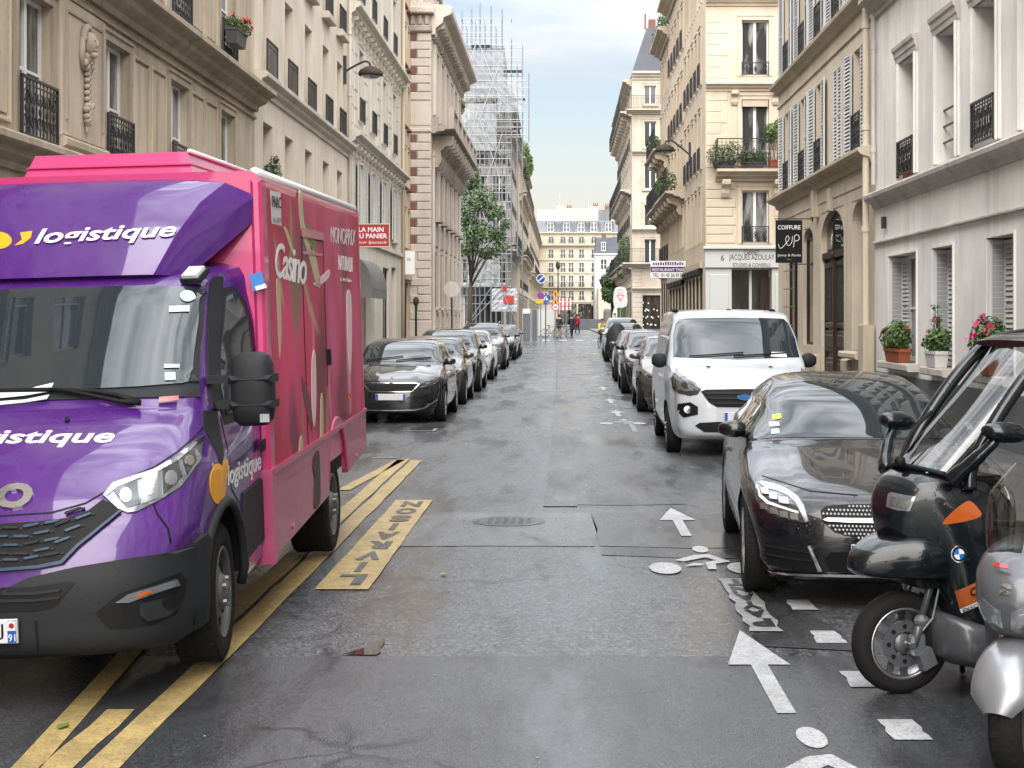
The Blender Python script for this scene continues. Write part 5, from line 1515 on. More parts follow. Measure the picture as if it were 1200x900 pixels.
def wheel(root, x, y, r, w=0.21, style='ten', mat='alloy', steer=0.0, z=None):
    zz = r if z is None else z
    o = inst('wheel', tyre_mesh(r, w), root, (x, y, zz), (0, 0, (pi if x < 0 else 0)+steer))
    inst('rim', rim_mesh(r, w, style, mat), o)
    return o
def mirror_geo(sg, L=0.22, H=0.15, D=0.13):
    """door mirror: rounded housing on an arm; local origin at its foot"""
    mb = MB(); secs = []
    for k in range(7):
        t = k/6; x = sg*(0.05+L*t)
        q = sin(pi*(0.12+0.80*t))**0.5
        h = H*0.5*q*(1-0.12*t); d = D*0.5*q
        secs.append([(x, -0.02+0.02*t+d*cos(a)*(1.0 if cos(a) < 0 else 0.75), 0.05+h*sin(a)) for a in [2*pi*j/12 for j in range(12)]])
    mb.loft(secs)
    return mb
def add_mirror(root, sg, loc, body, L=0.20, H=0.14, D=0.13, base='black_plastic'):
    o = mirror_geo(sg, L, H, D).build('door_mirror', M[body], root, True, loc)
    MB().tube([(sg*-0.05,0.03,-0.02),(sg*0.02,0.01,0.0),(sg*0.09,0,0.02)], [0.035,0.03,0.028], 8).build('mirror_arm', M[base], o, True)
    return o
def wiper_geo(pts, r=0.009):
    return MB().tube(pts, r, 6)
def number_plate(root, loc, w=0.52, h=0.11, rot=(0,0,0), text=None, dept=None):
    o = MB().cbox(-w/2,w/2,-0.012,0.006,-h/2,h/2,0.003).build('number_plate', M['plate_white'], root, False, loc, rot)
    b = MB().box(-w/2+0.004,-w/2+0.044,-0.0145,-0.010,-h/2+0.004,h/2-0.004).build('plate_band', M['plate_blue'], o)
    MB().box(w/2-0.044,w/2-0.004,-0.0145,-0.010,-h/2+0.004,h/2-0.004).build('plate_band', M['plate_blue'], o)
    if text:
        V, F = fit(text_mesh2d(text), w*0.76, h*0.66)
        m = MB(); m.add([(u, -0.0135, v) for u, v in V], F); m.build('plate_text', M['black'], o)
    if dept:
        V, F = fit(text_mesh2d(dept), 0.032, 0.034)
        m = MB(); m.add([(w/2-0.024+u, -0.0165, -0.028+v) for u, v in V], F); m.build('plate_text', M['white'], o)
        MB().box(w/2-0.043,w/2-0.005,-0.0165,-0.0140,0.004,h/2-0.006).build('plate_emblem', M['plate_white'], o)
        m = MB(); m.lathe([(0.013,0),(0.0,0)], (w/2-0.024,-0.0175,0.027), (0,1,0), 8); m.build('plate_emblem', M['red_sign'], o)
    return o
def seam(sh, pts, w=0.006, off=0.0015, sides=(1, -1)):
    """thin dark shut line on the flank through (y, z) points"""
    mb = MB()
    for sg in sides:
        for (a, b) in zip(pts[:-1], pts[1:]):
            d = Vector((b[0]-a[0], b[1]-a[1])); L = d.length
            if L < 1e-5: continue
            n = Vector((-d.y, d.x))/L*w/2
            k = max(1, int(L/0.08))
            for i in range(k):
                p = [(lerp(a[0], b[0], (i+e)/k)+s_*n.x, lerp(a[1], b[1], (i+e)/k)+s_*n.y) for e, s_ in ((0,-1),(1,-1),(1,1),(0,1))]
                mb.add([(sg*(sh.S(y, z)+off), y, z) for y, z in p], [(0,1,2,3)])
    if len(sides) == 2: mb.half = (len(mb.v)//2, len(mb.f)//2)
    return mb
def make_car(spec, name, label, loc, rot, group=None, cat='car'):
    """ordinary parked car from a shell spec; returns root, shell"""
    root = thing(name, label, cat, loc, rot, group)
    sh = Shell(spec['prof'], spec['plan'], spec['tuck'], [(spec['yf'], spec['ra'], spec['r']), (spec['yr'], spec['ra'], spec['r'])], spec['zs'], spec.get('n', 2.6), spec.get('sub', 5), spec.get('step', 0.09), spec.get('cols', 14), spec.get('ridge'))
    sh.mb.build('body', [M[spec['paint']], M['black']], root, 38.0)
    for y in (spec['yf'], spec['yr']):
        for sg in (-1, 1): wheel(root, sg*(spec['track']), y, spec['r'], spec.get('tw', 0.21), spec.get('rim', 'ten'), spec.get('rimmat', 'alloy'))
    gl = spec.get('glass', 'car_glass')
    st = spec.get('pstep', 0.16)
    top_patch(sh, spec['wind'], 0.004, st).build('windscreen', M[gl], root, 40.0)
    if 'rear' in spec: top_patch(sh, spec['rear'], 0.004, st).build('rear_window', M[gl], root, 40.0)
    for p in spec['side']: 
        side_patch(sh, p, 0.004, 0.12).build('side_window', M[gl], root, 40.0)
    for p in spec.get('seams', []): seam(sh, p).build('door_seam', M['black'], root)
    for p in spec.get('handles', []):
        mb = MB()
        for sg in (-1, 1): mb.obox((sg*(sh.S(p[0], p[1])+0.012), p[0], p[1]), (0.03, 0.19, 0.03), Matrix.Identity(3))
        mb.half = (8, 6); mb.build('door_handle', M[spec.get('handle', spec['paint'])], root)
    for nm, poly, mt, off in spec.get('front', []):
        cl = any(p[0] < 0 for p in poly)
        m = ray_patch(sh.bvh, fill2d(poly, spec.get('fstep', 0.06)), front_ray, off, 0.015, not cl)
        m.build(nm, M[mt], root, 40.0)
    for nm, poly, mt, off in spec.get('flank', []):
        side_patch(sh, poly, off, 0.1).build(nm, M[mt], root, 40.0)
    for sg in (-1, 1):
        my, mz = spec['mirror']
        add_mirror(root, sg, (sg*(sh.S(my, mz)-0.05), my, mz), spec.get('mirror_mat', spec['paint']), H=spec.get('mirror_h', 0.14))
    if 'plate' in spec:
        z = spec['plate']; hit = sh.bvh.ray_cast(Vector((0,-3,z)), Vector((0,1,0)))[0]
        number_plate(root, (0, hit.y-0.012, z))
    w = spec.get('wipers')
    if w:
        mb = MB()
        for (q0, t0, q1, t1) in w:
            pts = []
            for k in range(9):
                p = Vector(sh.T(lerp(t0, t1, k/8), lerp(q0, q1, k/8)))
                pts.append(p+Vector((0,-0.012,0.016)))
            mb.tube(pts, 0.010, 5)
        mb.build('wiper', M['black'], root)
    return root, sh
# ------------------------------------------------------------------ delivery truck, left foreground
TX, TY = -2.77, 7.12
T = thing('delivery_truck', 'big violet and pink box delivery truck parked on the yellow bay at left', 'truck', (TX, TY, 0), (0.022, -0.030, 0.004))
class CabShell(Shell):
    def S(s, y, z): return Shell.S(s, y, z)-0.42*max(0.0, z-1.05)*max(0.0, 2.15-y)
tsh = CabShell([(0.12,0.27,0.40,0.0),(0.02,0.31,0.44,0.0),(0.0,0.42,0.46,0.0),(0.0,0.56,0.46,0.0),(0.03,0.66,0.46,0.0),(0.07,0.76,0.48,0.02),(0.13,0.88,0.50,0.06),(0.22,1.00,0.48,0.10),(0.38,1.14,0.42,0.12),
             (0.62,1.255,0.36,0.10),(0.86,1.335,0.30,0.06),(0.95,1.39,0.28,0.03),(1.28,1.70,0.24,0.02),(1.56,1.965,0.20,0.03),(1.72,2.06,0.15,0.07),(1.97,2.12,0.06,0.10),(2.16,2.13,0.0,0.10),(2.17,2.0,0.0,0.0),(2.17,0.36,0.0,0.0)],
            [(0.0,0.80),(0.40,0.93),(0.60,0.98),(1.0,1.0),(2.2,1.0)],
            [(0.2,0.04),(0.40,0.0),(1.0,0.0),(1.4,0.0),(1.7,0.01),(2.0,0.05),(2.12,0.10),(2.2,0.22)],
            [(1.04,0.44,0.37)], 0.30, 3.0, 5, 0.07, 16)
tsh.mb.build('cab', [M['violet'], M['black']], T, 40.0)
tr = lambda poly, off, step=5.0, skirt=0.012, mirror=True: trace(tsh, T, poly, off, step, skirt, mirror)
# bumper: dark plastic wrap round the front and up to the wheel arch
mb = top_patch(tsh, [(-1,0.0),(1,0.0),(1,4.4),(0.75,4.25),(0.55,4.05),(0.33,3.65),(0.2,3.1),(0.1,2.9),(0,2.85),(-0.1,2.9),(-0.2,3.1),(-0.33,3.65),(-0.55,4.05),(-0.75,4.25),(-1,4.4)], 0.035, 0.10, 0.06)
sp = [(0.50,0.268),(0.66,0.285),(0.615,0.36),(0.60,0.46),(0.625,0.58),(0.67,0.675),(0.60,0.725),(0.53,0.71),(0.485,0.70),(0.46,0.55),(0.46,0.40)]
m2 = side_patch(tsh, sp, 0.035, 0.06, (1,-1), 0.05); mb.add(m2.v, m2.f)
bumper = mb.build('bumper', M['black_plastic'], T, 50.0)
hi_bvh = BVHTree.FromPolygons([Vector(v) for v in mb.v]+[Vector(v) for v in tsh.mb.v], list(mb.f)+[tuple(i+len(mb.v) for i in f) for f in tsh.mb.f])
def trb(poly, off, step=4.0, skirt=0.012, mirror=True): return trace(tsh, T, poly, off, step, skirt, mirror, hi_bvh)
trb([(112,719),(138,696),(175,684),(211,671),(219,680),(214,702),(206,720),(180,732),(150,736),(128,737)], 0.004, 5).build('fog_lamp_recess', M['grille_black'], T, 40.0)
trb([(135,706),(150,696),(180,687),(205,679),(208,686),(180,695),(150,706)], 0.014, 4).build('indicator', M['lens'], T, 40.0)
trb([(158,697),(175,691),(176,694),(160,700)], 0.018, 3).build('indicator_lens', M['amber'], T, 40.0)
trb([(163,708),(178,704),(206,698),(207,712),(195,722),(172,728),(163,720)], 0.012, 5).build('fog_lamp_housing', M['black_plastic'], T, 40.0)
trb([(197+9*cos(a), 705+8*sin(a)) for a in [2*pi*k/12 for k in range(12)]], 0.018, 4).build('fog_lamp', M['grille_black'], T, 40.0)
trb([(-47,690),(40,688),(75,682),(88,683),(64,711),(40,716),(-47,718)], 0.006, 6).build('lower_grille', M['grille_black'], T, 40.0)
for y0 in (695, 703): trb([(-47,y0),(40,y0-1.5),(72,y0-5),(70,y0-2),(40,y0+1.8),(-47,y0+3.2)], 0.016, 7).build('grille_bar', M['black_plastic'], T, 40.0)
trb([(40,727),(44,727),(46,765),(44,765)], 0.002, 6, 0.004).build('bumper_seam', M['black'], T)
number_plate(T, (0.02, -0.062, 0.405), text='EF-482-FJ', dept='91')
# grille with blue edge and hexagonal tabs
grp = [(-47,617),(0,615),(45,612),(80,608),(104,599),(121,586),(131,592),(141,599),(115,620),(90,640),(72,659),(45,664),(0,668),(-47,669)]
tr(grp, 0.012, 6, 0.02).build('grille', M['grille_black'], T, 40.0)
edge = [(141,599),(115,620),(90,640),(72,658),(45,663.5),(0,667),(-47,668),(-47,671.5),(0,670.5),(46,667),(74,661.5),(92.5,642),(117,622),(142.5,601)]
tr(edge, 0.028, 4, 0.02).build('grille_edge', M['cyan_trim'], T, 40.0)
rows = [(0,627,120,589,16),(0,637,108,604,16),(0,647,98,619,16),(0,657,86,636,16),(0,664,70,650,16)]
for i, (x0, y0, x1, y1, st) in enumerate(rows):
    n = 7; dx = 24
    x = -44+(12 if i % 2 else 0)
    while x+13 < x1-2:
        t = max(0, min(1, (x+6)/max(x1, 1)))
        sl = 0 if x < 20 else (-0.16 if x < 60 else -0.30)
        yy = (y0-8) if x < 20 else (y0-8)+sl*(x-20)*1.0
        if yy < y0-30: break
        q = [(x,yy+1.2),(x+2,yy-0.6),(x+17,yy-0.6+sl*17),(x+20,yy+0.6+sl*20),(x+17,yy+2.0+sl*17),(x+3,yy+2.2)]
        tr(q, 0.024, 6, 0.012).build('grille_tab', M['cyan_trim' if (i+int(x/24)) % 3 else 'black_plastic'], T)
        tr([(x+19,yy+sl*19),(x+24,yy+1+sl*24),(x+24,yy+3+sl*24),(x+19,yy+2.5+sl*19)], 0.018, 6, 0.01).build('grille_tab', M['black_plastic'], T)
        x += dx
# headlamps
hl = [(120.5,581),(132,567),(155,558.5),(178,551.5),(206,535.5),(225,519),(237.5,509.5),(233,538.5),(219,560),(208,573),(184,588),(160,600),(149.5,601.5),(138.5,597)]
hs = tr(hl, 0.012, 5, 0.03).build('headlight', M['lens'], T, 40.0)
def inset(poly, k): 
    cx = sum(p[0] for p in poly)/len(poly); cy = sum(p[1] for p in poly)/len(poly)
    return [(cx+(p[0]-cx)*k, cy+(p[1]-cy)*k) for p in poly]
tr([(132,575),(160,562),(163,592),(148,597)], 0.016, 4).build('lamp_bowl', M['lens_dark'], hs, 40.0)
tr([(166,560),(184,553),(184,585),(165,592)], 0.016, 4).build('lamp_bowl', M['lamp_bowl'], hs, 40.0)
tr([(189,552),(207,541),(212,560),(190,581)], 0.016, 4).build('lamp_bowl', M['lens_dark'], hs, 40.0)
tr([(211,538),(226,525),(228,542),(216,558)], 0.016, 4).build('lamp_bowl', M['lens_dark'], hs, 40.0)
for cx, cy, r_ in ((147,582,7),(199,562,7),(220,541,5),(174,575,6)):
    tr([(cx+r_*cos(a), cy+r_*1.25*sin(a)) for a in [2*pi*k/10 for k in range(10)]], 0.020, 3, 0.004).build('lamp_bowl', M['lamp_bowl'], hs, 40.0)
tr([(124,579),(135,569),(160,559.5),(180,552.5),(207,537),(226,521),(236,512),(235,516),(226,525.5),(208,541),(181,556),(161,563),(137,572.5),(126,582)], 0.019, 4, 0.004).build('lamp_strip', M['chrome'], hs, 40.0)
# badge on the bonnet
V, F = fit(text_mesh2d('IVECO', bold=0.05), 0.60, 0.105)
m_ = ray_patch(tsh.bvh, (V, F), lambda u, v: (Vector((u-0.02, -3, 0.985+v)), Vector((0,1,0))), 0.018, 0.016); m_.build('badge', M['chrome'], T)
# bonnet lettering and shut lines
trace_text(tsh, T, 'logistique', (34,514.5), (200,-2), (4,-21), 0.004, 0.25, 0.02).build('lettering', M['white'], T)
for pl in ([(-47,606),(0,604),(60,600),(100,589),(122,576),(150,559),(180,547),(206,530),(228,511),(239,498)],):
    q = pl+[(x+0.6, y+1.8) for x, y in reversed(pl)]
    tr(q, 0.0025, 6, 0.004).build('bonnet_seam', M['black'], T)
tr([(178,590),(184,604),(196,620),(199,637),(201,637),(198,619),(186,603),(180,590)], 0.002, 5, 0.003).build('wing_seam', M['black'], T)
tr([(76,492),(81,490),(82,494),(77,496)], 0.012, 4).build('washer_jet', M['black'], T)
# windscreen: black ceramic border, then glass
top_patch(tsh, [(-0.985,11.0),(0.985,11.0),(0.99,12.0),(0.985,13.0),(-0.985,13.0),(-0.99,12.0)], 0.008, 0.07).build('windscreen_border', M['black_plastic'], T, 40.0)
wp = smooth_closed([(-0.90,11.25),(0.0,11.18),(0.90,11.25),(0.955,11.5),(0.955,12.7),(0.90,13.0),(0.0,13.05),(-0.90,13.0),(-0.955,12.7),(-0.955,11.5)], 3)
top_patch(tsh, wp, 0.017, 0.07).build('windscreen', M['car_glass'], T, 40.0)
tr([(-30,467),(0,463),(30,460),(64,452),(60,462),(30,467),(-30,473)], 0.024, 6, 0.003, False).build('paper_sheet', M['paper'], T)
tr([(-30,476),(30,472),(59,466),(56,471),(30,475),(-30,481)], 0.024, 6, 0.003, False).build('paper_sheet', M['paper'], T)
tr([(211+8.5*cos(a)*1.0+8, 350+6.5*sin(a)) for a in [2*pi*k/14 for k in range(14)]], 0.024, 4, 0.002, False).build('sticker', M['mint'], T)
for q in ([(198,362),(221,361),(221,368),(198,369)], [(192,430),(209,430),(209,434),(192,434.5)], [(193,440),(205,439.5),(205,448.5),(193,449)]): tr(q, 0.024, 4, 0.002, False).build('sticker', M['mint'], T)
tr([(186,469),(208,467),(208,472.5),(186,475)], 0.024, 4, 0.002, False).build('sticker', M['red_lens'], T)
wi = MB()
R_ = pixel_ray(T)
def onshell(px, py, off=0.03):
    o, d = R_(px, py); h, n, i, _ = tsh.bvh.ray_cast(o, d, 50)
    if h is None: h, n, i, _ = tsh.bvh.find_nearest(o+d*8.3)
    if n.dot(d) > 0: n = -n
    return h+n*off
wi.tube([onshell(x, y) for x, y in ((-60,463),(0,462),(60,461),(110,463),(140,468),(162,476))], [0.008,0.012,0.013,0.014,0.016,0.02], 6)
wi.tube([onshell(x, y, 0.035) for x, y in ((60,461),(100,467),(140,477),(165,479))], [0.009,0.011,0.013,0.018], 6)
wi.build('wiper', M['black'], T, True)
# door, pillar, window
flank = lambda poly, off, st=0.08: side_patch(tsh, poly, off, st)
flank([(1.24,1.30),(1.36,1.28),(1.86,1.93),(1.90,2.02),(1.80,2.02),(1.74,1.94)], 0.012).build('pillar_cover', M['black_plastic'], T, 40.0)
flank([(1.36,1.20),(2.10,1.20),(2.08,1.86),(2.0,1.97),(1.86,1.95),(1.40,1.34)], 0.006).build('window_surround', M['black_plastic'], T, 40.0)
flank([(1.42,1.25),(2.05,1.25),(2.03,1.84),(1.97,1.93),(1.89,1.92),(1.47,1.40)], 0.014).build('side_window', M['car_glass'], T, 40.0)
flank([(1.98,0.98),(2.12,0.99),(2.12,1.05),(1.98,1.04)], 0.03).build('door_handle', M['black'], T)
flank([(1.00,1.02),(1.14,1.10),(1.30,1.28),(1.10,1.30),(0.98,1.22)], 0.008).build('corner_trim', M['black_plastic'], T, 40.0)
flank([(1.50,0.42),(2.15,0.46),(2.15,0.82),(1.52,0.80),(1.47,0.60)], 0.014).build('door_cladding', M['black_plastic'], T, 40.0)
seam(tsh, [(1.34,1.25),(1.22,1.05),(1.24,0.86),(1.46,0.74),(1.46,0.45)], 0.012).build('door_seam', M['black'], T)
arch = MB()
for sg in (-1, 1):
    arch.tube([(sg*(tsh.S(1.04+0.45*cos(a), 0.37+0.45*sin(a))+0.004), 1.04+0.45*cos(a), 0.37+0.45*sin(a)) for a in [pi*(-0.05+1.10*k/16) for k in range(17)]], 0.028, 6)
arch.half = (len(arch.v)//2, len(arch.f)//2); arch.build('wheel_arch_trim', M['black_plastic'], T, True)
def disc(cx, cy, rx, ry, n=20, a0=0.0): return [(cx+rx*cos(a0+2*pi*k/n), cy+ry*sin(a0+2*pi*k/n)) for k in range(n)]
tr(disc(255,567,9.5,24), 0.004, 5, 0.003, False).build('logo', M['yellow_logo'], T)
tr([(259,540),(266,538),(267,552),(263,568),(259,566)], 0.005, 5, 0.003, False).build('logo', M['yellow_logo'], T)
trace_text(tsh, T, 'logistique', (286,551.5), (39,-19), (0,-30), 0.005, 0.0, 0.015).build('lettering', M['white'], T)
for nm_, c_ in (('stem',(0.50,0.42,0.26)),('pale',(0.72,0.52,0.56)),('dark',(0.16,0.04,0.06)),('leaf',(0.20,0.19,0.08))): M['print_'+nm_] = pm('film print '+nm_, c_, 0.5, 0, 0.25)
# box body
bx0, bx1, by0, by1 = -1.07, 1.04, 2.12, 6.62
def rbox(x0, x1, y0, y1, z0, z1, r, mats, name, par):
    n = 5; sec = []
    pts = [(x0,z0),(x1,z0)]+[(x1-r+r*cos(pi/2*k/n), z1-r+r*sin(pi/2*k/n)) for k in range(n+1)]+[(x0+r-r*sin(pi/2*k/n), z1-r+r*cos(pi/2*k/n)) for k in range(n+1)]
    mb = MB(); mb.loft([[(x, y0, z) for x, z in pts], [(x, y1, z) for x, z in pts]])
    return mb
bm = rbox(bx0, bx1, by0, by1, 0.62, 2.655, 0.07, None, '', None)
box_o = bm.build('box_body', M['pink'], T, 35.0)
bbvh = BVHTree.FromPolygons([Vector(v) for v in bm.v], bm.f)
trx = lambda poly, off, step=8.0, skirt=0.006, mirror=False: trace(tsh, T, poly, off, step, skirt, mirror, bbvh)
ry0, ry1, rz0, rz1 = by0+0.14, by1-0.02, 0.82, 2.56
MB().cbox(0,0.008,0,ry1-ry0,0,rz1-rz0,0.001).build('printed_film', M['livery'], T, False, (bx1,ry0,rz0))
MB().cbox(bx1-0.055,bx1+0.014,by0-0.02,by0+0.13,0.5,2.60,0.02).build('corner_post', M['pink'], T)
mb = MB(); mb.tube([(bx1-0.03,by0+0.02,2.645),(bx1-0.03,by1,2.645)], 0.032, 8); mb.tube([(bx0+0.03,by0+0.02,2.645),(bx0+0.03,by1,2.645)], 0.032, 8); mb.half = (len(mb.v)//2, len(mb.f)//2); mb.build('roof_edge_trim', M['white'], T, True)
MB().box(bx1-0.03,bx1+0.012,by1-0.04,by1+0.02,0.6,2.62).build('corner_post', M['pink_skirt'], T)
# raised roof unit
mb = MB(); mb.add(((-0.42,2.25,2.64),(0.62,2.25,2.64),(0.62,4.6,2.64),(-0.42,4.6,2.64),(-0.37,2.36,2.80),(0.56,2.36,2.80),(0.56,4.5,2.80),(-0.37,4.5,2.80)), ((0,1,5,4),(1,2,6,5),(2,3,7,6),(3,0,4,7),(4,5,6,7)))
mb.box(-0.402,0.598,2.285,4.575,2.715,2.722)
mb.build('roof_unit', M['pink'], T)
mb = MB(); mb.tube([(0.57,2.36,2.805),(0.57,4.5,2.805)], 0.014, 6); mb.build('roof_edge_trim', M['white'], T, True)
# violet air deflector over the cab
secs = []
prof = [(1.30,2.14),(1.36,2.10),(1.50,2.10),(2.12,2.12)]
dn = 12
for k in range(dn+1):
    q = -1+2*k/dn; a = abs(q)
    e = 1-(1-a**3.5)**(1/3.5) if a < 1 else 1
    yb = 1.60+0.12*e; yt = 2.03+0.09*e
    xb = q*0.62; xt = q*(1.02); zt = 2.60-0.10*e; zb = 2.045-0.01*e
    xm = lerp(xb, xt, 0.55)
    ptsd = [(xb, yb, zb), (lerp(xb,xt,0.3), lerp(yb,yt,0.32), lerp(zb,zt,0.42)), (lerp(xb,xt,0.65), lerp(yb,yt,0.66), lerp(zb,zt,0.78)), (xt, yt, zt), (xt*0.99, 2.13, zt+0.02-0.06*e), (xt*0.99, 2.13, lerp(2.20,2.36,e)), (xb*1.06, yb+0.08, zb-0.02)]
    secs.append(ptsd)
dm = MB(); dm.loft(secs, True, True)
defl = dm.build('air_deflector', M['violet'], T, 32.0)
dbvh = BVHTree.FromPolygons([Vector(v) for v in dm.v], dm.f)
def trd(poly, off, step=6, skirt=0.004): return trace(tsh, T, poly, off, step, skirt, False, dbvh)
trace_text(tsh, T, 'logistique', (124,276.5), (165,-9), (3,-22), 0.012, 0.25, 0.02, bvh=dbvh).build('lettering', M['white'], T)
trd(disc(-2,282,16,10), 0.004).build('logo', M['yellow_logo'], T)
trd([(24,273),(38,271),(36,279),(27,286),(17,288),(26,281)], 0.004).build('logo', M['yellow_logo'], T)
ml = Matrix.Rotation(-0.35, 3, 'Z')@Matrix.Rotation(0.55, 3, 'X')
lo = MB().obox((0.745,1.66,2.030), (0.125,0.13,0.035), ml).build('marker_lamp_base', M['black_plastic'], T)
MB().obox((0.740,1.645,2.046), (0.10,0.10,0.03), ml).build('marker_lamp', M['plate_white'], lo)
for q, mt in (([(348,226),(352,227),(355,262),(367,296),(374,332),(369,334),(360,300),(351,270)],'print_stem'),([(331,268),(335,270),(343,296),(341,299)],'print_stem'),([(366,333),(372,327),(384,316),(384,325),(372,335)],'print_pale'),
    ([(322,330),(326,334),(328,385),(326,420),(324,380)],'print_stem'),([(405,345),(410,346),(411,400),(409,440),(406,400)],'print_pale'),([(364,420),(368,415),(369,470),(367,500),(364,480)],'print_pale'),([(349,520),(353,515),(351,575),(347,585)],'print_stem'),([(374,470),(377,468),(377,540),(374,550)],'print_stem'),([(352,440),(362,470),(364,505),(355,470)],'print_dark'),([(357,262),(366,272),(370,300),(362,292)],'print_leaf')):
    trx(smooth_closed(q, 3), 0.0112, 6, 0.003).build('print', M[mt], T)
# side lettering, doors, flaps (on the box flank)
trx([(315,223),(327,226),(328,265),(317,262)], 0.010, 8).build('sticker', M['plate_white'], T)
trace_text(tsh, T, 'FNAC', (321.3,237), (10,2), (0,-13), 0.017, 0, 0.0, bvh=bbvh).build('lettering', M['black'], T)
trace_text(tsh, T, 'ÉCO-BUS', (322.3,257), (9,2), (0,-7), 0.017, 0, 0.0, bvh=bbvh).build('lettering', M['grey_car'], T)
V, F = text_mesh2d('Casino', shear=0.22, bold=0.012, spacing=0.86)
trace_text(tsh, T, '', (339,309), (37,10), (0,-42), 0.0125, bvh=bbvh, VF=(V, F)).build('lettering', M['white'], T)
trace_text(tsh, T, 'MONOPRIX', (400.5,277), (29,4), (0,-19), 0.0125, bvh=bbvh).build('lettering', M['pot_white'], T)
trace_text(tsh, T, 'NATURALIA', (403.5,309), (17,3), (0,-17), 0.0125, bvh=bbvh).build('lettering', M['white'], T)
trace_text(tsh, T, 'la Vie Claire', (404,328), (13,1.5), (0,-4), 0.0125, bvh=bbvh).build('lettering', M['white'], T)
sd_ = MB()
def bxline(y0, z0, y1, z1, w=0.012): sd_.box(bx1+0.006, bx1+0.011, min(y0,y1)-w/2, max(y0,y1)+w/2, min(z0,z1)-w/2, max(z0,z1)+w/2)
dy0, dy1, dz0, dz1 = 3.52, 4.50, 0.70, 2.30
bxline(dy0,dz0,dy0,dz1,0.02); bxline(dy1,1.2,dy1,dz1); bxline(dy0,dz1,dy1,dz1,0.02)
sd_.build('door_seam', M['black'], T)
mb = MB()
mb.cbox(bx1-0.01,bx1+0.018,dy0,dy1,2.30,2.36,0.006)
mb.box(bx1+0.006,bx1+0.014,dy0+0.05,dy1-0.05,2.18,2.20)
mb.build('door_header', M['pink_skirt'], T)
MB().obox((bx1+0.02,4.55,1.42),(0.03,0.05,0.12),Matrix.Identity(3)).build('door_handle', M['black'], T)
MB().obox((bx1+0.02,5.6,1.05),(0.02,0.05,0.03),Matrix.Identity(3)).build('side_marker', M['amber'], T)
# lower skirt with wheel cut-out
ay, az, ar = 4.86, 0.37, 0.50
pl = [(by0-0.02,0.42),(by0-0.02,0.86),(by1,0.86),(by1,0.50),(ay+ar+0.02,0.44)]
pl += [(ay+ar*cos(a), az+0.05+ar*sin(a)*1.0) for a in [0.1+(pi-0.2)*k/14 for k in range(15)]]+[(ay-ar-0.02,0.40),(by0+0.25,0.34),(by0+0.05,0.30)]
mb = MB(); mb.prism(pl, lambda u, v, d: (d, u, v), bx1-0.03, bx1+0.020); mb.prism(pl, lambda u, v, d: (d, u, v), bx0+0.03, bx0-0.02)
mb.half = (len(mb.v)//2, len(mb.f)//2); mb.build('skirt', M['pink_skirt'], T)
mb = MB()
for sx in (bx1+0.010, bx0-0.010): mb.tube([(sx, ay+(ar+0.008)*cos(a), az+0.05+(ar+0.008)*sin(a)) for a in [0.14+(pi-0.28)*k/20 for k in range(21)]], 0.016, 6)
mb.half = (len(mb.v)//2, len(mb.f)//2); mb.build('wheel_arch_trim', M['pink'], T, True)
MB().cbox(bx1+0.012,bx1+0.032,by0-0.02,by1,0.835,0.865,0.004).build('skirt_rail', M['pink'], T)
mb = MB(); mb.prism(smooth_closed([(3.62,0.40),(3.86,0.42),(3.90,0.60),(3.87,0.78),(3.66,0.76),(3.60,0.70),(3.66,0.62),(3.62,0.5)], 3), lambda u, v, d: (d, u, v), bx1+0.015, bx1+0.026); mb.build('flap', M['dark_wood'], T)
for y, z in ((2.75,0.42),(5.9,0.52)): MB().cyl((bx1+0.015,y,z),(bx1+0.03,y,z),0.02,8).build('side_reflector', M['red_lens'], T)
mb = MB(); mb.prism([(by0-0.07,0.30),(by0-0.07,0.86),(by0+0.02,0.86),(by0+0.02,0.30)], lambda u, v, d: (d, u, v), bx1-0.30, bx1+0.03); mb.build('skirt_end', M['pink_skirt'], T)
MB().box(bx0+0.15,bx1-0.15,by0,by1,0.40,0.64).build('chassis', M['black'], T)
for sg in (-1, 1):
    wheel(T, sg*0.875, 1.04, 0.362, 0.235, 'steel', 'steel_wheel', 0.05, 0.365-0.022*1.04)
    wheel(T, sg*0.86, 4.86, 0.362, 0.32, 'steel', 'steel_wheel', 0, 0.365-0.022*4.86)
# mirror on two arms
for sg in (1, -1):
    mb = MB(); secs = []
    for k, (z, hx, hy) in enumerate(((1.20,0.075,0.05),(1.23,0.105,0.085),(1.30,0.118,0.10),(1.42,0.118,0.10),(1.53,0.112,0.095),(1.58,0.095,0.07),(1.60,0.06,0.04))):
        secs.append([(sg*(1.125+hx*(abs(cos(a))**0.6)*(1 if cos(a) > 0 else -1)), 1.30+hy*(abs(sin(a))**0.7)*(1 if sin(a) > 0 else -1), z) for a in [2*pi*j/16 for j in range(16)]])
    mb.loft(secs)
    mo = mb.build('door_mirror', M['black_plastic'], T, 50.0)
    a_ = MB()
    for z in (1.455, 1.315): a_.obox((sg*1.0,1.33,z),(0.26,0.06,0.045),Matrix.Identity(3)); a_.cbox(sg*1.125-0.120,sg*1.125+0.120,1.20,1.41,z-0.022,z+0.022,0.02)
    a_.build('mirror_arm', M['black_plastic'], mo)
    MB().obox((sg*1.20,1.215,1.245),(0.05,0.03,0.045),Matrix.Identity(3)).build('mirror_indicator', M['lens'], mo)
mb = MB(); mb.obox((bx1-0.02,by0-0.05,1.99),(0.075,0.04,0.10),Matrix.Rotation(-0.25,3,'Y')); mo = mb.build('blue_tag', M['badge_blue'], T)  # small blue object on the box corner, use unknown, white strip below
MB().obox((bx1+0.0,by0-0.055,1.955),(0.06,0.045,0.025),Matrix.Rotation(-0.25,3,'Y')).build('blue_tag_base', M['white'], mo)
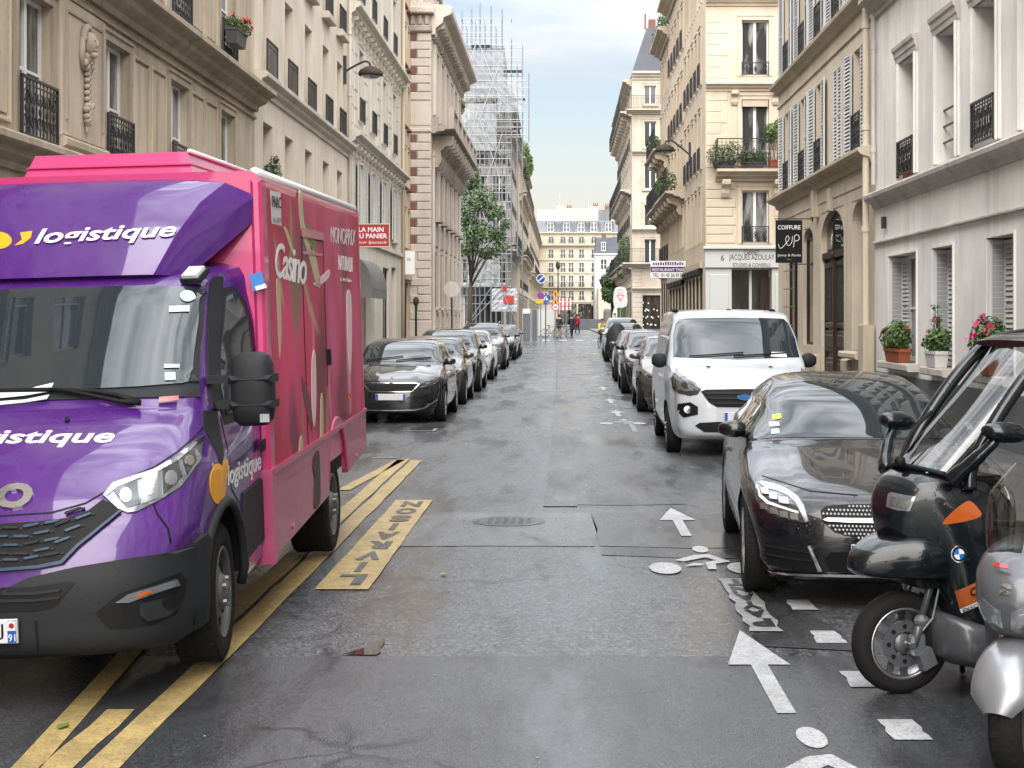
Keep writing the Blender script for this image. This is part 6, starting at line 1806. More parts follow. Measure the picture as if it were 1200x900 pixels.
# ------------------------------------------------------------------ parked cars
def yaw_for(dx, dy): return -math.atan2(dx, dy)
def mirrored(poly): return poly+[(-x, z) for x, z in reversed(poly) if abs(x) > 1e-6]
# --- black coupe with diamond grille, right foreground
SEDAN_TUCK = [(0.18,0.10),(0.30,0.035),(0.55,0.0),(0.70,0.012),(0.82,0.035),(0.93,0.095),(1.15,0.235),(1.40,0.40)]
coupe = dict(
    prof=[(0.16,0.16,0.36,0.0),(0.05,0.20,0.40,0.0),(0.02,0.30,0.42,0.0),(0.0,0.42,0.46,0.0),(0.01,0.53,0.50,0.01),(0.05,0.62,0.54,0.03),(0.14,0.70,0.54,0.06),(0.40,0.79,0.46,0.10),(0.85,0.875,0.26,0.11),(1.25,0.935,0.18,0.11),(1.50,0.965,0.26,0.08),
          (1.58,1.00,0.30,0.05),(2.05,1.235,0.22,0.05),(2.42,1.355,0.12,0.06),(2.85,1.405,0.02,0.07),(3.25,1.395,-0.06,0.08),(3.75,1.27,-0.14,0.08),(4.22,1.06,-0.20,0.07),(4.45,0.99,-0.26,0.08),(4.64,0.93,-0.34,0.08),(4.69,0.78,-0.36,0.02),(4.69,0.5,-0.36,0),(4.60,0.24,-0.32,0)],
    plan=[(0.0,0.74),(0.38,0.845),(0.8,0.905),(1.2,0.905),(3.0,0.905),(4.0,0.89),(4.5,0.80),(4.7,0.74)], tuck=SEDAN_TUCK, yf=0.80, yr=3.64, r=0.335, ra=0.375, zs=0.20, track=0.775, paint='black_car', rim='five', step=0.06, cols=30, sub=6, tw=0.235, ridge=(6.3,10.3,0.58,0.016),
    wind=[(-0.93,10.8),(0,10.72),(0.93,10.8),(0.955,11.4),(0.945,12.4),(0.90,12.95),(0,13.02),(-0.90,12.95),(-0.945,12.4),(-0.955,11.4)], pstep=0.10,
    rear=[(-0.9,15.3),(0.9,15.3),(0.92,16.2),(0.85,17.0),(-0.85,17.0),(-0.92,16.2)],
    side=[[(1.95,0.965),(2.75,0.975),(3.55,1.00),(3.75,1.04),(3.45,1.20),(3.05,1.30),(2.70,1.315),(2.45,1.27)]],
    seams=[[(1.55,0.30),(1.48,0.45),(1.52,0.80),(1.85,0.93)],[(1.55,0.28),(3.0,0.28),(3.12,0.5),(3.05,0.93)],[(0.55,0.76),(1.2,0.86),(1.75,0.93)]],
    handles=[(2.95,0.78)], mirror=(1.95,0.96), mirror_mat='black_car', glass='car_glass')
CX, CYn = 1.83, 9.62
yaw = radians(-3.4)
Mb, msh = make_car(coupe, 'parked_coupe', 'glossy black coupe with studded diamond grille parked behind the dark scooter', (2.06, 9.60, 0), yaw)
trm = lambda poly, off, step=3.0, skirt=0.01, mirror=True: trace(msh, Mb, poly, off, step, skirt, mirror)
# headlamp outline and its parts traced on the near lamp, mirrored to the far one
hl = [(886,566),(893,563.5),(908,567),(922,573),(935,581),(943,592),(949,611),(945,613),(930,611),(914,607),(900,601),(891,594),(885,583)]
hs = trm(hl, 0.006, 3, 0.02).build('headlight', M['lens_dark'], Mb, 40.0)
trm([(887.5,569),(889,570),(892,580),(901,588),(916,593.5),(929,598),(936,600),(936,602.5),(929,600.5),(915,596),(900,591),(890.5,583)], 0.011, 2.2, 0.004).build('lamp_strip', M['white'], hs, 40.0)
trm([(888,566),(894,564.5),(908,568),(922,574),(934,582),(941.5,592),(947.5,611),(944,612),(939,602),(933,590),(924,582),(912,576.5),(898,573)], 0.010, 2.5, 0.004).build('lamp_bezel', M['alloy'], hs, 40.0)
for cx, cy, w in ((897,577,5),(907,583,5),(919,588,6),(896,594,4),(907.5,599.5,4.2),(919,603.5,4.5),(931,606,4.5)):
    trm([(cx-w,cy-4),(cx+w*0.8,cy-3.2),(cx+w,cy+4),(cx-w*0.8,cy+3)], 0.016, 3, 0.006).build('lamp_bowl', M['lamp_bowl'], hs, 40.0)
# grille: dark panel, chrome bar, rows of bright studs
gz_ = lambda z: z
gp = mirrored([(0,0.455),(0.20,0.46),(0.36,0.50),(0.43,0.565),(0.44,0.625),(0.40,0.655),(0.25,0.668),(0,0.672)])
gr = ray_patch(msh.bvh, fill2d(gp, 0.05), front_ray, 0.004, 0.02).build('grille', M['grille_black'], Mb, 40.0)
rim_ = gp+[(x*1.035, 0.563+(z-0.563)*1.07) for x, z in reversed(gp)]
studs = MB()
for r_ in range(9):
    z = 0.472+r_*0.0235
    n = 19
    for k in range(-n, n+1):
        x = (k+0.5*(r_ % 2))*0.0235
        if inside([(px*0.965, 0.563+(pz-0.563)*0.94) for px, pz in gp], x, z) and not (0.548 < z < 0.592):
            h = msh.bvh.ray_cast(Vector((x,-3,z)), Vector((0,1,0)))[0]
            if h: studs.obox((x, h.y-0.010, z), (0.0115,0.006,0.0115), Matrix.Rotation(pi/4, 3, 'Y'))
tag(studs.build('grille_studs', M['plate_white'], gr), kind='stuff')
ray_patch(msh.bvh, fill2d(mirrored([(0,0.557),(0.40,0.562),(0.425,0.572),(0.40,0.582),(0,0.585)]), 0.05), front_ray, 0.020, 0.02).build('grille_bar', M['alloy'], gr, 40.0)
ba = MB(); ba.lathe([(0.085,0.0),(0.085,0.012),(0.075,0.016),(0.072,0.008),(0,0.008)], (0,msh.bvh.ray_cast(Vector((0,-3,0.57)),Vector((0,1,0)))[0].y-0.022,0.57), (0,-1,0), 28)
yb = msh.bvh.ray_cast(Vector((0,-3,0.57)),Vector((0,1,0)))[0].y-0.034
for k in range(3):
    a = pi/2+2*pi*k/3; ba.bar((0,yb,0.57),(0.074*cos(a),yb,0.57+0.074*sin(a)), 0.012, 0.008, 0, (0,1,0))
ba.build('badge', M['chrome'], gr, 40.0)
# lower intakes, lip, tow cover, plate
lp = [(0.46,0.245),(0.76,0.26),(0.78,0.40),(0.70,0.43),(0.56,0.415),(0.50,0.36)]
ik = ray_patch(msh.bvh, fill2d(lp, 0.05), front_ray, 0.004, 0.02, True).build('bumper_intake', M['grille_black'], Mb, 40.0)
for z in (0.31, 0.365): ray_patch(msh.bvh, fill2d([(0.50,z),(0.77,z+0.02),(0.77,z+0.032),(0.50,z+0.012)], 0.05), front_ray, 0.014, 0.02, True).build('intake_fin', M['black_car2'], ik)
ray_patch(msh.bvh, fill2d(mirrored([(0,0.235),(0.38,0.245),(0.42,0.33),(0.38,0.375),(0,0.385)]), 0.05), front_ray, 0.004, 0.02).build('lower_grille', M['grille_black'], Mb, 40.0)
ray_patch(msh.bvh, fill2d([(0.43,0.255),(0.455,0.25),(0.52,0.41),(0.505,0.415)], 0.04), front_ray, 0.016, 0.02, True).build('intake_trim', M['chrome'], Mb)
top_patch(msh, [(-1,1.15),(-0.5,1.28),(0,1.32),(0.5,1.28),(1,1.15),(1,1.30),(0.5,1.43),(0,1.47),(-0.5,1.43),(-1,1.30)], 0.018, 0.08).build('lip_trim', M['chrome'], Mb, 40.0)
number_plate(Mb, (0, msh.bvh.ray_cast(Vector((0,-3,0.36)),Vector((0,1,0)))[0].y-0.02, 0.375))
for q, mt in (([(905,487),(915,485),(916,491),(906,493)],'lime'),([(901,495),(913,495),(914,500),(902,501)],'lilac'),([(904,504),(913,503),(914,508.5),(904,509.5)],'mint')):
    trace(msh, Mb, q, 0.008, 3, 0.002).build('sticker', M[mt], Mb)
trm([(893,557),(950,575),(1005,580),(1005,581.2),(950,576.2),(893,558)], 0.002, 4, 0.002, True).build('bonnet_seam', M['black'], Mb)
# --- white panel van behind it
van = dict(
    prof=[(0.12,0.24,0.34,0.0),(0.02,0.30,0.38,0.0),(0.0,0.42,0.40,0.0),(0.0,0.60,0.42,0.0),(0.01,0.78,0.42,0.01),(0.05,0.92,0.42,0.03),(0.15,1.03,0.38,0.06),(0.42,1.14,0.30,0.08),(0.72,1.215,0.26,0.06),(0.82,1.27,0.26,0.03),(1.25,1.60,0.20,0.02),
          (1.58,1.83,0.14,0.03),(1.80,1.925,0.08,0.07),(2.2,1.965,0.0,0.09),(3.4,1.975,0.0,0.09),(4.70,1.955,-0.02,0.09),(4.90,1.88,-0.04,0.06),(4.96,1.3,-0.06,0.0),(4.97,0.6,-0.06,0),(4.92,0.32,-0.05,0)],
    plan=[(0.0,0.72),(0.35,0.87),(0.7,0.955),(1.1,0.985),(4.5,0.985),(5.0,0.93)], tuck=[(0.25,0.06),(0.40,0.015),(0.6,0.0),(1.0,0.0),(1.15,0.03),(1.5,0.09),(1.85,0.165),(2.0,0.24)],
    yf=0.98, yr=3.91, r=0.335, ra=0.385, zs=0.28, track=0.87, paint='white_car', rim='steel', rimmat='steel_wheel', step=0.08, cols=18, sub=5, n=3.0,
    wind=[(-0.93,9.15),(0,9.0),(0.93,9.15),(0.955,9.6),(0.955,10.7),(0.90,11.05),(0,11.12),(-0.90,11.05),(-0.955,10.7),(-0.955,9.6)], pstep=0.10,
    side=[[(1.18,1.20),(1.95,1.16),(2.0,1.22),(2.0,1.70),(1.93,1.76),(1.72,1.75),(1.50,1.58)]],
    seams=[[(1.15,1.10),(1.20,0.55),(1.28,0.42),(2.08,0.42),(2.08,1.82)],[(2.12,0.42),(3.25,0.42),(3.25,1.80)]], handles=[(1.95,1.02),(2.25,1.02)], mirror=(1.30,1.20), mirror_mat='black_plastic', mirror_h=0.22, plate=0.545, wipers=[(-0.7,9.15,0.1,9.3),(-0.05,9.15,0.75,9.3)],
    front=[('grille', mirrored([(0,0.665),(0.36,0.67),(0.46,0.73),(0.56,0.87),(0.50,0.895),(0,0.905)]), 'grille_black', 0.008),
           ('lower_grille', mirrored([(0,0.33),(0.52,0.34),(0.64,0.42),(0.58,0.46),(0.36,0.475),(0,0.475)]), 'grille_black', 0.008),
           ('fog_lamp_recess', [(0.60,0.57),(0.78,0.52),(0.86,0.60),(0.85,0.70),(0.70,0.73),(0.60,0.67)], 'grille_black', 0.008)],
    flank=[('side_moulding', [(1.42,0.42),(3.45,0.42),(3.45,0.50),(1.42,0.50)], 'white_car', 0.012)])
Vn, vsh = make_car(van, 'parked_van', 'white panel van with black grille parked beyond the black coupe', (2.38, 20.22, 0), radians(-0.5), None, 'van')
trv = lambda poly, off, step=3.0, skirt=0.01, mirror=True: trace(vsh, Vn, poly, off, step, skirt, mirror)
hl = [(792,431),(797,437),(806,444),(816,450),(822,456),(818,462),(809,464),(796,461),(788.5,455),(787.5,443)]
hs = trv(hl, 0.010, 3, 0.02).build('headlight', M['lens_dark'], Vn, 40.0)
trv([(793,444),(803,446),(811,452),(813,458),(804,459),(795,456)], 0.016, 3, 0.006).build('lamp_bowl', M['lamp_bowl'], hs, 40.0)
trv([(801,448),(806,450),(808,455),(803,456),(799,452)], 0.022, 3, 0.006).build('lamp_bowl', M['lens_dark'], hs, 40.0)
trv([(788.5,436),(791,433),(794,441),(806,449),(819,456.5),(817,458),(805,451.5),(791,444)], 0.018, 3, 0.006).build('lamp_strip', M['lens'], hs, 40.0)
fl = MB()
for x in (0.735, -0.735):
    h = vsh.bvh.ray_cast(Vector((x,-3,0.63)), Vector((0,1,0)))[0]; fl.lathe([(0.055,0),(0.05,0.02),(0,0.025)], (x,h.y-0.005,0.63), (0,-1,0), 14)
fl.half = (len(fl.v)//2, len(fl.f)//2); fl.build('fog_lamp', M['lamp_bowl'], Vn)
for z in (0.72, 0.785, 0.85):
    ray_patch(vsh.bvh, fill2d(mirrored([(0,z-0.012),(0.42+(z-0.72)*0.5,z-0.012),(0.44+(z-0.72)*0.5,z+0.012),(0,z+0.012)]), 0.07), front_ray, 0.024, 0.02).build('grille_bar', M['black_plastic'], Vn)
yb = vsh.bvh.ray_cast(Vector((0,-3,0.79)),Vector((0,1,0)))[0].y
def oval(mb, rx, rz, c, d, m=0):
    pts = [(rx*cos(2*pi*k/24), rz*sin(2*pi*k/24)) for k in range(24)]
    mb.prism(pts, lambda u, v, dd: (c[0]+u, c[1]-dd, c[2]+v), 0, d, m)
bd = MB(); oval(bd, 0.098, 0.042, (0,yb-0.020,0.80), 0.018); bd = bd.build('badge', M['chrome'], Vn)
m_ = MB(); oval(m_, 0.088, 0.034, (0,yb-0.036,0.80), 0.004); m_.build('badge_field', M['badge_blue'], bd)
V, F = fit(text_mesh2d('Ford', shear=0.3), 0.125, 0.046); m_ = MB(); m_.add([(u, yb-0.0415, 0.80+v) for u, v in V], F); m_.build('badge_text', M['chrome'], bd)
trace(vsh, Vn, [(904,413),(921,413),(922,419),(903,418)], 0.008, 4, 0.002).build('paper_sheet', M['paper'], Vn)
mb = MB()
for x, y in ((-0.78,2.0),(0.0,2.05),(0.62,2.0)): MB().ball((x,y,1.945), (0.05,0.06,0.03), 8, 5).build('roof_mount', M['black'], Vn, True)
mb.tube([(0.52,2.0,1.93),(0.52,2.02,2.10)], 0.006, 5)
mb.build('roof_aerial', M['black'], Vn, True)
mb = MB()
for x in (-0.42, 0.42): mb.obox((x,0.55,1.185),(0.05,0.03,0.015),Matrix.Identity(3))
mb.half = (8, 6); mb.build('washer_jet', M['black'], Vn)
# --- hatchback, compact and SUV shapes for the two rows
HATCH_TUCK = [(0.18,0.09),(0.30,0.03),(0.55,0.0),(0.75,0.012),(0.90,0.045),(1.0,0.09),(1.25,0.195),(1.48,0.33)]
def hatch(paint, L=4.25, W=0.90, H=1.46, **k):
    s_ = L/4.25; h = H/1.46
    d = dict(prof=[(y*s_ if y > 0.5 else y, z*(h if z > 0.6 else 1), b, c) for y, z, b, c in
         [(0.14,0.17,0.44,0.0),(0.03,0.22,0.48,0.0),(0.0,0.34,0.50,0.0),(0.0,0.50,0.52,0.0),(0.02,0.62,0.54,0.01),(0.06,0.71,0.52,0.03),(0.16,0.78,0.48,0.06),(0.45,0.88,0.36,0.09),(0.85,0.965,0.24,0.09),(1.02,1.0,0.26,0.06),(1.10,1.035,0.28,0.04),
          (1.55,1.27,0.20,0.03),(1.90,1.40,0.12,0.05),(2.3,1.455,0.02,0.07),(2.9,1.455,-0.04,0.08),(3.5,1.40,-0.10,0.08),(3.75,1.33,-0.14,0.06),(4.10,1.05,-0.22,0.04),(4.20,0.92,-0.26,0.03),(4.25,0.70,-0.28,0),(4.24,0.42,-0.28,0),(4.15,0.22,-0.24,0)]],
        plan=[(0.0,W-0.24),(0.45*s_,W-0.09),(0.8*s_,W-0.02),(1.2*s_,W),(3.0*s_,W),(3.8*s_,W-0.04),(4.3*s_,W-0.16)], tuck=[(a*(h if a > 0.6 else 1), b) for a, b in HATCH_TUCK],
        yf=0.84*s_, yr=(0.84+2.62)*s_, r=0.32, ra=0.36, zs=0.20, track=W-0.115, paint=paint, rim='ten', step=0.11, cols=12, sub=4,
        wind=[(-0.93,10.15),(0,10.05),(0.93,10.15),(0.955,10.6),(0.945,11.5),(0.90,12.05),(0,12.1),(-0.90,12.05),(-0.945,11.5),(-0.955,10.6)],
        side=[[(1.50*s_,0.985*h),(2.45*s_,1.0*h),(2.45*s_,1.345*h),(2.25*s_,1.35*h),(2.0*s_,1.29*h)],[(2.52*s_,1.0*h),(3.35*s_,1.03*h),(3.62*s_,1.08*h),(3.45*s_,1.26*h),(3.1*s_,1.34*h),(2.52*s_,1.35*h)]],
        seams=[[(1.35*s_,0.28),(1.32*s_,0.6),(1.42*s_,0.92*h)],[(1.35*s_,0.27),(2.48*s_,0.27),(2.48*s_,0.98*h)],[(2.48*s_,0.27),(3.05*s_,0.27),(3.35*s_,0.6),(3.45*s_,1.0*h)]],
        handles=[(2.30*s_,0.86*h),(3.25*s_,0.88*h)], mirror=(1.52*s_,1.0*h), plate=0.50,
        front=[('grille', mirrored([(0,0.605),(0.34,0.61),(0.42,0.665),(0.36,0.70),(0,0.705)]), 'grille_black', 0.006),
               ('headlight', [(0.46,0.655),(0.62,0.645),(0.72,0.685),(0.78,0.775),(0.70,0.775),(0.56,0.725)], 'lens', 0.008),
               ('lamp_bowl', [(0.58,0.67),(0.68,0.685),(0.72,0.735),(0.62,0.72)], 'lens_dark', 0.014),
               ('lower_grille', mirrored([(0,0.26),(0.40,0.27),(0.46,0.36),(0.36,0.42),(0,0.43)]), 'grille_black', 0.006),
               ('fog_lamp', [(0.56,0.33),(0.68,0.34),(0.70,0.42),(0.60,0.42)], 'lens_dark', 0.008)],
        wipers=[(-0.7,10.2,0.1,10.45),(-0.05,10.15,0.75,10.4)])
    d.update(k); return d
# black hatchback in front of the left row
spec = hatch('black_car2', 4.25, 0.90, 1.46, step=0.07, cols=24, sub=6, ridge=(6.3,9.4,0.5,0.014), rim='five', pstep=0.1, plate=0.47,
    front=[('grille', mirrored([(0,0.565),(0.36,0.57),(0.47,0.685),(0.40,0.70),(0,0.705)]), 'grille_black', 0.006)])
P, psh = make_car(spec, 'parked_hatchback', 'black hatchback with chrome rimmed grille, first of the left row behind the truck', (-2.99, 26.63, 0), radians(-0.4))
ray_patch(psh.bvh, fill2d([(-0.49,0.69),(-0.37,0.560),(0.37,0.560),(0.49,0.69),(0.41,0.719),(-0.41,0.719)], 0.06), front_ray, 0.003, 0.02).build('grille_frame', M['chrome'], P, 40.0)
for z in (0.605, 0.64, 0.672): ray_patch(psh.bvh, fill2d(mirrored([(0,z-0.006),(0.34+(z-0.6)*0.7,z-0.006),(0.34+(z-0.6)*0.7,z+0.006),(0,z+0.006)]), 0.08), front_ray, 0.018, 0.02).build('grille_bar', M['black_plastic'], P)
bd = MB(); yb = psh.bvh.ray_cast(Vector((0,-3,0.745)),Vector((0,1,0)))[0].y-0.02
bd.prism(smooth_closed([(-0.03,-0.05),(0.02,-0.055),(0.035,-0.02),(0.02,0.01),(0.04,0.045),(0.01,0.06),(-0.02,0.04),(-0.04,0.0)], 2), lambda u, v, d: (u, yb-d, 0.76+v), 0, 0.02); bd.build('badge', M['chrome'], P)
hs = ray_patch(psh.bvh, fill2d([(0.49,0.635),(0.62,0.655),(0.74,0.70),(0.825,0.775),(0.80,0.80),(0.70,0.755),(0.56,0.705)], 0.05), front_ray, 0.008, 0.02, True).build('headlight', M['lens_dark'], P, 40.0)
ray_patch(psh.bvh, fill2d([(0.58,0.675),(0.64,0.69),(0.65,0.72),(0.60,0.705)], 0.05), front_ray, 0.014, 0.01, True).build('lamp_bowl', M['lamp_bowl'], hs)
ray_patch(psh.bvh, fill2d([(0.70,0.72),(0.77,0.755),(0.78,0.775),(0.71,0.745)], 0.05), front_ray, 0.014, 0.01, True).build('lamp_bowl', M['lamp_bowl'], hs)
ray_patch(psh.bvh, fill2d([(0.50,0.63),(0.62,0.648),(0.74,0.692),(0.825,0.768),(0.825,0.777),(0.74,0.702),(0.62,0.659),(0.49,0.64)], 0.05), front_ray, 0.014, 0.01, True).build('lamp_strip', M['chrome'], hs)
ch = [(-0.78,0.40),(-0.58,0.27),(-0.40,0.235),(0,0.23),(0.40,0.235),(0.58,0.27),(0.78,0.40)]
ray_patch(psh.bvh, fill2d(ch+[(x*0.985, z+0.020) for x, z in reversed(ch)], 0.06), front_ray, 0.012, 0.02).build('bumper_trim', M['chrome'], P, 40.0)
fo = ray_patch(psh.bvh, fill2d([(0.50,0.28),(0.66,0.30),(0.77,0.40),(0.70,0.42),(0.56,0.37)], 0.05), front_ray, 0.006, 0.02, True).build('fog_lamp_recess', M['grille_black'], P, 40.0)
ray_patch(psh.bvh, fill2d([(0.60,0.31),(0.645,0.315),(0.655,0.35),(0.61,0.35)], 0.04), front_ray, 0.014, 0.01, True).build('fog_lamp', M['lamp_bowl'], fo)
LROW = 'cars parked along the left kerb'; RROW = 'cars parked along the right kerb'
P['group'] = LROW
c2, _ = make_car(hatch('bronze_car', 3.95, 0.87, 1.44, rim='seven'), 'parked_hatchback', 'small grey brown hatchback tucked behind the black hatchback in the left row', (-2.92, 32.0, 0), 0.0, LROW)
c3, _ = make_car(hatch('black_car2', 4.2, 0.90, 1.56, ra=0.39, r=0.34, zs=0.24,
    front=[('grille', mirrored([(0,0.56),(0.30,0.56),(0.36,0.66),(0.30,0.71),(0,0.715)]), 'grille_black', 0.006), ('headlight', [(0.44,0.66),(0.66,0.66),(0.80,0.79),(0.72,0.80),(0.54,0.74)], 'lens', 0.008), ('lamp_bowl', [(0.56,0.675),(0.66,0.685),(0.72,0.745),(0.62,0.735)], 'lens_dark', 0.014),
           ('lower_grille', mirrored([(0,0.27),(0.44,0.28),(0.50,0.42),(0,0.45)]), 'grille_black', 0.006), ('fog_lamp', [(0.58,0.36),(0.68,0.37),(0.69,0.43),(0.60,0.43)], 'lamp_bowl', 0.012)]),
    'parked_crossover', 'black crossover with slim headlights, in front of the white hatchback', (-2.93, 37.45, 0), 0.0, LROW)
c4, _ = make_car(hatch('white_car', 4.05, 0.87, 1.47), 'parked_hatchback', 'white hatchback between two dark cars in the left row', (-2.93, 45.15, 0), 0.0, LROW)
suv, _ = make_car(hatch('bronze_car', 4.5, 0.92, 1.66, ra=0.41, r=0.36, zs=0.26), 'parked_suv', 'tall dark grey SUV with roof rails behind the white hatchback', (-2.95, 54.2, 0), 0.0, LROW, 'car')
mb = MB()
for sg in (-1, 1): mb.tube([(sg*0.60,2.1,1.62),(sg*0.60,2.3,1.70),(sg*0.60,3.6,1.68),(sg*0.60,3.8,1.58)], 0.02, 6)
mb.half = (len(mb.v)//2, len(mb.f)//2); mb.build('roof_rail', M['steel'], suv, True)
c6, _ = make_car(hatch('black_car2', 4.2, 0.89, 1.48), 'parked_hatchback', 'black hatchback far down the left row before the crossing', (-2.92, 66.2, 0), 0.0, LROW)
c7, _ = make_car(hatch('grey_car', 4.2, 0.89, 1.52), 'parked_hatchback', 'last dark grey car of the left row beside the kerb nose', (-2.92, 72.6, 0), 0.0, LROW)
# right row beyond the van
r2, _ = make_car(hatch('bronze_car', 4.2, 0.90, 1.50, rim='seven'), 'parked_hatchback', 'grey brown hatchback directly behind the white van', (2.33, 29.4, 0), radians(-0.5), RROW)
r3, _ = make_car(hatch('black_car2', 4.3, 0.91, 1.55, ra=0.39, r=0.345, zs=0.24), 'parked_crossover', 'black crossover second behind the white van', (2.30, 36.6, 0), radians(-0.6), RROW)
r4, _ = make_car(hatch('silver_car', 4.3, 0.90, 1.62, ra=0.38, r=0.33), 'parked_people_carrier', 'silver people carrier behind the covered motor scooter, right row', (2.62, 63.5, 0), radians(-0.6), RROW)
r5, _ = make_car(hatch('white_car', 4.4, 0.92, 1.85, ra=0.38, r=0.33), 'parked_minivan', 'tall white minivan near the crossing at the end of the right row', (2.75, 70.5, 0), radians(-0.6), RROW)
r6, _ = make_car(hatch('grey_car', 4.2, 0.90, 1.5), 'parked_hatchback', 'dark hatchback hidden between the black crossover and the silver carrier', (2.35, 43.6, 0), radians(-0.6), RROW)
# ------------------------------------------------------------------ road markings
mark_n = 0
def marking_obj(polys, mat, label, cat='road marking', group=None, z=0.009, name='road_marking', parent=None):
    mb = MB()
    for poly in polys: mb.add([(x, y, gz(y)+z) for x, y in poly], [tuple(range(len(poly)))])
    o = mb.build(name, M[mat], parent)
    return tag(o, label, cat, group) if parent is None else o
def ragged(x0, x1, y0, y1, n=14, a=0.008, seed=1):
    r = random.Random(seed); L = []
    for k in range(n+1): L.append((x0+r.uniform(-a,a), lerp(y0,y1,k/n)))
    for k in range(n+1): L.append((x1+r.uniform(-a,a), lerp(y1,y0,k/n)))
    return L
YL = 'yellow lines of the loading bay'
marking_obj([ragged(-1.965,-1.815,4.5,19.8,30)], 'mark_yellow', 'long yellow line along the road side of the loading bay', 'road marking', YL)
marking_obj([ragged(-2.15,-2.0,8.6,20.0,24,0.008,2)], 'mark_yellow', 'inner yellow line beside the long one, running under the truck', 'road marking', YL)
marking_obj([ragged(-2.14,-2.01,4.8,7.22,8,0.008,3)], 'mark_yellow', 'short yellow stub nearest the camera beside the long line', 'road marking', YL)
marking_obj([[(-2.20,5.6),(-2.08,5.6),(-2.42,9.6),(-2.54,9.6)]], 'mark_yellow', 'slanting yellow stroke leaving the bottom edge under the truck bumper', 'road marking', YL)
marking_obj([[(-2.42,16.4),(-2.28,16.4),(-2.04,19.9),(-2.17,19.9)]], 'mark_yellow', 'slanting yellow stroke behind the rear of the truck', 'road marking', YL)
lv = marking_obj([ragged(-1.685,-1.32,10.41,15.5,20,0.004,4)], 'mark_yellow', 'yellow painted box with LIVRAISON knocked out of it', 'road marking')
def stacked(word, xc, y0, y1, w, h, zz):         # letters one above the other, upright for someone coming the other way
    n = len(word); mb = MB()
    for k, ch in enumerate(word):
        V, F = text_mesh2d(ch, bold=0.05); x_ = [p[0] for p in V]
        V, F = fit((V, F), w*(0.26 if ch == 'I' else 1), h); yc = lerp(y0, y1, (k+0.5)/n)
        mb.add([(xc-u, yc-v, zz) for u, v in V], F)
    return mb
mb = stacked('LIVRAISON', -1.49, 10.5, 15.4, 0.19, 0.43, 0.0135)
mb.build('lettering', M['asphalt_smooth'], lv)
marking_obj([[(-2.5,20.15),(-2.15,20.15),(-2.15,20.23),(-2.5,20.23)]], 'mark_white_worn', 'thin white bay end line behind the truck', 'road marking')
marking_obj([[(-2.62,24.9),(-2.08,24.9),(-2.08,25.5),(-2.14,25.5),(-2.14,24.98),(-2.62,24.98)]], 'mark_white_worn', 'white corner mark of the bay in front of the black hatchback', 'road marking')
def arrow(y0, label, s=1.0, mat='mark_white', x=1.04):
    r = random.Random(int(y0*7))
    tip, base, end = y0+1.9*s, y0+1.0*s, y0
    marking_obj([[(x-0.165,base),(x-0.045,base-0.0),(x-0.045,end),(x+0.045,end),(x+0.045,base),(x+0.165,base),(x,tip)]], mat, label, 'road marking', 'cycle lane arrows')
ar_l = ['large white cycle arrow nearest the camera, beside the dark scooter','white cycle arrow on the pale strip beside the black coupe','white cycle arrow beside the front of the white van','white cycle arrow level with the back of the white van','small far cycle arrow beside the grey brown hatchback','farther cycle arrow beside the black crossover','faint far cycle arrow halfway to the crossing','farthest faint cycle arrow before the crossing']
for y, l in zip((7.15, 12.96, 28.6, 33.0, 39.0, 46.5, 57.0, 69.0), ar_l): arrow(y, l, 1.0, 'mark_white' if y < 40 else 'mark_white_worn')
def bike_symbol(yw, label, mat='mark_white', x=1.04):
    el = lambda cx, cy, rx, ry, n=18: [(cx+rx*cos(2*pi*k/n), cy+ry*sin(2*pi*k/n)) for k in range(n)]
    P_ = [el(x-0.29,yw,0.118,0.26), el(x+0.285,yw,0.118,0.26), el(x+0.05,yw+0.92,0.065,0.17)]
    P_.append([(x-0.19,yw+0.38),(x-0.02,yw+0.62),(x+0.09,yw+0.66),(x+0.225,yw+0.30),(x+0.10,yw+0.20),(x+0.085,yw-0.05),(x+0.02,yw-0.05),(x+0.03,yw+0.26),(x+0.12,yw+0.36),(x+0.05,yw+0.50),(x-0.13,yw+0.30)])
    P_.append([(x-0.14,yw+0.10),(x-0.06,yw+0.22),(x+0.02,yw+0.20),(x-0.02,yw+0.12)])
    marking_obj(P_[:1]+P_[1:2]+P_[2:], mat, label, 'road marking', 'cycle lane bicycle signs')
bk = ['painted white bicycle sign cut by the bottom of the photo','painted white bicycle sign beside the black coupe front wheel','painted bicycle sign beside the white van','painted bicycle sign beside the grey brown hatchback','painted bicycle sign beside the black crossover','small far painted bicycle sign','farthest painted bicycle sign']
for y, l in zip((5.82, 11.29, 26.7, 31.5, 36.4, 43.5, 52.0), bk): bike_symbol(y, l, 'mark_white' if y < 30 else 'mark_white_worn')
pb = marking_obj([ragged(1.10,1.29,9.02,10.85,12,0.016,8)], 'mark_white_worn', 'worn white painted strip with dark PAYANT letters beside the coupe', 'road marking')
mb = stacked('PAYANT', 1.20, 9.12, 10.8, 0.13, 0.24, 0.0135)
mb.build('lettering', M['asphalt_dark'], pb)
marking_obj([ragged(1.13,1.21,24.6,27.0,8,0.012,9)], 'mark_white_worn', 'worn white strip beside the white van wheel', 'road marking')
wob([(1.12,8.62),(1.62,8.50),(1.64,9.0),(1.40,10.2),(1.30,10.6),(1.29,9.0),(1.10,8.95)], 'road_patch', M['asphalt_dark'], 0.006)
for i, (y, l) in enumerate(((6.87,'ragged white dash nearest the camera, in front of the scooter wheel'),(7.83,'white dash beside the front tyre of the dark scooter'),(8.86,'white dash between the scooter wheel and the coupe'),(9.85,'white dash under the front corner of the coupe'),(10.9,'white dash under the middle of the coupe'))):
    r = random.Random(i+20)
    marking_obj([ragged(1.445,1.60,y-0.17,y+0.17,5,0.012,i+30)], 'mark_white', l, 'road marking', 'parking line dashes')
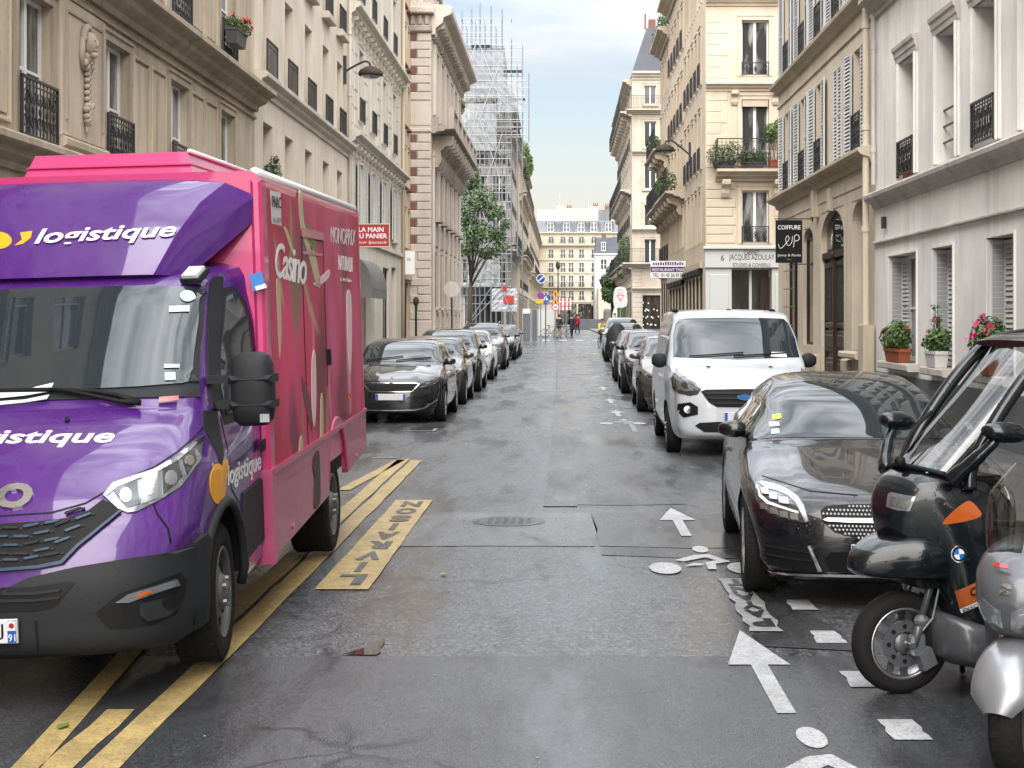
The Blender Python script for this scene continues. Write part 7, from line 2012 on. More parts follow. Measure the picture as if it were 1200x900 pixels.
for i, x in enumerate((-2.6, -1.55, -0.33, 0.9, 2.1)):
    marking_obj([[(x,111.0),(x+0.62,111.0),(x+0.62,113.4),(x,113.4)]], 'mark_white', ['leftmost','second from left','middle','fourth','rightmost'][i]+' white bar of the far zebra crossing', 'road marking', 'zebra crossing bars')
for i, x in enumerate((-2.9, -1.3, 0.2, 1.6)):
    marking_obj([[(x,137),(x+0.9,137),(x+0.9,140),(x,140)]], 'mark_white_worn', ['leftmost','second','third','rightmost'][i]+' bar of the second faint zebra beyond the crossing', 'road marking', 'far zebra crossing bars')
r = random.Random(5)
mb = MB()
for k in range(26):
    x, y = r.uniform(-1.6, 1.0), r.uniform(6.3, 16)
    mb.lathe([(r.uniform(0.006,0.014),0),(0,0.003)], (x, y, 0.010), n=6)
tag(mb.build('gum_spots', M['mark_white_worn']), kind='stuff')
for i, (x, y, l) in enumerate(((-0.86,11.0,'small yellow green leaf lying on the open asphalt'),(-2.25,6.9,'small green leaf lying on the yellow stroke by the bumper'))):
    tag(MB().add([(x,y-0.05,0.016),(x+0.035,y-0.01,0.022),(x+0.01,y+0.05,0.017),(x-0.03,y+0.01,0.02)], [(0,1,2,3)]).build('fallen_leaf', M['leaf4'], None), l, 'leaf')

# ------------------------------------------------------------------ plants
def leaves_mesh(blobs, n, size, seed, mats, aspect=0.55, flower=0, fsize=0.04):
    """leaf quads spread through ellipsoids; blobs: (cx,cy,cz,rx,ry,rz)"""
    r = random.Random(seed); mb = MB()
    vol = [b[3]*b[4]*b[5] for b in blobs]; tot = sum(vol)
    for b, v in zip(blobs, vol):
        for k in range(max(3, int(n*v/tot))):
            while True:
                d = Vector((r.uniform(-1,1), r.uniform(-1,1), r.uniform(-1,1)))
                if 0.05 < d.length < 1: break
            d = d*(0.55+0.45*r.random()) if d.length < 0.6 else d
            c = Vector((b[0]+d.x*b[3], b[1]+d.y*b[4], b[2]+d.z*b[5]))
            nrm = (d+Vector((r.uniform(-.8,.8), r.uniform(-.8,.8), r.uniform(-.3,1.0)))).normalized()
            u = nrm.orthogonal().normalized(); a = r.uniform(0, 2*pi)
            u = (Matrix.Rotation(a, 3, nrm) @ u); w = nrm.cross(u)
            L = size*r.uniform(0.6, 1.3); W = L*aspect
            m = r.randrange(len(mats)-(1 if flower else 0))
            mb.add([c-u*L*0.5, c+w*W*0.5+nrm*L*0.06, c+u*L*0.5-nrm*L*0.08, c-w*W*0.5+nrm*L*0.06], [(0,1,2,3)], m)
    for k in range(flower):
        b = r.choice(blobs); d = Vector((r.uniform(-1,1), r.uniform(-1,0.6), r.uniform(-0.1,1))).normalized()*0.98
        c = Vector((b[0]+d.x*b[3], b[1]+d.y*b[4], b[2]+d.z*b[5]))
        for j in range(9):
            q = c+Vector((r.gauss(0,1), r.gauss(0,1), r.gauss(0,1)))*fsize*0.6
            nrm = Vector((r.uniform(-1,1), -1, r.uniform(-.5,1))).normalized(); u = nrm.orthogonal().normalized(); w = nrm.cross(u)
            s_ = fsize*r.uniform(0.5, 1.0)
            mb.add([q-u*s_, q-w*s_, q+u*s_, q+w*s_], [(0,1,2,3)], len(mats)-1)
    return mb
def potted(name, label, loc, rot, pot, blobs, n, size, seed, mats, cat='plant', flower=0, group=None, stems=True, fsize=0.04):
    o = thing(name, label, cat, loc, (0,0,rot), group)
    if pot:
        w, d, h, mt = pot
        mb = MB(); mb.add([(-w*0.44,-d*0.4,0),(w*0.44,-d*0.4,0),(w*0.44,d*0.4,0),(-w*0.44,d*0.4,0),(-w/2,-d/2,h),(w/2,-d/2,h),(w/2,d/2,h),(-w/2,d/2,h)],
                          [(0,1,2,3),(0,1,5,4),(1,2,6,5),(2,3,7,6),(3,0,4,7)])
        mb.cbox(-w/2-0.012,w/2+0.012,-d/2-0.012,-d/2+0.01,h-0.04,h+0.012,0.004); mb.box(-w/2-0.012,w/2+0.012,d/2-0.01,d/2+0.012,h-0.04,h+0.012)
        mb.box(-w/2-0.012,-w/2+0.01,-d/2,d/2,h-0.04,h+0.012); mb.box(w/2-0.01,w/2+0.012,-d/2,d/2,h-0.04,h+0.012)
        mb.quad((-w/2,-d/2,h-0.03),(w/2,-d/2,h-0.03),(w/2,d/2,h-0.03),(-w/2,d/2,h-0.03))
        mb.build('planter', M[mt], o)
    if stems:
        mb = MB(); r = random.Random(seed)
        for b in blobs:
            for k in range(3):
                p1 = Vector((b[0]+r.uniform(-.6,.6)*b[3], b[1]+r.uniform(-.6,.6)*b[4], b[2]+r.uniform(-.2,.6)*b[5])); p0 = Vector((b[0]*0.7+r.uniform(-.05,.05), b[1]*0.5, (pot[2]-0.05) if pot else 0))
                mb.tube([p0, (p0+p1)/2+Vector((r.uniform(-.04,.04), r.uniform(-.04,.04), 0)), p1], [0.008,0.006,0.003], 4, caps=False)
        mb.build('stems', M['bark'], o)
    leaves_mesh(blobs, n, size, seed, [M[q] for q in mats], flower=flower, fsize=fsize).build('foliage', [M[q] for q in mats], o)
    return o
XW = lambda px, Y: (px-CU)*Y/FPX
ZW = lambda py, Y: EYE+(CV-py)*Y/FPX
FB = 'flower planters on the grey white house'
potted('flower_planter', 'terracotta trough of geraniums with one red bloom, farthest of three window plants', (5.70, 26.2, 1.09), -pi/2, (1.15,0.22,0.22,'terracotta'),
       [(-0.35,-0.03,0.42,0.32,0.20,0.22),(0.1,-0.02,0.46,0.36,0.22,0.26),(0.42,0,0.40,0.22,0.18,0.20)], 900, 0.085, 1, ['leaf1','leaf2','leaf4','petal_red'], 'planter', 3, FB, fsize=0.035)
potted('flower_planter', 'white trough with one tall geranium stalk, middle of the window plants', (5.70, 23.45, 1.09), -pi/2, (0.62,0.22,0.24,'pot_white'),
       [(-0.22,0,0.36,0.20,0.18,0.18),(0.15,0,0.42,0.28,0.2,0.22),(0.0,0,0.72,0.10,0.09,0.12),(-0.08,0,0.92,0.08,0.07,0.07)], 620, 0.08, 2, ['leaf1','leaf2','leaf4','petal_pink'], 'planter', 2, FB, fsize=0.03)
potted('flower_planter', 'pot of pink geraniums in bloom, nearest window plant to the camera', (5.68, 20.35, 1.09), -pi/2, (0.5,0.24,0.22,'terracotta'),
       [(-0.28,-0.04,0.42,0.24,0.2,0.22),(0.05,-0.05,0.50,0.34,0.24,0.30),(0.35,-0.02,0.40,0.24,0.2,0.22)], 900, 0.085, 3, ['leaf1','leaf2','leaf4','petal_pink'], 'planter', 8, FB, fsize=0.045)
potted('flower_pot', 'small row of dried red pots on the upper sill of the grey white house', (5.86, 25.85, 4.22), -pi/2, (0.8,0.16,0.16,'terracotta'), [(-0.2,0,0.20,0.22,0.08,0.08),(0.2,0,0.20,0.2,0.08,0.06)], 160, 0.05, 4, ['bark','leaf3','petal_red'], 'pot', 0)
potted('flower_box', 'dark hanging flower box with red flowers high on the tan stone house', (-6.72, 31.55, 7.42), pi/2, (0.95,0.26,0.30,'pot_dark'), [(-0.2,0,0.40,0.32,0.2,0.20),(0.25,-0.05,0.42,0.32,0.22,0.2)], 500, 0.08, 5, ['leaf1','leaf2','petal_red'], 'planter', 8, None, fsize=0.05)
potted('potted_shrub', 'small grey green shrub in a pot on the cream house sill above the truck roof', (-6.86, 36.25, 4.31), 0.0, (0.35,0.30,0.35,'terracotta'), [(0,0,0.95,0.24,0.24,0.26),(-0.05,0,0.65,0.30,0.26,0.25),(0.05,0,1.2,0.12,0.12,0.18)], 700, 0.10, 6, ['leaf3','leaf3','leaf2'], 'plant')
potted('balcony_shrub', 'bushy pale flowering shrub spilling through the balcony bars of the peach house', (fx(847), R3Y-0.42, 7.14), 0.0, (0.8,0.25,0.25,'pot_dark'), [(-0.3,-0.1,0.45,0.35,0.3,0.40),(0.25,-0.1,0.55,0.45,0.3,0.42),(0.75,-0.1,0.4,0.3,0.25,0.3)], 1500, 0.085, 7, ['leaf3','leaf4','leaf3'], 'plant')
potted('balcony_shrub', 'dark green low plants at the middle of the peach house balcony', (fx(880), R3Y-0.42, 7.14), 0.0, (0.8,0.25,0.22,'pot_dark'), [(0,0,0.45,0.5,0.22,0.25)], 500, 0.08, 8, ['leaf1','leaf2'], 'plant')
potted('potted_tree', 'little round headed tree at the right end of the peach house balcony', (fx(905), R3Y-0.38, 7.14), 0.0, (0.35,0.3,0.3,'terracotta'), [(0,0,1.35,0.38,0.32,0.28),(-0.15,0,1.1,0.25,0.2,0.2),(0.2,0,1.6,0.2,0.2,0.18)], 700, 0.12, 9, ['leaf4','leaf1'], 'plant')
potted('balcony_shrub', 'hanging green plant on the second long balcony, right side beyond the peach house', (4.5, 66.0, 7.25), 0.0, None, [(0,0,0.4,0.4,1.2,0.5),(-0.2,1.5,0.3,0.3,1.0,0.4)], 700, 0.12, 10, ['leaf2','leaf1'], 'plant', stems=False)
potted('balcony_shrub', 'bright green bush on the upper balcony below the right roof edge', (4.62, 78.0, 10.1), 0.0, None, [(0,0,0.5,0.35,1.2,0.5),(-0.1,-1.6,0.4,0.3,0.8,0.4)], 700, 0.13, 11, ['leaf4','leaf1'], 'plant', stems=False)
potted('balcony_shrub', 'roof terrace greenery on the right side house before the crossing', (5.0, 76.0, 15.85), 0.0, None, [(0,0,0.5,0.4,2.2,0.6),(0,3.5,0.5,0.4,1.6,0.5)], 800, 0.15, 12, ['leaf1','leaf2'], 'plant', stems=False)
potted('roof_garden', 'tall roof terrace plants on the warm block left of the gap', (-4.35, 166.0, 17.65), 0.0, None, [(0.1,-9,1.0,0.9,3.0,1.3),(0.2,-2,0.9,0.9,3.5,1.2),(0.2,6,1.2,0.8,4.0,1.6),(0.5,-6,-0.4,0.4,2.0,1.2)], 2600, 0.34, 13, ['leaf1','leaf4','leaf2'], 'plant', stems=False)
potted('balcony_shrub', 'plants on a far left balcony under the roof terrace', (-3.7, 158.0, 8.0), 0.0, None, [(0,0,0.4,0.35,2.5,0.5)], 400, 0.22, 14, ['leaf1','leaf2'], 'plant', stems=False)
potted('climbing_plant', 'dark climber hanging from the balcony of the slate roofed corner block', (4.45, 109.6, 5.7), 0.0, None, [(0,1.5,1.0,0.5,2.0,1.2),(-0.1,4.5,0.4,0.5,1.6,1.0),(-0.1,6.5,-0.3,0.4,1.2,0.8)], 1200, 0.2, 15, ['leaf2','leaf1'], 'plant', stems=False)
def tree(name, label, loc, trunk_h, r0, blobs, n, leaf, seed, mats):
    o = thing(name, label, 'tree', loc)
    mb = MB(); r = random.Random(seed)
    top = Vector((0.1, 0, trunk_h))
    mb.tube([(0,0,-0.1),(0.03,0,trunk_h*0.5),top], [r0*1.25,r0,r0*0.75], 9)
    for b in blobs:
        c = Vector(b[:3]); m_ = top.lerp(c, 0.5)+Vector((r.uniform(-.3,.3), r.uniform(-.3,.3), r.uniform(0,.4)))
        mb.tube([top-Vector((0,0,r.uniform(0,0.8))), m_, c], [r0*0.55,r0*0.32,r0*0.10], 6)
        for k in range(4):
            d = Vector((r.uniform(-1,1)*b[3], r.uniform(-1,1)*b[4], r.uniform(-.5,1)*b[5]))*0.85
            mb.tube([m_.lerp(c, 0.6), c+d*0.5+Vector((0,0,.1)), c+d], [r0*0.18,r0*0.10,r0*0.03], 5)
    mb.build('trunk', M['bark'], o, True)
    leaves_mesh(blobs, n, leaf, seed, [M[q] for q in mats], 0.6).build('crown', [M[q] for q in mats], o)
    return o
tx = lambda px, py, Y: (XW(px, Y)-XW(550, 112), 0, ZW(py, Y)-gz(112))
bl = []
for px, py, rx, rz in ((552,215,0.9,0.9),(565,235,1.1,1.0),(545,250,0.9,1.1),(580,248,0.8,0.8),(560,272,1.3,1.0),(582,275,0.7,0.7),(592,262,0.4,0.5),(548,292,0.9,0.6),(572,296,0.9,0.5),(555,205,0.6,0.7),(588,290,0.5,0.35)):
    p = tx(px, py, 112); bl.append((p[0], (px*7 % 5-2)*0.5, p[2], rx, 1.1, rz))
tree('street_tree', 'leafy green street tree in front of the scaffolding on the left', (XW(550,112), 112, gz(112)), 4.6, 0.16, bl, 3800, 0.25, 21, ['leaf2','leaf3','leaf2','leaf1'])
tx = lambda px, py, Y: (XW(px, Y)-XW(716, 150), 0, ZW(py, Y)-gz(150))
bl = []
for px, py, rx, rz in ((718,318,0.7,0.7),(712,330,0.8,0.8),(722,336,0.9,0.9),(714,346,0.8,0.8),(726,322,0.7,0.8),(724,350,0.7,0.7),(709,341,0.4,0.5)):
    p = tx(px, py, 150); bl.append((p[0], (px % 3-1)*0.6, p[2], rx, 0.9, rz))
tree('street_tree', 'dark green tree beside the yield sign on the right of the crossing', (XW(716,150), 150, gz(150)), 2.6, 0.13, bl, 3800, 0.26, 22, ['leaf2','leaf1','leaf2'])
tx = lambda px, py, Y: (XW(px, Y)-XW(540, 96), 0, ZW(py, Y)-gz(96))
bl = []
for px, py, rx, rz in ((537,118,0.35,0.5),(540,132,0.4,0.5),(536,142,0.4,0.4),(543,128,0.3,0.4),(541,160,0.25,0.5),(543,176,0.25,0.4),(538,108,0.2,0.3)):
    p = tx(px, py, 96); bl.append((p[0], 0, p[2], rx, 0.6, rz))
potted('climbing_plant', 'green creeper high on the far end of the pinkish mansion', (XW(540,96), 93.5, 0), 0.0, None, bl, 1500, 0.17, 23, ['leaf1','leaf2','leaf4'], 'plant', stems=False)

# ------------------------------------------------------------------ signs, lamps, awning
def text_on(parent, s, w, h, mat, at, U=(1,0,0), Vv=(0,0,1), name='lettering', **k):
    V, F = fit(text_mesh2d(s, **k), w, h)
    U = Vector(U); Vv = Vector(Vv); at = Vector(at)
    mb = MB(); mb.add([at+U*u+Vv*v for u, v in V], F)
    return mb.build(name, M[mat], parent)
def hanging_sign(name, label, x0, x1, y, z0, z1, mat, frame, th=0.06):
    o = thing(name, label, 'sign', ((x0+x1)/2, y, (z0+z1)/2))
    w, h = x1-x0, z1-z0
    MB().cbox(-w/2,w/2,-th/2,th/2,-h/2,h/2,0.004).build('panel', M[mat], o)
    if frame:
        mb = MB(); t = 0.035
        for a, b, c, d in ((-w/2,w/2,-h/2,-h/2+t),(-w/2,w/2,h/2-t,h/2),(-w/2,-w/2+t,-h/2+t,h/2-t),(w/2-t,w/2,-h/2+t,h/2-t)): mb.cbox(a,b,-th/2-0.015,0,c,d,0.004)
        mb.build('frame', M[frame], o)
    return o, w, h, -th/2-0.003
s1, w, h, fy = hanging_sign('hanging_sign', 'red shop sign reading LA MAIN AU PANIER above the grey awning', -6.95, -5.60, 49.7, ZW(290,49.7), ZW(262,49.7), 'red_sign', 'gold_frame')
text_on(s1, 'LA MAIN', w*0.60, h*0.20, 'white', (0.06,fy,h*0.25), bold=0.02); text_on(s1, 'AU PANIER', w*0.78, h*0.20, 'white', (0.06,fy,-h*0.02), bold=0.02)
text_on(s1, 'Diner Spectacle', w*0.76, h*0.15, 'white', (0.06,fy,-h*0.30), shear=0.35)
mb = MB(); mb.bar((-w/2-0.02,0.03,h*0.3),(-w/2-0.02,0.03,-h*0.3),0.05); mb.build('wall_bracket', M['iron'], s1)
s2, w, h, fy = hanging_sign('hanging_sign', 'blank cream hanging sign on the narrow yellow house', XW(471.5,66.6), XW(487,66.6), 66.6, ZW(322,66.6), ZW(293,66.6), 'white', 'gold_frame')
MB().box(-0.08,0.08,fy-0.002,fy,0.06,0.20).build('print', M['stone_e'], s2)
s3, w, h, fy = hanging_sign('hanging_sign', 'black hairdresser sign reading COIFFURE in front of the shuttered house', XW(909,35.7), XW(940,35.7), 35.7, ZW(308,35.7), ZW(258,35.7), 'black', None)
text_on(s3, 'COIFFURE', w*0.86, h*0.10, 'white', (0,fy,h*0.33), bold=0.015)
sc = crom([(-0.25,0,-0.06),(-0.21,0,-0.16),(-0.12,0,-0.10),(0.0,0,0.06),(-0.04,0,0.13),(-0.08,0,0.03),(-0.02,0,-0.10),(0.06,0,-0.02),(0.08,0,0.12)], 5)
mb = MB(); mb.tube([(x,fy,z) for x, y, z in sc], 0.008, 4)
sc = crom([(0.10,0,-0.14),(0.12,0,0.0),(0.13,0,0.13),(0.20,0,0.15),(0.24,0,0.08),(0.20,0,0.02),(0.13,0,0.01)], 5); mb.tube([(x,fy,z) for x, y, z in sc], 0.008, 4)
mb.build('monogram', M['white'], s3)
text_on(s3, 'Jenny & Paolo', w*0.88, h*0.075, 'white', (0,fy,-h*0.33)); text_on(s3, 'Paris', w*0.14, h*0.03, 'paint_grey', (0,fy,-h*0.42))
mb = MB(); mb.tube([(-w/2-0.02,0,h/2+0.03),(w/2+0.25,0,h/2+0.03)], 0.014, 6); mb.tube([(-w/2+0.3,0,-h/2-0.03),(w/2+0.25,0,-h/2-0.03)], 0.014, 6)
for z in (h/2+0.03, -h/2-0.03): mb.obox((w/2+0.235,0,z),(0.03,0.08,0.1),Matrix.Identity(3))
mb.build('wall_bracket', M['iron'], s3)
s4, w, h, fy = hanging_sign('hanging_sign', 'white and purple restaurant sign on the right side beyond the law office', XW(762,64.3), XW(803,64.3), 64.1, ZW(326,64.3), ZW(306,64.3), 'white', None, 0.1)
MB().box(-w/2+0.01,w/2-0.01,fy-0.004,fy,-h*0.15,h*0.16).build('band', M['violet'], s4)
text_on(s4, 'RESTAURANT THAÏ', w*0.9, h*0.2, 'white', (0,fy-0.008,0), bold=0.01); text_on(s4, 'TEL : 01 43 26 39 58', w*0.88, h*0.2, 'black', (0,fy-0.004,-h*0.33), bold=0.01)
mb = MB(); r = random.Random(2)
for k in range(13): mb.box(-w*0.43+k*w*0.068,-w*0.43+k*w*0.068+w*0.045,fy-0.004,fy,h*0.25,h*0.25+h*r.choice((0.14,0.18,0.2)))
mb.build('lettering', M['violet'], s4)
# grey shell awning over the shop at left
aw = thing('shop_awning', 'grey fluted dome awning over the shop left of the street', 'awning', (-7.0, 51.3, 2.5))
mb = MB(); secs = []
nY = 24
for k in range(nY+1):
    y = 4.2*k/nY; bul = 0.03*abs(sin(pi*k/2))
    secs.append([((0.62+bul)*sin(a), y, 0.30+1.05*cos(a)) for a in [pi/2*j/10 for j in range(11)]])
mb.loft(secs, False, False); 
for y in (0.0, 4.2): mb.add([(0,y,0.30)]+[(0.62*sin(a), y, 0.30+1.05*cos(a)) for a in [pi/2*j/10 for j in range(11)]], [tuple(range(12))])
mb.build('canopy', M['awning'], aw, True)
MB().box(0.60,0.63,0,4.2,0.0,0.31).box(0,0.6,-0.012,0.012,0,0.31).build('valance', M['awning'], aw)
def wall_lamp(label, wx, y, hx, z, zw):
    o = thing('street_lamp', label, 'street lamp', (wx, y, zw))
    s_ = 1 if hx > wx else -1; L = abs(hx-wx); dz = z-zw
    MB().obox((s_*0.05,0,0),(0.1,0.12,0.9),Matrix.Identity(3)).build('wall_plate', M['iron'], o)
    mb = MB(); mb.tube(crom([(s_*0.06,0,-0.05),(s_*L*0.35,0,dz*0.45+0.12),(s_*L*0.75,0,dz+0.32),(s_*L*0.95,0,dz+0.28),(s_*L,0,dz+0.12)], 5), 0.035, 8); mb.build('arm', M['iron'], o, True)
    mb = MB(); mb.lathe([(0.05,0.18),(0.16,0.15),(0.34,0.05),(0.40,-0.06),(0.38,-0.12),(0.30,-0.14)], (s_*L,0,dz), (0,0,1), 20); hd = mb.build('lamp_head', M['bark'], o, True)
    mb = MB(); mb.lathe([(0.31,-0.13),(0.24,-0.20),(0.10,-0.23),(0,-0.24)], (s_*L,0,dz), (0,0,1), 20); mb.build('lamp_glass', M['lens'], hd, True)
    return o
wall_lamp('dark curved arm street lamp on the cream rendered house at left', LX, 48.9, -6.13, ZW(84,48.9), ZW(82,48.9))
wall_lamp('dark arm street lamp on the right row of houses beyond the balcony', R3X, 61.2, 4.05, ZW(174,61.2), ZW(180,61.2))
def post(name, label, cat, px, Y, ztop, r=0.035, mat='steel'):
    o = thing(name, label, cat, (XW(px,Y), Y, gz(Y)))
    MB().cyl((0,0,0),(0,0,ztop),r,8).build('pole', M[mat], o)
    return o
def disc_sign(o, z, r, cols, name='sign_disc', dy=-0.05, dx=0.0):
    for k, (rr, mt) in enumerate(cols):
        MB().lathe([(rr*r,0),(rr*r,0.012),(0,0.012)], (dx,dy-0.006*k,z), (0,-1,0), 24).build(name if k == 0 else 'sign_face', M[mt], o)
def tri_sign(o, z, r, mats, up=True, dy=-0.05):
    for k, (q, mt) in enumerate(mats):
        s_ = 1 if up else -1
        pts = [(q*r*cos(a), s_*q*r*sin(a)) for a in (pi/2, pi/2+2*pi/3, pi/2+4*pi/3)]
        MB().prism(pts, lambda u, v, d: (u, dy-d-0.006*k, z+v), 0, 0.012).build('sign_panel' if k == 0 else 'sign_face', M[mt], o)
M['sign_yellow'] = pm('yellow sign', (0.75, 0.38, 0.02), 0.5); M['sign_blue'] = pm('blue sign', (0.01, 0.06, 0.42), 0.45); M['sign_red'] = pm('sign red', (0.55, 0.02, 0.03), 0.45)
SY = 103.0
a = post('road_sign', 'no parking sign with yellow plate on a grey post left of the crossing', 'road sign', 633.5, SY, ZW(340,SY))
disc_sign(a, ZW(348,SY), 0.24, ((1,'sign_red'),(0.80,'sign_blue'))); MB().bar((-0.13,-0.085,ZW(348,SY)+0.13),(0.13,-0.085,ZW(348,SY)-0.13),0.05,0.01,0,(0,1,0)).build('sign_face', M['sign_red'], a)
MB().box(-0.28,0.18,-0.06,-0.045,ZW(357,SY),ZW(352,SY)).build('plate', M['sign_yellow'], a)
a = post('road_sign', 'blue square pedestrian crossing sign on a dark post', 'road sign', 639.5, SY+1, ZW(345,SY), 0.035, 'iron')
MB().box(-0.24,0.24,-0.06,-0.045,ZW(355.5,SY),ZW(347,SY)).build('sign_panel', M['sign_blue'], a); tri_sign(a, ZW(351.5,SY), 0.20, ((1,'white'),)); MB().box(-0.03,0.03,-0.09,-0.064,ZW(353,SY),ZW(350,SY)).build('sign_face', M['black'], a)
MB().box(-0.13,0.13,-0.06,-0.045,ZW(358.5,SY),ZW(356.5,SY)).build('plate', M['sign_blue'], a)
a = post('road_sign', 'stack of two orange roadworks triangles over a red ringed disc', 'road sign', 651, SY+2, ZW(341,SY))
for py in (345.5, 355): tri_sign(a, ZW(py+0.5,SY+2), 0.33, ((1,'sign_red'),(0.78,'sign_yellow'))); MB().box(-0.05,0.05,-0.09,-0.075,ZW(py+2,SY+2),ZW(py-1,SY+2)).build('sign_face', M['black'], a)
disc_sign(a, ZW(361.5,SY+2), 0.27, ((1,'sign_red'),(0.72,'white'))); MB().bar((-0.14,-0.09,ZW(361.5,SY+2)),(0.14,-0.09,ZW(361.5,SY+2)),0.06,0.012,0,(0,1,0)).build('sign_face', M['black'], a)
a = post('road_sign', 'red and white chevron boards beyond the roadworks triangles', 'road sign', 664, SY+16, ZW(352,SY+16), 0.04)
for i, py in enumerate((355, 360, 365)):
    MB().box(-0.55,0.35,-0.06,-0.04,ZW(py+1.9,SY+16),ZW(py-1.9,SY+16)).build('board', M['white'], a)
    for k in range(3): MB().box(-0.5+0.3*k,-0.36+0.3*k,-0.068,-0.061,ZW(py+1.8,SY+16),ZW(py-1.8,SY+16)).build('stripe', M['sign_red'], a)
a = post('road_sign', 'tilted purple and white sign above the no parking sign', 'road sign', 634, SY+30, ZW(327,SY+30))
disc_sign(a, ZW(331.5,SY+30), 0.42, ((1,'white'),(0.8,'sign_blue'))); MB().bar((-0.28,-0.09,ZW(331.5,SY+30)-0.25),(0.28,-0.09,ZW(331.5,SY+30)+0.25),0.12,0.012,0,(0,1,0)).build('sign_face', M['white'], a)
a = post('road_sign', 'give way sign on a pale board beside the right corner block', 'road sign', 727, SY+2, ZW(343,SY+2))
MB().prism(smooth_closed([(-0.42,-0.55),(0.42,-0.55),(0.42,0.5),(0.2,0.75),(-0.2,0.75),(-0.42,0.5)],3), lambda u, v, d: (u, -0.05-d, ZW(351,SY+2)+v), 0, 0.015).build('sign_panel', M['paint_grey'], a)
tri_sign(a, ZW(350,SY+2), 0.30, ((1,'sign_red'),(0.62,'white')), False, -0.07); disc_sign(a, ZW(343.5,SY+2), 0.15, ((1,'sign_red'),(0.7,'white')), 'sign_disc', -0.07)
MB().box(-0.35,0.40,-0.06,-0.045,ZW(361,SY+2),ZW(358.5,SY+2)).build('plate', M['paint_grey'], a)
a = post('utility_cabinet', 'dark green service post under the give way sign', 'post', 728, SY+4, ZW(362,SY+4), 0.28, 'leaf2'); MB().cyl((0,0,ZW(362,SY+4)),(0,0,ZW(362,SY+4)+0.1),0.32,12).build('cap', M['leaf2'], a)
a = post('bollard', 'thick dark grey advertising post behind the cyclist at right', 'post', 711.5, 95.0, 0.9, 0.20, 'stone_grey'); MB().lathe([(0.20,0.9),(0.22,1.0),(0.24,1.3),(0.24,2.15),(0.20,2.32),(0,2.38)], (0,0,0), n=14).build('cap', M['stone_grey'], a, True)
a = post('lamp_post', 'tall dark lantern post at the far end of the street', 'street lamp', 654, 175, ZW(320,175), 0.07, 'iron')
MB().lathe([(0.12,0),(0.3,0.35),(0.26,0.75),(0.1,0.95),(0,1.0)], (0,0,ZW(320,175)), n=8).build('lantern', M['lens_dark'], a)
a = post('road_sign', 'back of a round sign near the mansion corner', 'road sign', 529.5, 66.0, ZW(332,66), 0.035, 'iron'); a.location.x = XW(529.5,66)
disc_sign(a, ZW(339,66), 0.34, ((1,'stone_e'),(0.93,'stone_e')))
for px in (487.5,):
    a = thing('parking_meter', 'slim dark parking post beside the mansion pier', 'post', (XW(px,64), 64, 0.12)); MB().cyl((0,0,0),(0,0,2.3),0.05,8).build('pole', M['iron'], a); MB().ball((0,0,2.4), (0.13,0.13,0.2), 10, 6).build('cap', M['bark'], a)
# site hoarding at the left of the crossing
for i, (x0, x1, y, l) in enumerate(((612,622,104,'dark grey site hoarding panel with a white notice, left of the crossing'),(623,630,106,'middle dark hoarding panel left of the crossing'),(630,650,122,'long pale and dark site hoarding behind the road signs'))):
    o = thing('site_hoarding', l, 'hoarding', (XW(x0,y), y, gz(y)))
    w = XW(x1,y)-XW(x0,y)
    MB().cbox(0,w,-0.04,0.04,0.12,ZW(363,y)-gz(y),0.01).build('panel', M['plinth_paint' if i < 2 else 'paint_grey'], o)
    MB().box(0,0.05,-0.07,0.07,0,ZW(362,y)-gz(y)).build('leg', M['steel'], o); MB().box(w-0.05,w,-0.07,0.07,0,ZW(362,y)-gz(y)).build('leg', M['steel'], o)
    MB().box(-0.1,0.15,-0.3,0.3,0,0.1).build('foot', M['kerb'], o)
    if i == 0: MB().box(w*0.1,w*0.95,-0.06,-0.042,ZW(369,y),ZW(363.5,y)).build('notice', M['white'], o)
o = thing('barrier', 'dark low barrier wall closing the far street', 'barrier', (XW(672,185), 185, gz(185)))
MB().cbox(0,XW(705,185)-XW(672,185),-0.1,0.1,0,ZW(374,185)-gz(185),0.03).build('panel', M['plinth_paint'], o)
MB().cbox(0,0.2,-0.16,0.16,0,ZW(373,185)-gz(185),0.03).build('post', M['iron'], o)

# ------------------------------------------------------------------ scaffolding round the corner block
S0 = 121.6
sc = thing('scaffolding', 'tall galvanised tube scaffolding with netting round the left corner block', 'scaffolding', (0, S0, gz(S0)))
sx = lambda px: XW(px, S0)
sz = lambda py: ZW(py, S0)-gz(S0)
pole1 = MB().cyl((0,0,0),(0,0,1),0.033,6).mesh('pole', M['steel']); 
def pole(p0, p1):
    p0, p1 = Vector(p0), Vector(p1); d = p1-p0
    o = inst('pole', pole1, sc, p0, d.to_track_quat('Z', 'Y').to_euler(), (1,1,d.length))
    return o
ups = [(541,14),(552,10),(562,5),(575,8),(588,12),(599,47),(612,55),(619.5,88)]
for px, py in ups:
    low = 385 if px < 612 else (165 if px > 615 else 300)
    for dy in (0, 1.5): pole((sx(px),dy,sz(low) if px > 615 else 0.0),(sx(px),dy,sz(py)+(0.4 if dy else 0)))
lifts = [22,38,52,68,86,103,122,140,158,176,196,216,236,256,277,297,318,336,356]
for i, py in enumerate(lifts):
    x1 = 588 if py < 50 else (612 if py < 90 else 620 if py < 160 else 599)
    for dy in (0, 1.5): pole((sx(541),dy,sz(py)),(sx(x1),dy,sz(py)))
    if i % 2 == 0:
        for px, _ in ups[:6]: pole((sx(px),0,sz(py)),(sx(px),1.5,sz(py)))
for i, (a_, b_) in enumerate(((541,562),(588,562),(562,588))):
    for j in range(1, 12, 5): pole((sx(a_),-0.06,sz(lifts[min(j+i % 3+4,18)])),(sx(b_),-0.06,sz(lifts[j+i % 3])))
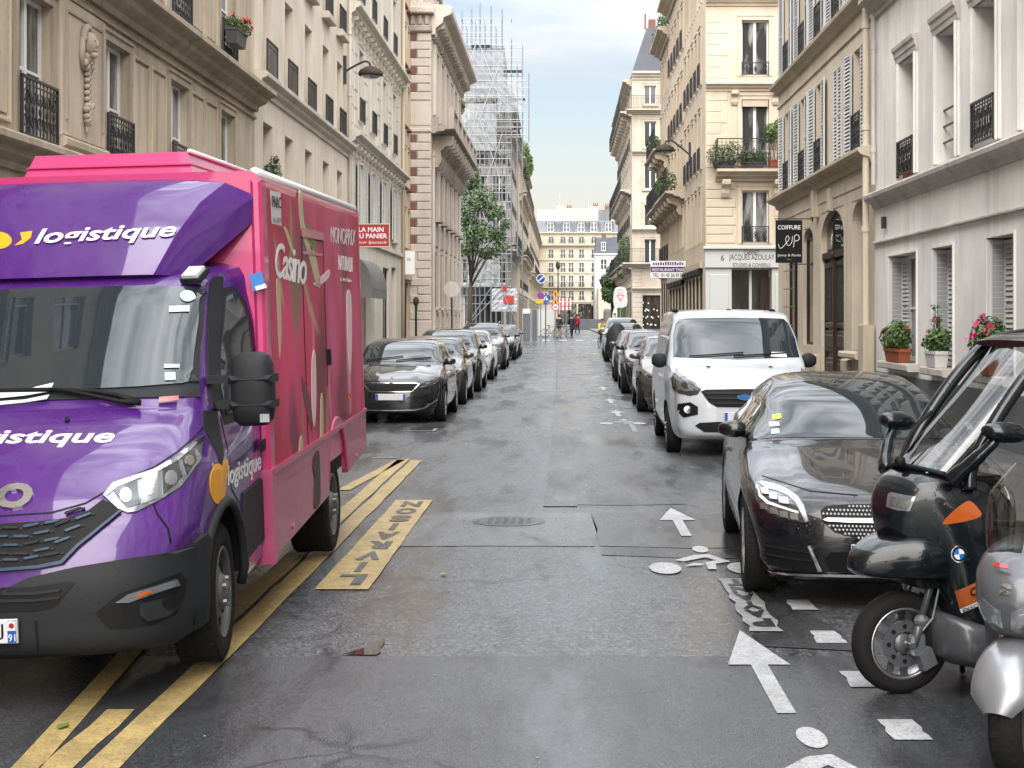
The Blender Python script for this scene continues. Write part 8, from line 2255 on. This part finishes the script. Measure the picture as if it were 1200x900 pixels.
for i in range(len(lifts)-1):
    m_ = (lifts[i]+lifts[i+1])/2; x1 = 588 if m_ < 50 else (612 if m_ < 90 else 616 if m_ < 160 else 599)
    pole((sx(541),-0.05,sz(m_)),(sx(x1),-0.05,sz(m_)))
    if i > 2: pole((sx(546.5 if i % 2 else 557),1.45,sz(lifts[i+1])),(sx(557 if i % 2 else 546.5),0.1,sz(lifts[i])))
for px, t_ in ((546.5,30),(557,24),(568,24),(581,30),(593,70),(606,75)):
    for dy in (0, 1.5): pole((sx(px),dy,0 if px < 600 else sz(300)),(sx(px),dy,sz(t_)))
for x in (580, 596): pole((sx(545),-0.1,sz(385)),(sx(x),-0.1,sz(330)))
pole((sx(588),-0.12,sz(340)),(sx(610),-0.12,sz(388)))
deck1 = MB().box(0,1,0,1.5,0,0.06).mesh('deck_board', M['deck'])
for py, a_, b_ in ((52,552,575),(82,545,612),(103,545,580),(115,580,615),(140,545,580),(158,548,582),(176,548,580),(236,545,575),(297,548,585),(336,548,600)):
    inst('deck_board', deck1, sc, (sx(a_),0,sz(py)), None, (sx(b_)-sx(a_),1,1))
M['net'] = pm('grey debris net', (0.33,0.35,0.38), 0.9)
def net(px0, py0, px1, py1, dy=-0.04, op=0.45, mt='net'):
    n = 10; mb = MB()
    r = random.Random(int(px0+py0))
    vs = [(lerp(sx(px0),sx(px1),i/n), dy+r.uniform(-.06,.06), lerp(sz(py0),sz(py1),j/n)) for j in range(n+1) for i in range(n+1)]
    mb.add(vs, [(j*(n+1)+i, j*(n+1)+i+1, (j+1)*(n+1)+i+1, (j+1)*(n+1)+i) for j in range(n) for i in range(n)])
    return mb.build('debris_net', M[mt], sc)
def net_mat(name, col, k):
    m = bpy.data.materials.new(name); N, L, b = nodes(m)
    b.inputs['Base Color'].default_value = (*col, 1); b.inputs['Roughness'].default_value = 0.9
    t = N.new('ShaderNodeBsdfTransparent'); mx = N.new('ShaderNodeMixShader'); mx.inputs[0].default_value = k
    L.new(t.outputs[0], mx.inputs[1]); L.new(b.outputs[0], mx.inputs[2]); L.new(mx.outputs[0], N['Material Output'].inputs[0])
    return m
M['net'] = net_mat('fine grey debris net', (0.36,0.38,0.40), 0.5); M['net_light'] = net_mat('pale plastic sheeting', (0.50,0.52,0.55), 0.65)
net(541,60,590,115); net(541,122,582,175); net(583,90,613,132); net(576,365,606,338,-0.05,0.5,'net_light'); net(548,300,585,335)
MB().box(sx(590),sx(602),-0.12,-0.10,sz(356),sz(347)).build('banner', M['red_lens'], sc)
MB().box(sx(589),sx(594),-0.14,-0.10,sz(341),sz(335)).build('banner', M['red_sign'], sc)
# ------------------------------------------------------------------ motor scooters at the right edge
def sq_section(y, hw, zb, zt, n=22, e=2.8, tilt=0.0):
    cz, hz = (zb+zt)/2, (zt-zb)/2; out = []
    for k in range(n):
        a = 2*pi*k/n; c, s_ = cos(a), sin(a)
        x = hw*(abs(c)**(2/e))*(1 if c >= 0 else -1); z = hz*(abs(s_)**(2/e))*(1 if s_ >= 0 else -1)
        out.append((x, y+tilt*z, cz+z))
    return out
def spline_sections(tab, sub=3, **k):
    return [sq_section(y, hw, zb, zt, tilt=t, **k) for y, hw, zb, zt, t in crom(tab, sub)]
K = thing('motor_scooter', 'dark blue black roofed motor scooter with clear windscreen parked across the kerb', 'scooter', (1.66, 7.57, 0), (0, 0, radians(-68)))
# front wheel, turned a little
ST = radians(-8)
fw_ = inst('wheel', cached('ktyre', lambda: MB().lathe([(0.165,-0.045),(0.18,-0.052),(0.215,-0.060),(0.240,-0.045),(0.250,-0.02),(0.2525,0.0),(0.250,0.02),(0.240,0.045),(0.215,0.060),(0.18,0.052),(0.165,0.045)], (0,0,0), (1,0,0), 44).mesh('tyre', M['rubber'], True)), K, (0,0,0.252), (0,0,ST))
mb = MB()
mb.lathe([(0.178,0.040),(0.178,0.050),(0.168,0.052),(0.160,0.040),(0.158,-0.040),(0.168,-0.052),(0.178,-0.050),(0.178,-0.040)], (0,0,0), (1,0,0), 40)
mb.build('rim', M['alloy'], fw_, True)
mb = MB()
for k in range(3):
    a = 0.4+2*pi*k/3
    for sg in (-1, 1): mb.bar((0.0,0.03*cos(a+sg*0.9),0.03*sin(a+sg*0.9)),(0.0,0.164*cos(a+sg*0.25),0.164*sin(a+sg*0.25)), 0.03, 0.022, 0, (1,0,0))
mb.lathe([(0.045,-0.04),(0.05,0.04),(0.03,0.055),(0,0.055)], (0,0,0), (1,0,0), 16)
mb.build('spokes', M['scooter_grey'], fw_, 40.0)
mb = MB(); mb.lathe([(0.115,0.046),(0.115,0.051),(0.06,0.051),(0.06,0.046)], (0,0,0), (1,0,0), 32)
for k in range(8): mb.cyl((0.046,0.085*cos(2*pi*k/8),0.085*sin(2*pi*k/8)),(0.0535,0.085*cos(2*pi*k/8),0.085*sin(2*pi*k/8)), 0.012, 8, 1)
mb.build('brake_disc', [M['scooter_grey'], M['black']], fw_, 40.0)
mb = MB()
for sg in (-1, 1):
    mb.tube([(sg*0.085,0.02,0.245),(sg*0.085,0.06,0.36)], 0.024, 10); mb.tube([(sg*0.085,0.06,0.36),(sg*0.085,0.16,0.66)], 0.019, 10)
mb.half = (len(mb.v)//2, len(mb.f)//2); fk = mb.build('fork_leg', M['scooter_grey'], K, True)
mb = MB(); mb.cbox(0.06,0.105,0.0,0.07,0.20,0.30,0.012); mb.tube([(0.09,0.05,0.30),(0.115,0.11,0.38),(0.11,0.15,0.52),(0.08,0.18,0.62)], 0.006, 6); mb.ball((0.09,0.06,0.37), (0.03,0.04,0.03), 8, 6); mb.obox((0.085,0.09,0.18),(0.05,0.08,0.09),Matrix.Rotation(0.4,3,'X')); mb.build('brake_caliper', M['steel'], K)
MB().cyl((-0.09,0.0,0.25),(0.11,0.0,0.25),0.018,10).build('axle', M['chrome'], K)
# beak over the wheel
bk_ = MB(); bk_.loft(spline_sections([(-0.285,0.03,0.635,0.69,0.2),(-0.25,0.075,0.605,0.725,0.2),(-0.17,0.125,0.585,0.770,0.15),(-0.07,0.175,0.575,0.795,0.1),(0.03,0.225,0.570,0.80,0.0),(0.16,0.235,0.56,0.78,0)], 4, e=3.2))
bo = bk_.build('front_mudguard', M['scooter_blue'], K, 50.0)
# nose fairing with lamp
ns = MB(); ns.loft(spline_sections([(-0.10,0.075,0.775,0.88,-0.3),(-0.075,0.125,0.745,0.945,-0.3),(-0.03,0.165,0.72,1.01,-0.35),(0.04,0.21,0.66,1.075,-0.3),(0.11,0.255,0.52,1.115,-0.12),(0.19,0.295,0.36,1.13,0),(0.28,0.325,0.25,1.12,0),(0.38,0.34,0.21,1.08,0),(0.46,0.325,0.20,1.02,0)], 4, e=3.4))
no = ns.build('front_fairing', M['scooter_blue'], K, 50.0)
allb = MB(); allb.add(ns.v, ns.f); allb.add(bk_.v, bk_.f)
kbvh = BVHTree.FromPolygons([Vector(v) for v in allb.v], allb.f)
trk = lambda poly, off, step=4.0, skirt=0.008, mirror=False: trace(None, K, poly, off, step, skirt, mirror, kbvh)
hl_ = trk([(1041,579),(1045,577),(1060,580),(1073,582),(1066,599),(1052,598),(1039,594)], 0.004, 4, 0.02).build('headlight', M['lens'], K, 40.0)
trk([(1045,582),(1066,584.5),(1062,596),(1044,592)], 0.008, 4, 0.004).build('lamp_bowl', M['lamp_bowl'], hl_, 40.0)
trk(smooth_closed([(1105,614),(1113,603),(1127,591),(1136,587),(1146,596),(1149,605),(1130,611)],3), 0.006, 4, 0.012).build('indicator', M['amber'], K, 40.0)
def el(cx, cy, rx, ry, n=24): return [(cx+rx*cos(2*pi*k/n), cy+ry*sin(2*pi*k/n)) for k in range(n)]
bd = trk(el(1124,649,9.5,10), 0.004, 4).build('badge', M['chrome'], K)
trk(el(1124,649,8.3,8.8), 0.007, 4).build('badge_ring', M['black'], bd)
for k in range(4):
    a0 = pi/2*k-0.12
    trk([(1124,649)]+[(1124+6*cos(a0+pi/2*j/6), 649+6.3*sin(a0+pi/2*j/6)) for j in range(7)], 0.010, 3, 0.002).build('badge_quarter', M['white' if k % 2 else 'badge_blue'], bd)
pq = trk([(1120,693),(1150,680),(1155,700),(1125,713)], 0.006, 4).build('plaque', M['orange_plate'], K)
trk([(1125,713.5),(1163,697.5),(1165,702.5),(1127,718)], 0.006, 4).build('plaque_strip', M['white'], pq)
trace_text(None, K, 'C1', (1143,692), (12,-5), (-3,-9), 0.009, bold=0.02, bvh=kbvh).build('lettering', M['black'], pq)
trace_text(None, K, 'EXECUTIVE', (1146,708), (33,-14), (-1,-4), 0.009, bvh=kbvh).build('lettering', M['black'], pq)
trk([(1062,545),(1072,548),(1098,552),(1100,556),(1074,554),(1061,551)], 0.003, 4).build('screen_gasket', M['black'], K, 40.0)
trk([(1086,546),(1097,545),(1098,555),(1085,556)], 0.012, 4, 0.003).build('sticker', M['mint'], K)
MB().loft(spline_sections([(0.14,0.06,0.26,0.60,0.35),(0.22,0.14,0.16,0.62,0.3),(0.34,0.24,0.14,0.62,0.2),(0.45,0.28,0.14,0.60,0)], 4, e=3)).build('inner_fender', M['black'], K, 50.0)
MB().cbox(-0.13,0.13,0.02,0.2,0.53,0.63,0.02).build('fork_yoke', M['black'], K)
# grey belly panel and rear body
MB().loft(spline_sections([(0.13,0.20,0.20,0.42,0),(0.22,0.315,0.15,0.40,0),(0.5,0.345,0.12,0.36,0),(1.0,0.34,0.13,0.36,0),(1.25,0.30,0.18,0.40,0)], 4, e=4.0)).build('belly_panel', M['scooter_grey'], K, 50.0)
MB().loft(spline_sections([(0.80,0.16,0.34,0.62,0.1),(0.92,0.22,0.34,0.74,0.1),(1.25,0.25,0.36,0.78,0),(1.65,0.22,0.5,0.82,0),(1.92,0.12,0.62,0.82,0)], 4, e=2.8)).build('tail_body', M['scooter_blue'], K, 50.0)
MB().loft(spline_sections([(0.72,0.14,0.62,0.74,0),(0.95,0.20,0.70,0.82,0),(1.15,0.20,0.74,0.98,0.1),(1.22,0.20,0.76,1.30,0.1),(1.30,0.18,0.80,1.34,0)], 4, e=3)).build('seat', M['black'], K, 50.0)
rw_ = inst('wheel', fw_.data, K, (0,1.488,0.252)); inst('rim', [c for c in fw_.children if c.name.startswith('rim')][0].data, rw_)
# windscreen, roof and roll bars
wsec = []
for t in [k/12 for k in range(13)]:
    y = lerp(0.02, 0.66, t**0.85); z = lerp(1.12, 1.735, t**0.92); w = lerp(0.235, 0.25, t)
    wsec.append([(w*sin(a), y+0.16*(1-cos(a)), z-0.05*(1-cos(a))*(1-t)) for a in [lerp(-1.2, 1.2, j/14) for j in range(15)]])
mb = MB(); mb.loft(wsec, False, False); mb.build('windscreen', M['clear'], K, True)
mb = MB()
for sg in (-1, 1):
    mb.tube(crom([(sg*0.285,0.20,1.02),(sg*0.272,0.23,1.15),(sg*0.270,0.42,1.42),(sg*0.268,0.66,1.665),(sg*0.262,0.86,1.745),(sg*0.25,1.2,1.74),(sg*0.24,1.42,1.5),(sg*0.22,1.5,0.8)], 5), 0.034, 8)
mb.half = (len(mb.v)//2, len(mb.f)//2); mb.build('roll_bar', M['scooter_blue'], K, True)
MB().loft(spline_sections([(0.62,0.22,1.70,1.735,0),(0.75,0.25,1.725,1.765,0),(1.0,0.25,1.735,1.775,0),(1.3,0.23,1.70,1.74,0)], 3, e=3)).build('roof', M['scooter_blue'], K, 50.0)
mb = MB(); mb.tube(crom([wsec[0][0], wsec[3][0], wsec[6][0], wsec[9][0], wsec[12][0]], 4), 0.014, 6); mb.tube(crom([wsec[0][14], wsec[3][14], wsec[6][14], wsec[9][14], wsec[12][14]], 4), 0.014, 6); mb.half = (len(mb.v)//2, len(mb.f)//2); mb.build('screen_edge', M['black'], K, True)
mb = MB(); mb.tube(wsec[0], 0.014, 6); mb.tube(crom([(0.0,0.0,1.15),(-0.04,0.10,1.28),(-0.02,0.20,1.38)],4), 0.010, 5); mb.ball((0.0,0.0,1.14), (0.03,0.03,0.03), 8, 5); mb.build('wiper', M['black'], K, True)
for sg in (-1, 1):
    secs = []
    for k in range(11):
        t = k/10; q = max(0.12, sin(pi*(0.06+0.86*t)))**0.5
        secs.append([(sg*(0.43+0.075*q*cos(a)+0.02*t), 0.18+0.21*t, 1.305+0.052*q*sin(a)-0.02*(t-0.5)) for a in [2*pi*j/12 for j in range(12)]])
    mb = MB(); mb.loft(secs); mo = mb.build('mirror', M['scooter_blue'], K, True)
    MB().tube(crom([(sg*0.27,0.10,1.07),(sg*0.33,0.14,1.13),(sg*0.39,0.20,1.21),(sg*0.42,0.25,1.27)], 4), [0.04]*4+[0.034]*4+[0.028]*4+[0.024], 8).build('mirror_stalk', M['scooter_blue'], mo, True)
mb = MB(); mb.tube([(-0.27,0.40,1.06),(-0.1,0.36,1.06),(0.1,0.36,1.06),(0.27,0.40,1.06)], 0.014, 8)
mb.build('handlebar', M['black'], K, True)
MB().cbox(-0.24,0.24,0.26,0.42,0.92,1.08,0.03).build('dashboard', M['black'], K)
mb = MB(); mb.tube([(0.12,0.45,0.14),(0.20,0.52,0.015)], 0.014, 6); mb.tube([(-0.12,0.45,0.14),(-0.20,0.52,0.015)], 0.014, 6); mb.half = (len(mb.v)//2, len(mb.f)//2); mb.build('stand_leg', M['black'], K)

# grey scooter cut by the right edge
G = thing('motor_scooter', 'silver grey scooter with smoked screen cut by the right edge of the photo', 'scooter', (1.83, 6.18, 0), (0, 0, radians(-34)))
gw_ = inst('wheel', cached('gtyre', lambda: MB().lathe([(0.165,-0.045),(0.18,-0.055),(0.215,-0.066),(0.242,-0.050),(0.254,-0.024),(0.258,0.0),(0.254,0.024),(0.242,0.050),(0.215,0.066),(0.18,0.055),(0.165,0.045)], (0,0,0), (1,0,0), 40).mesh('tyre', M['rubber'], True)), G, (0,0,0.257), (0,0,radians(4)))
mb = MB(); mb.lathe([(0.175,-0.05),(0.16,-0.04),(0.16,0.04),(0.175,0.05)], (0,0,0), (1,0,0), 30)
for k in range(5): mb.bar((0,0.02*cos(2*pi*k/5),0.02*sin(2*pi*k/5)),(0,0.165*cos(2*pi*k/5),0.165*sin(2*pi*k/5)),0.04,0.03,0,(1,0,0))
mb.build('rim', M['scooter_grey'], gw_, 40.0)
mb = MB(); 
for k in range(26):                              # tread grooves as raised blocks
    a = 2*pi*k/26
    for sg in (-1, 1):
        vs = []
        for rr in (0.245, 0.2585):
            for x, aa in ((0.006*sg,a),(0.045*sg,a+0.10),(0.045*sg,a+0.19),(0.006*sg,a+0.12)): vs.append((x, rr*cos(aa)*(1 if abs(x) < 0.02 else 0.972), rr*sin(aa)*(1 if abs(x) < 0.02 else 0.972)))
        mb.add(vs, ((4,5,6,7),(0,1,5,4),(1,2,6,5),(2,3,7,6),(3,0,4,7)))
tag(mb.build('tread', M['rubber'], gw_), kind='stuff')
mb = MB()
for sg in (-1, 1): mb.tube([(sg*0.095,0.02,0.25),(sg*0.095,0.075,0.42)], 0.026, 10); mb.tube([(sg*0.095,0.075,0.42),(sg*0.095,0.17,0.72)], 0.018, 10)
mb.half = (len(mb.v)//2, len(mb.f)//2); mb.build('fork_leg', M['chrome'], G, True)
# front mudguard: curved shell following the tyre
secs = []
for k in range(15):
    t = k/14; a = lerp(radians(168), radians(28), t)
    w = 0.10+0.035*sin(pi*min(1, t*1.25)); rr = 0.300+0.02*sin(pi*t)
    if t < 0.12: w *= 0.55+3.7*t
    cy, cz = rr*cos(a), 0.257+rr*sin(a)
    secs.append([(w*sin(b), cy-cos(a)*0.05*(1-cos(b)), cz-sin(a)*0.075*(1-cos(b))*1.6) for b in [lerp(-1.45, 1.45, j/12) for j in range(13)]])
mb = MB(); mb.loft(secs, False, False); gm = mb.build('front_mudguard', M['scooter_silver'], G, True)
# nose with headlight and smoked screen
gn = MB(); gn.loft(spline_sections([(-0.15,0.05,0.625,0.72,-0.3),(-0.12,0.10,0.585,0.78,-0.3),(-0.05,0.15,0.56,0.85,-0.3),(0.06,0.195,0.56,0.92,-0.2),(0.20,0.23,0.54,0.95,0),(0.34,0.24,0.45,0.95,0)], 4, e=2.4))
gn.build('nose_fairing', M['scooter_grey'], G, 50.0)
gb_ = BVHTree.FromPolygons([Vector(v) for v in gn.v], gn.f)
hx = ray_patch(gb_, fill2d([(0.015,0.62),(0.10,0.645),(0.135,0.70),(0.10,0.73),(0.02,0.69)], 0.03), front_ray, 0.006, 0.015, True).build('headlight', M['lens'], G, 40.0)
ray_patch(gb_, fill2d([(0.03,0.635),(0.085,0.655),(0.095,0.695),(0.035,0.68)], 0.03), front_ray, 0.010, 0.004, True).build('lamp_bowl', M['lamp_bowl'], hx, 40.0)
bp_ = ray_patch(gb_, fill2d([(-0.024,0.757),(0.016,0.757),(0.024,0.765),(-0.004,0.773),(0.024,0.781),(0.010,0.797),(-0.016,0.797),(-0.024,0.787),(0.006,0.779),(-0.024,0.769)], 0.02), front_ray, 0.005, 0.004); bp_.build('badge', M['chrome'], G)
wsec = []
for t in [k/10 for k in range(11)]:
    y = lerp(-0.055, 0.22, t); z = lerp(0.84, 1.24, t); w = lerp(0.14, 0.20, sin(pi*min(1,t*0.8)))*(1-0.35*max(0,t-0.7)/0.3)
    wsec.append([(w*sin(a), y+0.13*(1-cos(a)), z) for a in [lerp(-1.25, 1.25, j/12) for j in range(13)]])
mb = MB(); mb.loft(wsec, False, False); mb.build('windscreen', M['clear'], G, True)
ray_patch(gb_, fill2d([(-0.06,0.84),(0.0,0.835),(0.0,0.847),(-0.06,0.852)], 0.03), front_ray, 0.03, 0.004).build('sticker', M['red_lens'], G)
MB().loft(spline_sections([(0.30,0.24,0.24,0.98,0),(0.42,0.25,0.2,0.85,0),(0.55,0.22,0.18,0.40,0),(0.85,0.22,0.18,0.42,0),(0.98,0.22,0.25,0.74,0),(1.4,0.2,0.4,0.8,0),(1.7,0.1,0.55,0.75,0)], 4, e=3)).build('body', M['scooter_grey'], G, 50.0)
MB().loft(spline_sections([(0.75,0.13,0.72,0.80,0),(1.0,0.18,0.74,0.86,0),(1.5,0.16,0.78,0.90,0)], 3, e=3)).build('seat', M['black'], G, 50.0)
inst('wheel', gw_.data, G, (0,1.4,0.257))
mb = MB(); mb.tube([(-0.20,0.32,0.97),(-0.1,0.30,0.98),(0.1,0.30,0.98),(0.33,0.36,0.97)], 0.014, 8); mb.build('handlebar', M['black'], G, True)
for sg in (1,):
    mb = MB(); mb.ball((sg*0.42,0.24,1.22), (0.075,0.03,0.05), 12, 8); mo = mb.build('mirror', M['black'], G, True)
    MB().tube([(sg*0.25,0.28,1.03),(sg*0.38,0.25,1.20)], 0.008, 6).build('mirror_stalk', M['black'], mo, True)
MB().cyl((-0.16,-0.02,0.34),(-0.10,0.08,0.47),0.022,10).build('fork_reflector', M['chrome'], G, True)
# covered scooter in the right row
C_ = thing('covered_scooter', 'motor scooter under a crumpled black rain cover in the right parked row', 'scooter', (XW(724,58.5), 58.5, 0), (0,0,radians(4)))
r = random.Random(9); secs = []
for y, hw, zb, zt in ((-0.3,0.18,0.30,0.70),(-0.15,0.32,0.25,1.15),(0.15,0.40,0.22,1.62),(0.45,0.40,0.2,1.66),(0.8,0.36,0.2,1.2),(1.3,0.34,0.2,1.08),(1.6,0.2,0.3,0.9)):
    secs.append([(x*(1+r.uniform(-.12,.12)), y2+r.uniform(-.03,.03), z+r.uniform(-.03,.03)) for x, y2, z in sq_section(y, hw, zb, zt, 20, 2.0)])
MB().loft(secs).build('rain_cover', M['black_plastic'], C_, 30.0)
for y in (0.0, 1.35): inst('wheel', cached('cw', lambda: MB().lathe([(0.15,-0.05),(0.24,-0.05),(0.26,0),(0.24,0.05),(0.15,0.05),(0,0.03)], (0,0,0), (1,0,0), 24).mesh('wheel', M['rubber'], True)), C_, (0,y,0.26))
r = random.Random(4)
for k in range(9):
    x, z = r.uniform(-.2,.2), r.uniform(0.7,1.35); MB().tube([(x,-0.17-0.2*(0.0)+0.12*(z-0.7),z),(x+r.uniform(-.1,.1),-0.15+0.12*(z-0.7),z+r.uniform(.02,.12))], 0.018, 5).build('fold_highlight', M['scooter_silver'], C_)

# ------------------------------------------------------------------ people and bicycles beyond the crossing
def skinned(name, verts, edges, radii, mat, parent, levels=1):
    me = bpy.data.meshes.new(name); me.from_pydata(verts, edges, []); me.materials.append(M[mat])
    o = inst(name, me, parent)
    sk = o.modifiers.new('skin', 'SKIN'); o.modifiers.new('smooth', 'SUBSURF').levels = levels; o.modifiers['smooth'].render_levels = levels
    sk.use_smooth_shade = True
    for i, q in enumerate(radii): me.skin_vertices[0].data[i].radius = q if isinstance(q, tuple) else (q, q)
    me.skin_vertices[0].data[0].use_root = True
    return o
M['skin'] = pm('skin', (0.42,0.25,0.17), 0.55); M['cloth_dark'] = pm('dark cloth', (0.018,0.020,0.028), 0.85); M['cloth_navy'] = pm('navy coat cloth', (0.02,0.028,0.05), 0.85); M['cloth_red'] = pm('red jacket', (0.45,0.02,0.03), 0.7)
M['cloth_yellow'] = pm('yellow green jacket', (0.42,0.42,0.03), 0.7); M['cloth_beige'] = pm('beige trousers', (0.26,0.22,0.16), 0.85); M['hair'] = pm('dark hair', (0.015,0.011,0.008), 0.6); M['shoe'] = pm('dark shoe', (0.02,0.02,0.02), 0.6)
def person(label, x, y, yaw, top, legs, h=1.72, stride=0.22, coat=0.10, ride=False, arms=0.0, z0=None):
    o = thing('person', label, 'person', (x, y, gz(y) if z0 is None else z0), (0,0,yaw))
    k = h/1.75; s_ = stride
    if ride:
        hip, neck, head = (0,0.10,0.98), (0,-0.14,1.48), (0,-0.20,1.60)
        kn = [(-0.10,-0.26,0.86),(0.10,-0.18,0.62)]; an = [(-0.10,-0.14,0.46),(0.10,0.02,0.22)]
        el_ = [(-0.24,-0.32,1.22),(0.24,-0.32,1.22)]; ha = [(-0.26,-0.52,1.08),(0.26,-0.52,1.08)]
    else:
        hip, neck, head = (0,0,0.93), (0,-0.01,1.46), (0,-0.03,1.58)
        kn = [(-0.09,-s_*0.45,0.50),(0.09,s_*0.25,0.50)]; an = [(-0.09,-s_,0.08),(0.09,s_,0.10)]
        el_ = [(-0.25,s_*0.4,1.13),(0.25,-s_*0.4-arms*0.1,1.13)]; ha = [(-0.26,s_*0.2-0.06,0.88),(0.25,-s_*0.8-arms*0.2-0.06,0.90+arms*0.2)]
    sh_ = [(-0.19,neck[1]+0.02,neck[2]-0.06),(0.19,neck[1]+0.02,neck[2]-0.06)]
    q = lambda p: (p[0]*k, p[1]*k, p[2]*k)
    mid = tuple((a+b)/2 for a, b in zip(hip, neck))
    V_ = [hip, mid, neck, (neck[0],neck[1]-0.01,neck[2]+0.06), head, (head[0],head[1]-0.01,head[2]+0.12), sh_[0], el_[0], ha[0], sh_[1], el_[1], ha[1], (-0.09,hip[1],hip[2]-0.05), kn[0], an[0], (0.09,hip[1],hip[2]-0.05), kn[1], an[1], (an[0][0],an[0][1]-0.15,an[0][2]-0.05), (an[1][0],an[1][1]-0.15,an[1][2]-0.05)]
    E_ = [(0,1),(1,2),(2,3),(3,4),(4,5),(2,6),(6,7),(7,8),(2,9),(9,10),(10,11),(0,12),(12,13),(13,14),(0,15),(15,16),(16,17),(14,18),(17,19)]
    Rr = [0.12,0.12,0.08,0.055,0.085,0.085,0.06,0.042,0.035,0.06,0.042,0.035,0.085,0.058,0.04,0.085,0.058,0.04,0.035,0.035]
    skinned('body', [q(p) for p in V_], E_, [x_*k for x_ in Rr], 'skin', o)
    T_ = [hip, mid, (neck[0],neck[1],neck[2]-0.03), sh_[0], el_[0], tuple(lerp(a,b,0.85) for a, b in zip(el_[0],ha[0])), sh_[1], el_[1], tuple(lerp(a,b,0.85) for a, b in zip(el_[1],ha[1]))]
    ed = [(0,1),(1,2),(2,3),(3,4),(4,5),(2,6),(6,7),(7,8)]; rr = [0.155,0.16,0.12,0.085,0.065,0.05,0.085,0.065,0.05]
    if coat: T_.append((hip[0],hip[1]+0.02,hip[2]-coat)); ed.append((0,9)); rr.append(0.19)
    skinned('jacket', [q(p) for p in T_], ed, [x_*k for x_ in rr], top, o)
    L_ = [(hip[0],hip[1],hip[2]+0.02), (-0.09,hip[1],hip[2]-0.06), kn[0], an[0], (0.09,hip[1],hip[2]-0.06), kn[1], an[1]]
    skinned('trousers', [q(p) for p in L_], [(0,1),(1,2),(2,3),(0,4),(4,5),(5,6)], [x_*k for x_ in (0.14,0.105,0.075,0.058,0.105,0.075,0.058)], legs, o)
    MB().ball(q((head[0],head[1]+0.025,head[2]+0.085)), (0.098*k,0.105*k,0.095*k), 12, 8).build('hair', M['hair'], o, True)
    for a in an: MB().ball(q((a[0],a[1]-0.06,a[2]-0.035)), (0.05*k,0.14*k,0.045*k), 10, 6).build('shoe', M['shoe'], o, True)
    return o
def bicycle(label, x, y, yaw, mat='cloth_dark', basket=False):
    o = thing('bicycle', label, 'bicycle', (x, y, gz(y)), (0,0,yaw))
    def wh(yc):
        mb = MB(); n = 28
        mb.tube([(0,yc+0.33*cos(2*pi*k/n),0.34+0.33*sin(2*pi*k/n)) for k in range(n+1)], 0.02, 5, caps=False)
        for k in range(12): mb.tube([(0,yc,0.34),(0,yc+0.32*cos(2*pi*k/12),0.34+0.32*sin(2*pi*k/12))], 0.004, 3, caps=False)
        mb.build('wheel', M['rubber'], o)
    wh(-0.52); wh(0.52)
    mb = MB(); 
    for a, b in (((0,-0.40,0.92),(0,-0.52,0.34)),((0,-0.36,0.80),(0,0.02,0.30)),((0,-0.36,0.86),(0,0.18,0.84)),((0,0.02,0.30),(0,0.20,0.92)),((0,0.02,0.30),(0,0.52,0.34)),((0,0.18,0.80),(0,0.52,0.34))): mb.tube([a, b], 0.018, 6)
    mb.build('frame', M[mat], o)
    MB().tube([(-0.27,-0.30,1.04),(0,-0.40,1.0),(0.27,-0.30,1.04)], 0.014, 6).build('handlebar', M['black'], o)
    MB().ball((0,0.22,0.95), (0.08,0.14,0.035), 10, 6).build('saddle', M['black'], o, True)
    if basket: MB().cbox(-0.18,0.18,-0.75,-0.45,0.75,1.0,0.02).build('basket', M['bark'], o)
    return o
person('cyclist in a yellow green jacket and dark trousers riding beside the parked row at right', XW(705,92), 92, radians(14), 'cloth_yellow', 'cloth_dark', 1.75, ride=True)
bicycle('dark bicycle ridden by the cyclist in yellow', XW(705,92), 92, radians(14))
person('person in a dark jacket and beige trousers standing by the road signs', XW(655,118), 118, radians(160), 'cloth_dark', 'cloth_beige', 1.85, 0.14)
person('person in a long navy coat walking away at the crossing', XW(670,126), 126, radians(190), 'cloth_navy', 'cloth_dark', 1.8, 0.26, 0.45)
person('person in a red jacket behind the one in the long coat', XW(676.5,140), 140, radians(150), 'cloth_red', 'cloth_dark', 1.75, 0.2, arms=1)
person('person in a dark red top on the right pavement by the corner block', XW(720.5,104), 104, radians(20), 'cloth_red', 'cloth_dark', 1.7, 0.12, z0=gz(104)+0.35)
bicycle('bicycle parked at the left of the crossing with a basket', XW(646,121), 121, radians(75), 'bark', True)
bicycle('bicycle leaning beside the person in the dark jacket', XW(659,120), 120, radians(-70), 'steel')
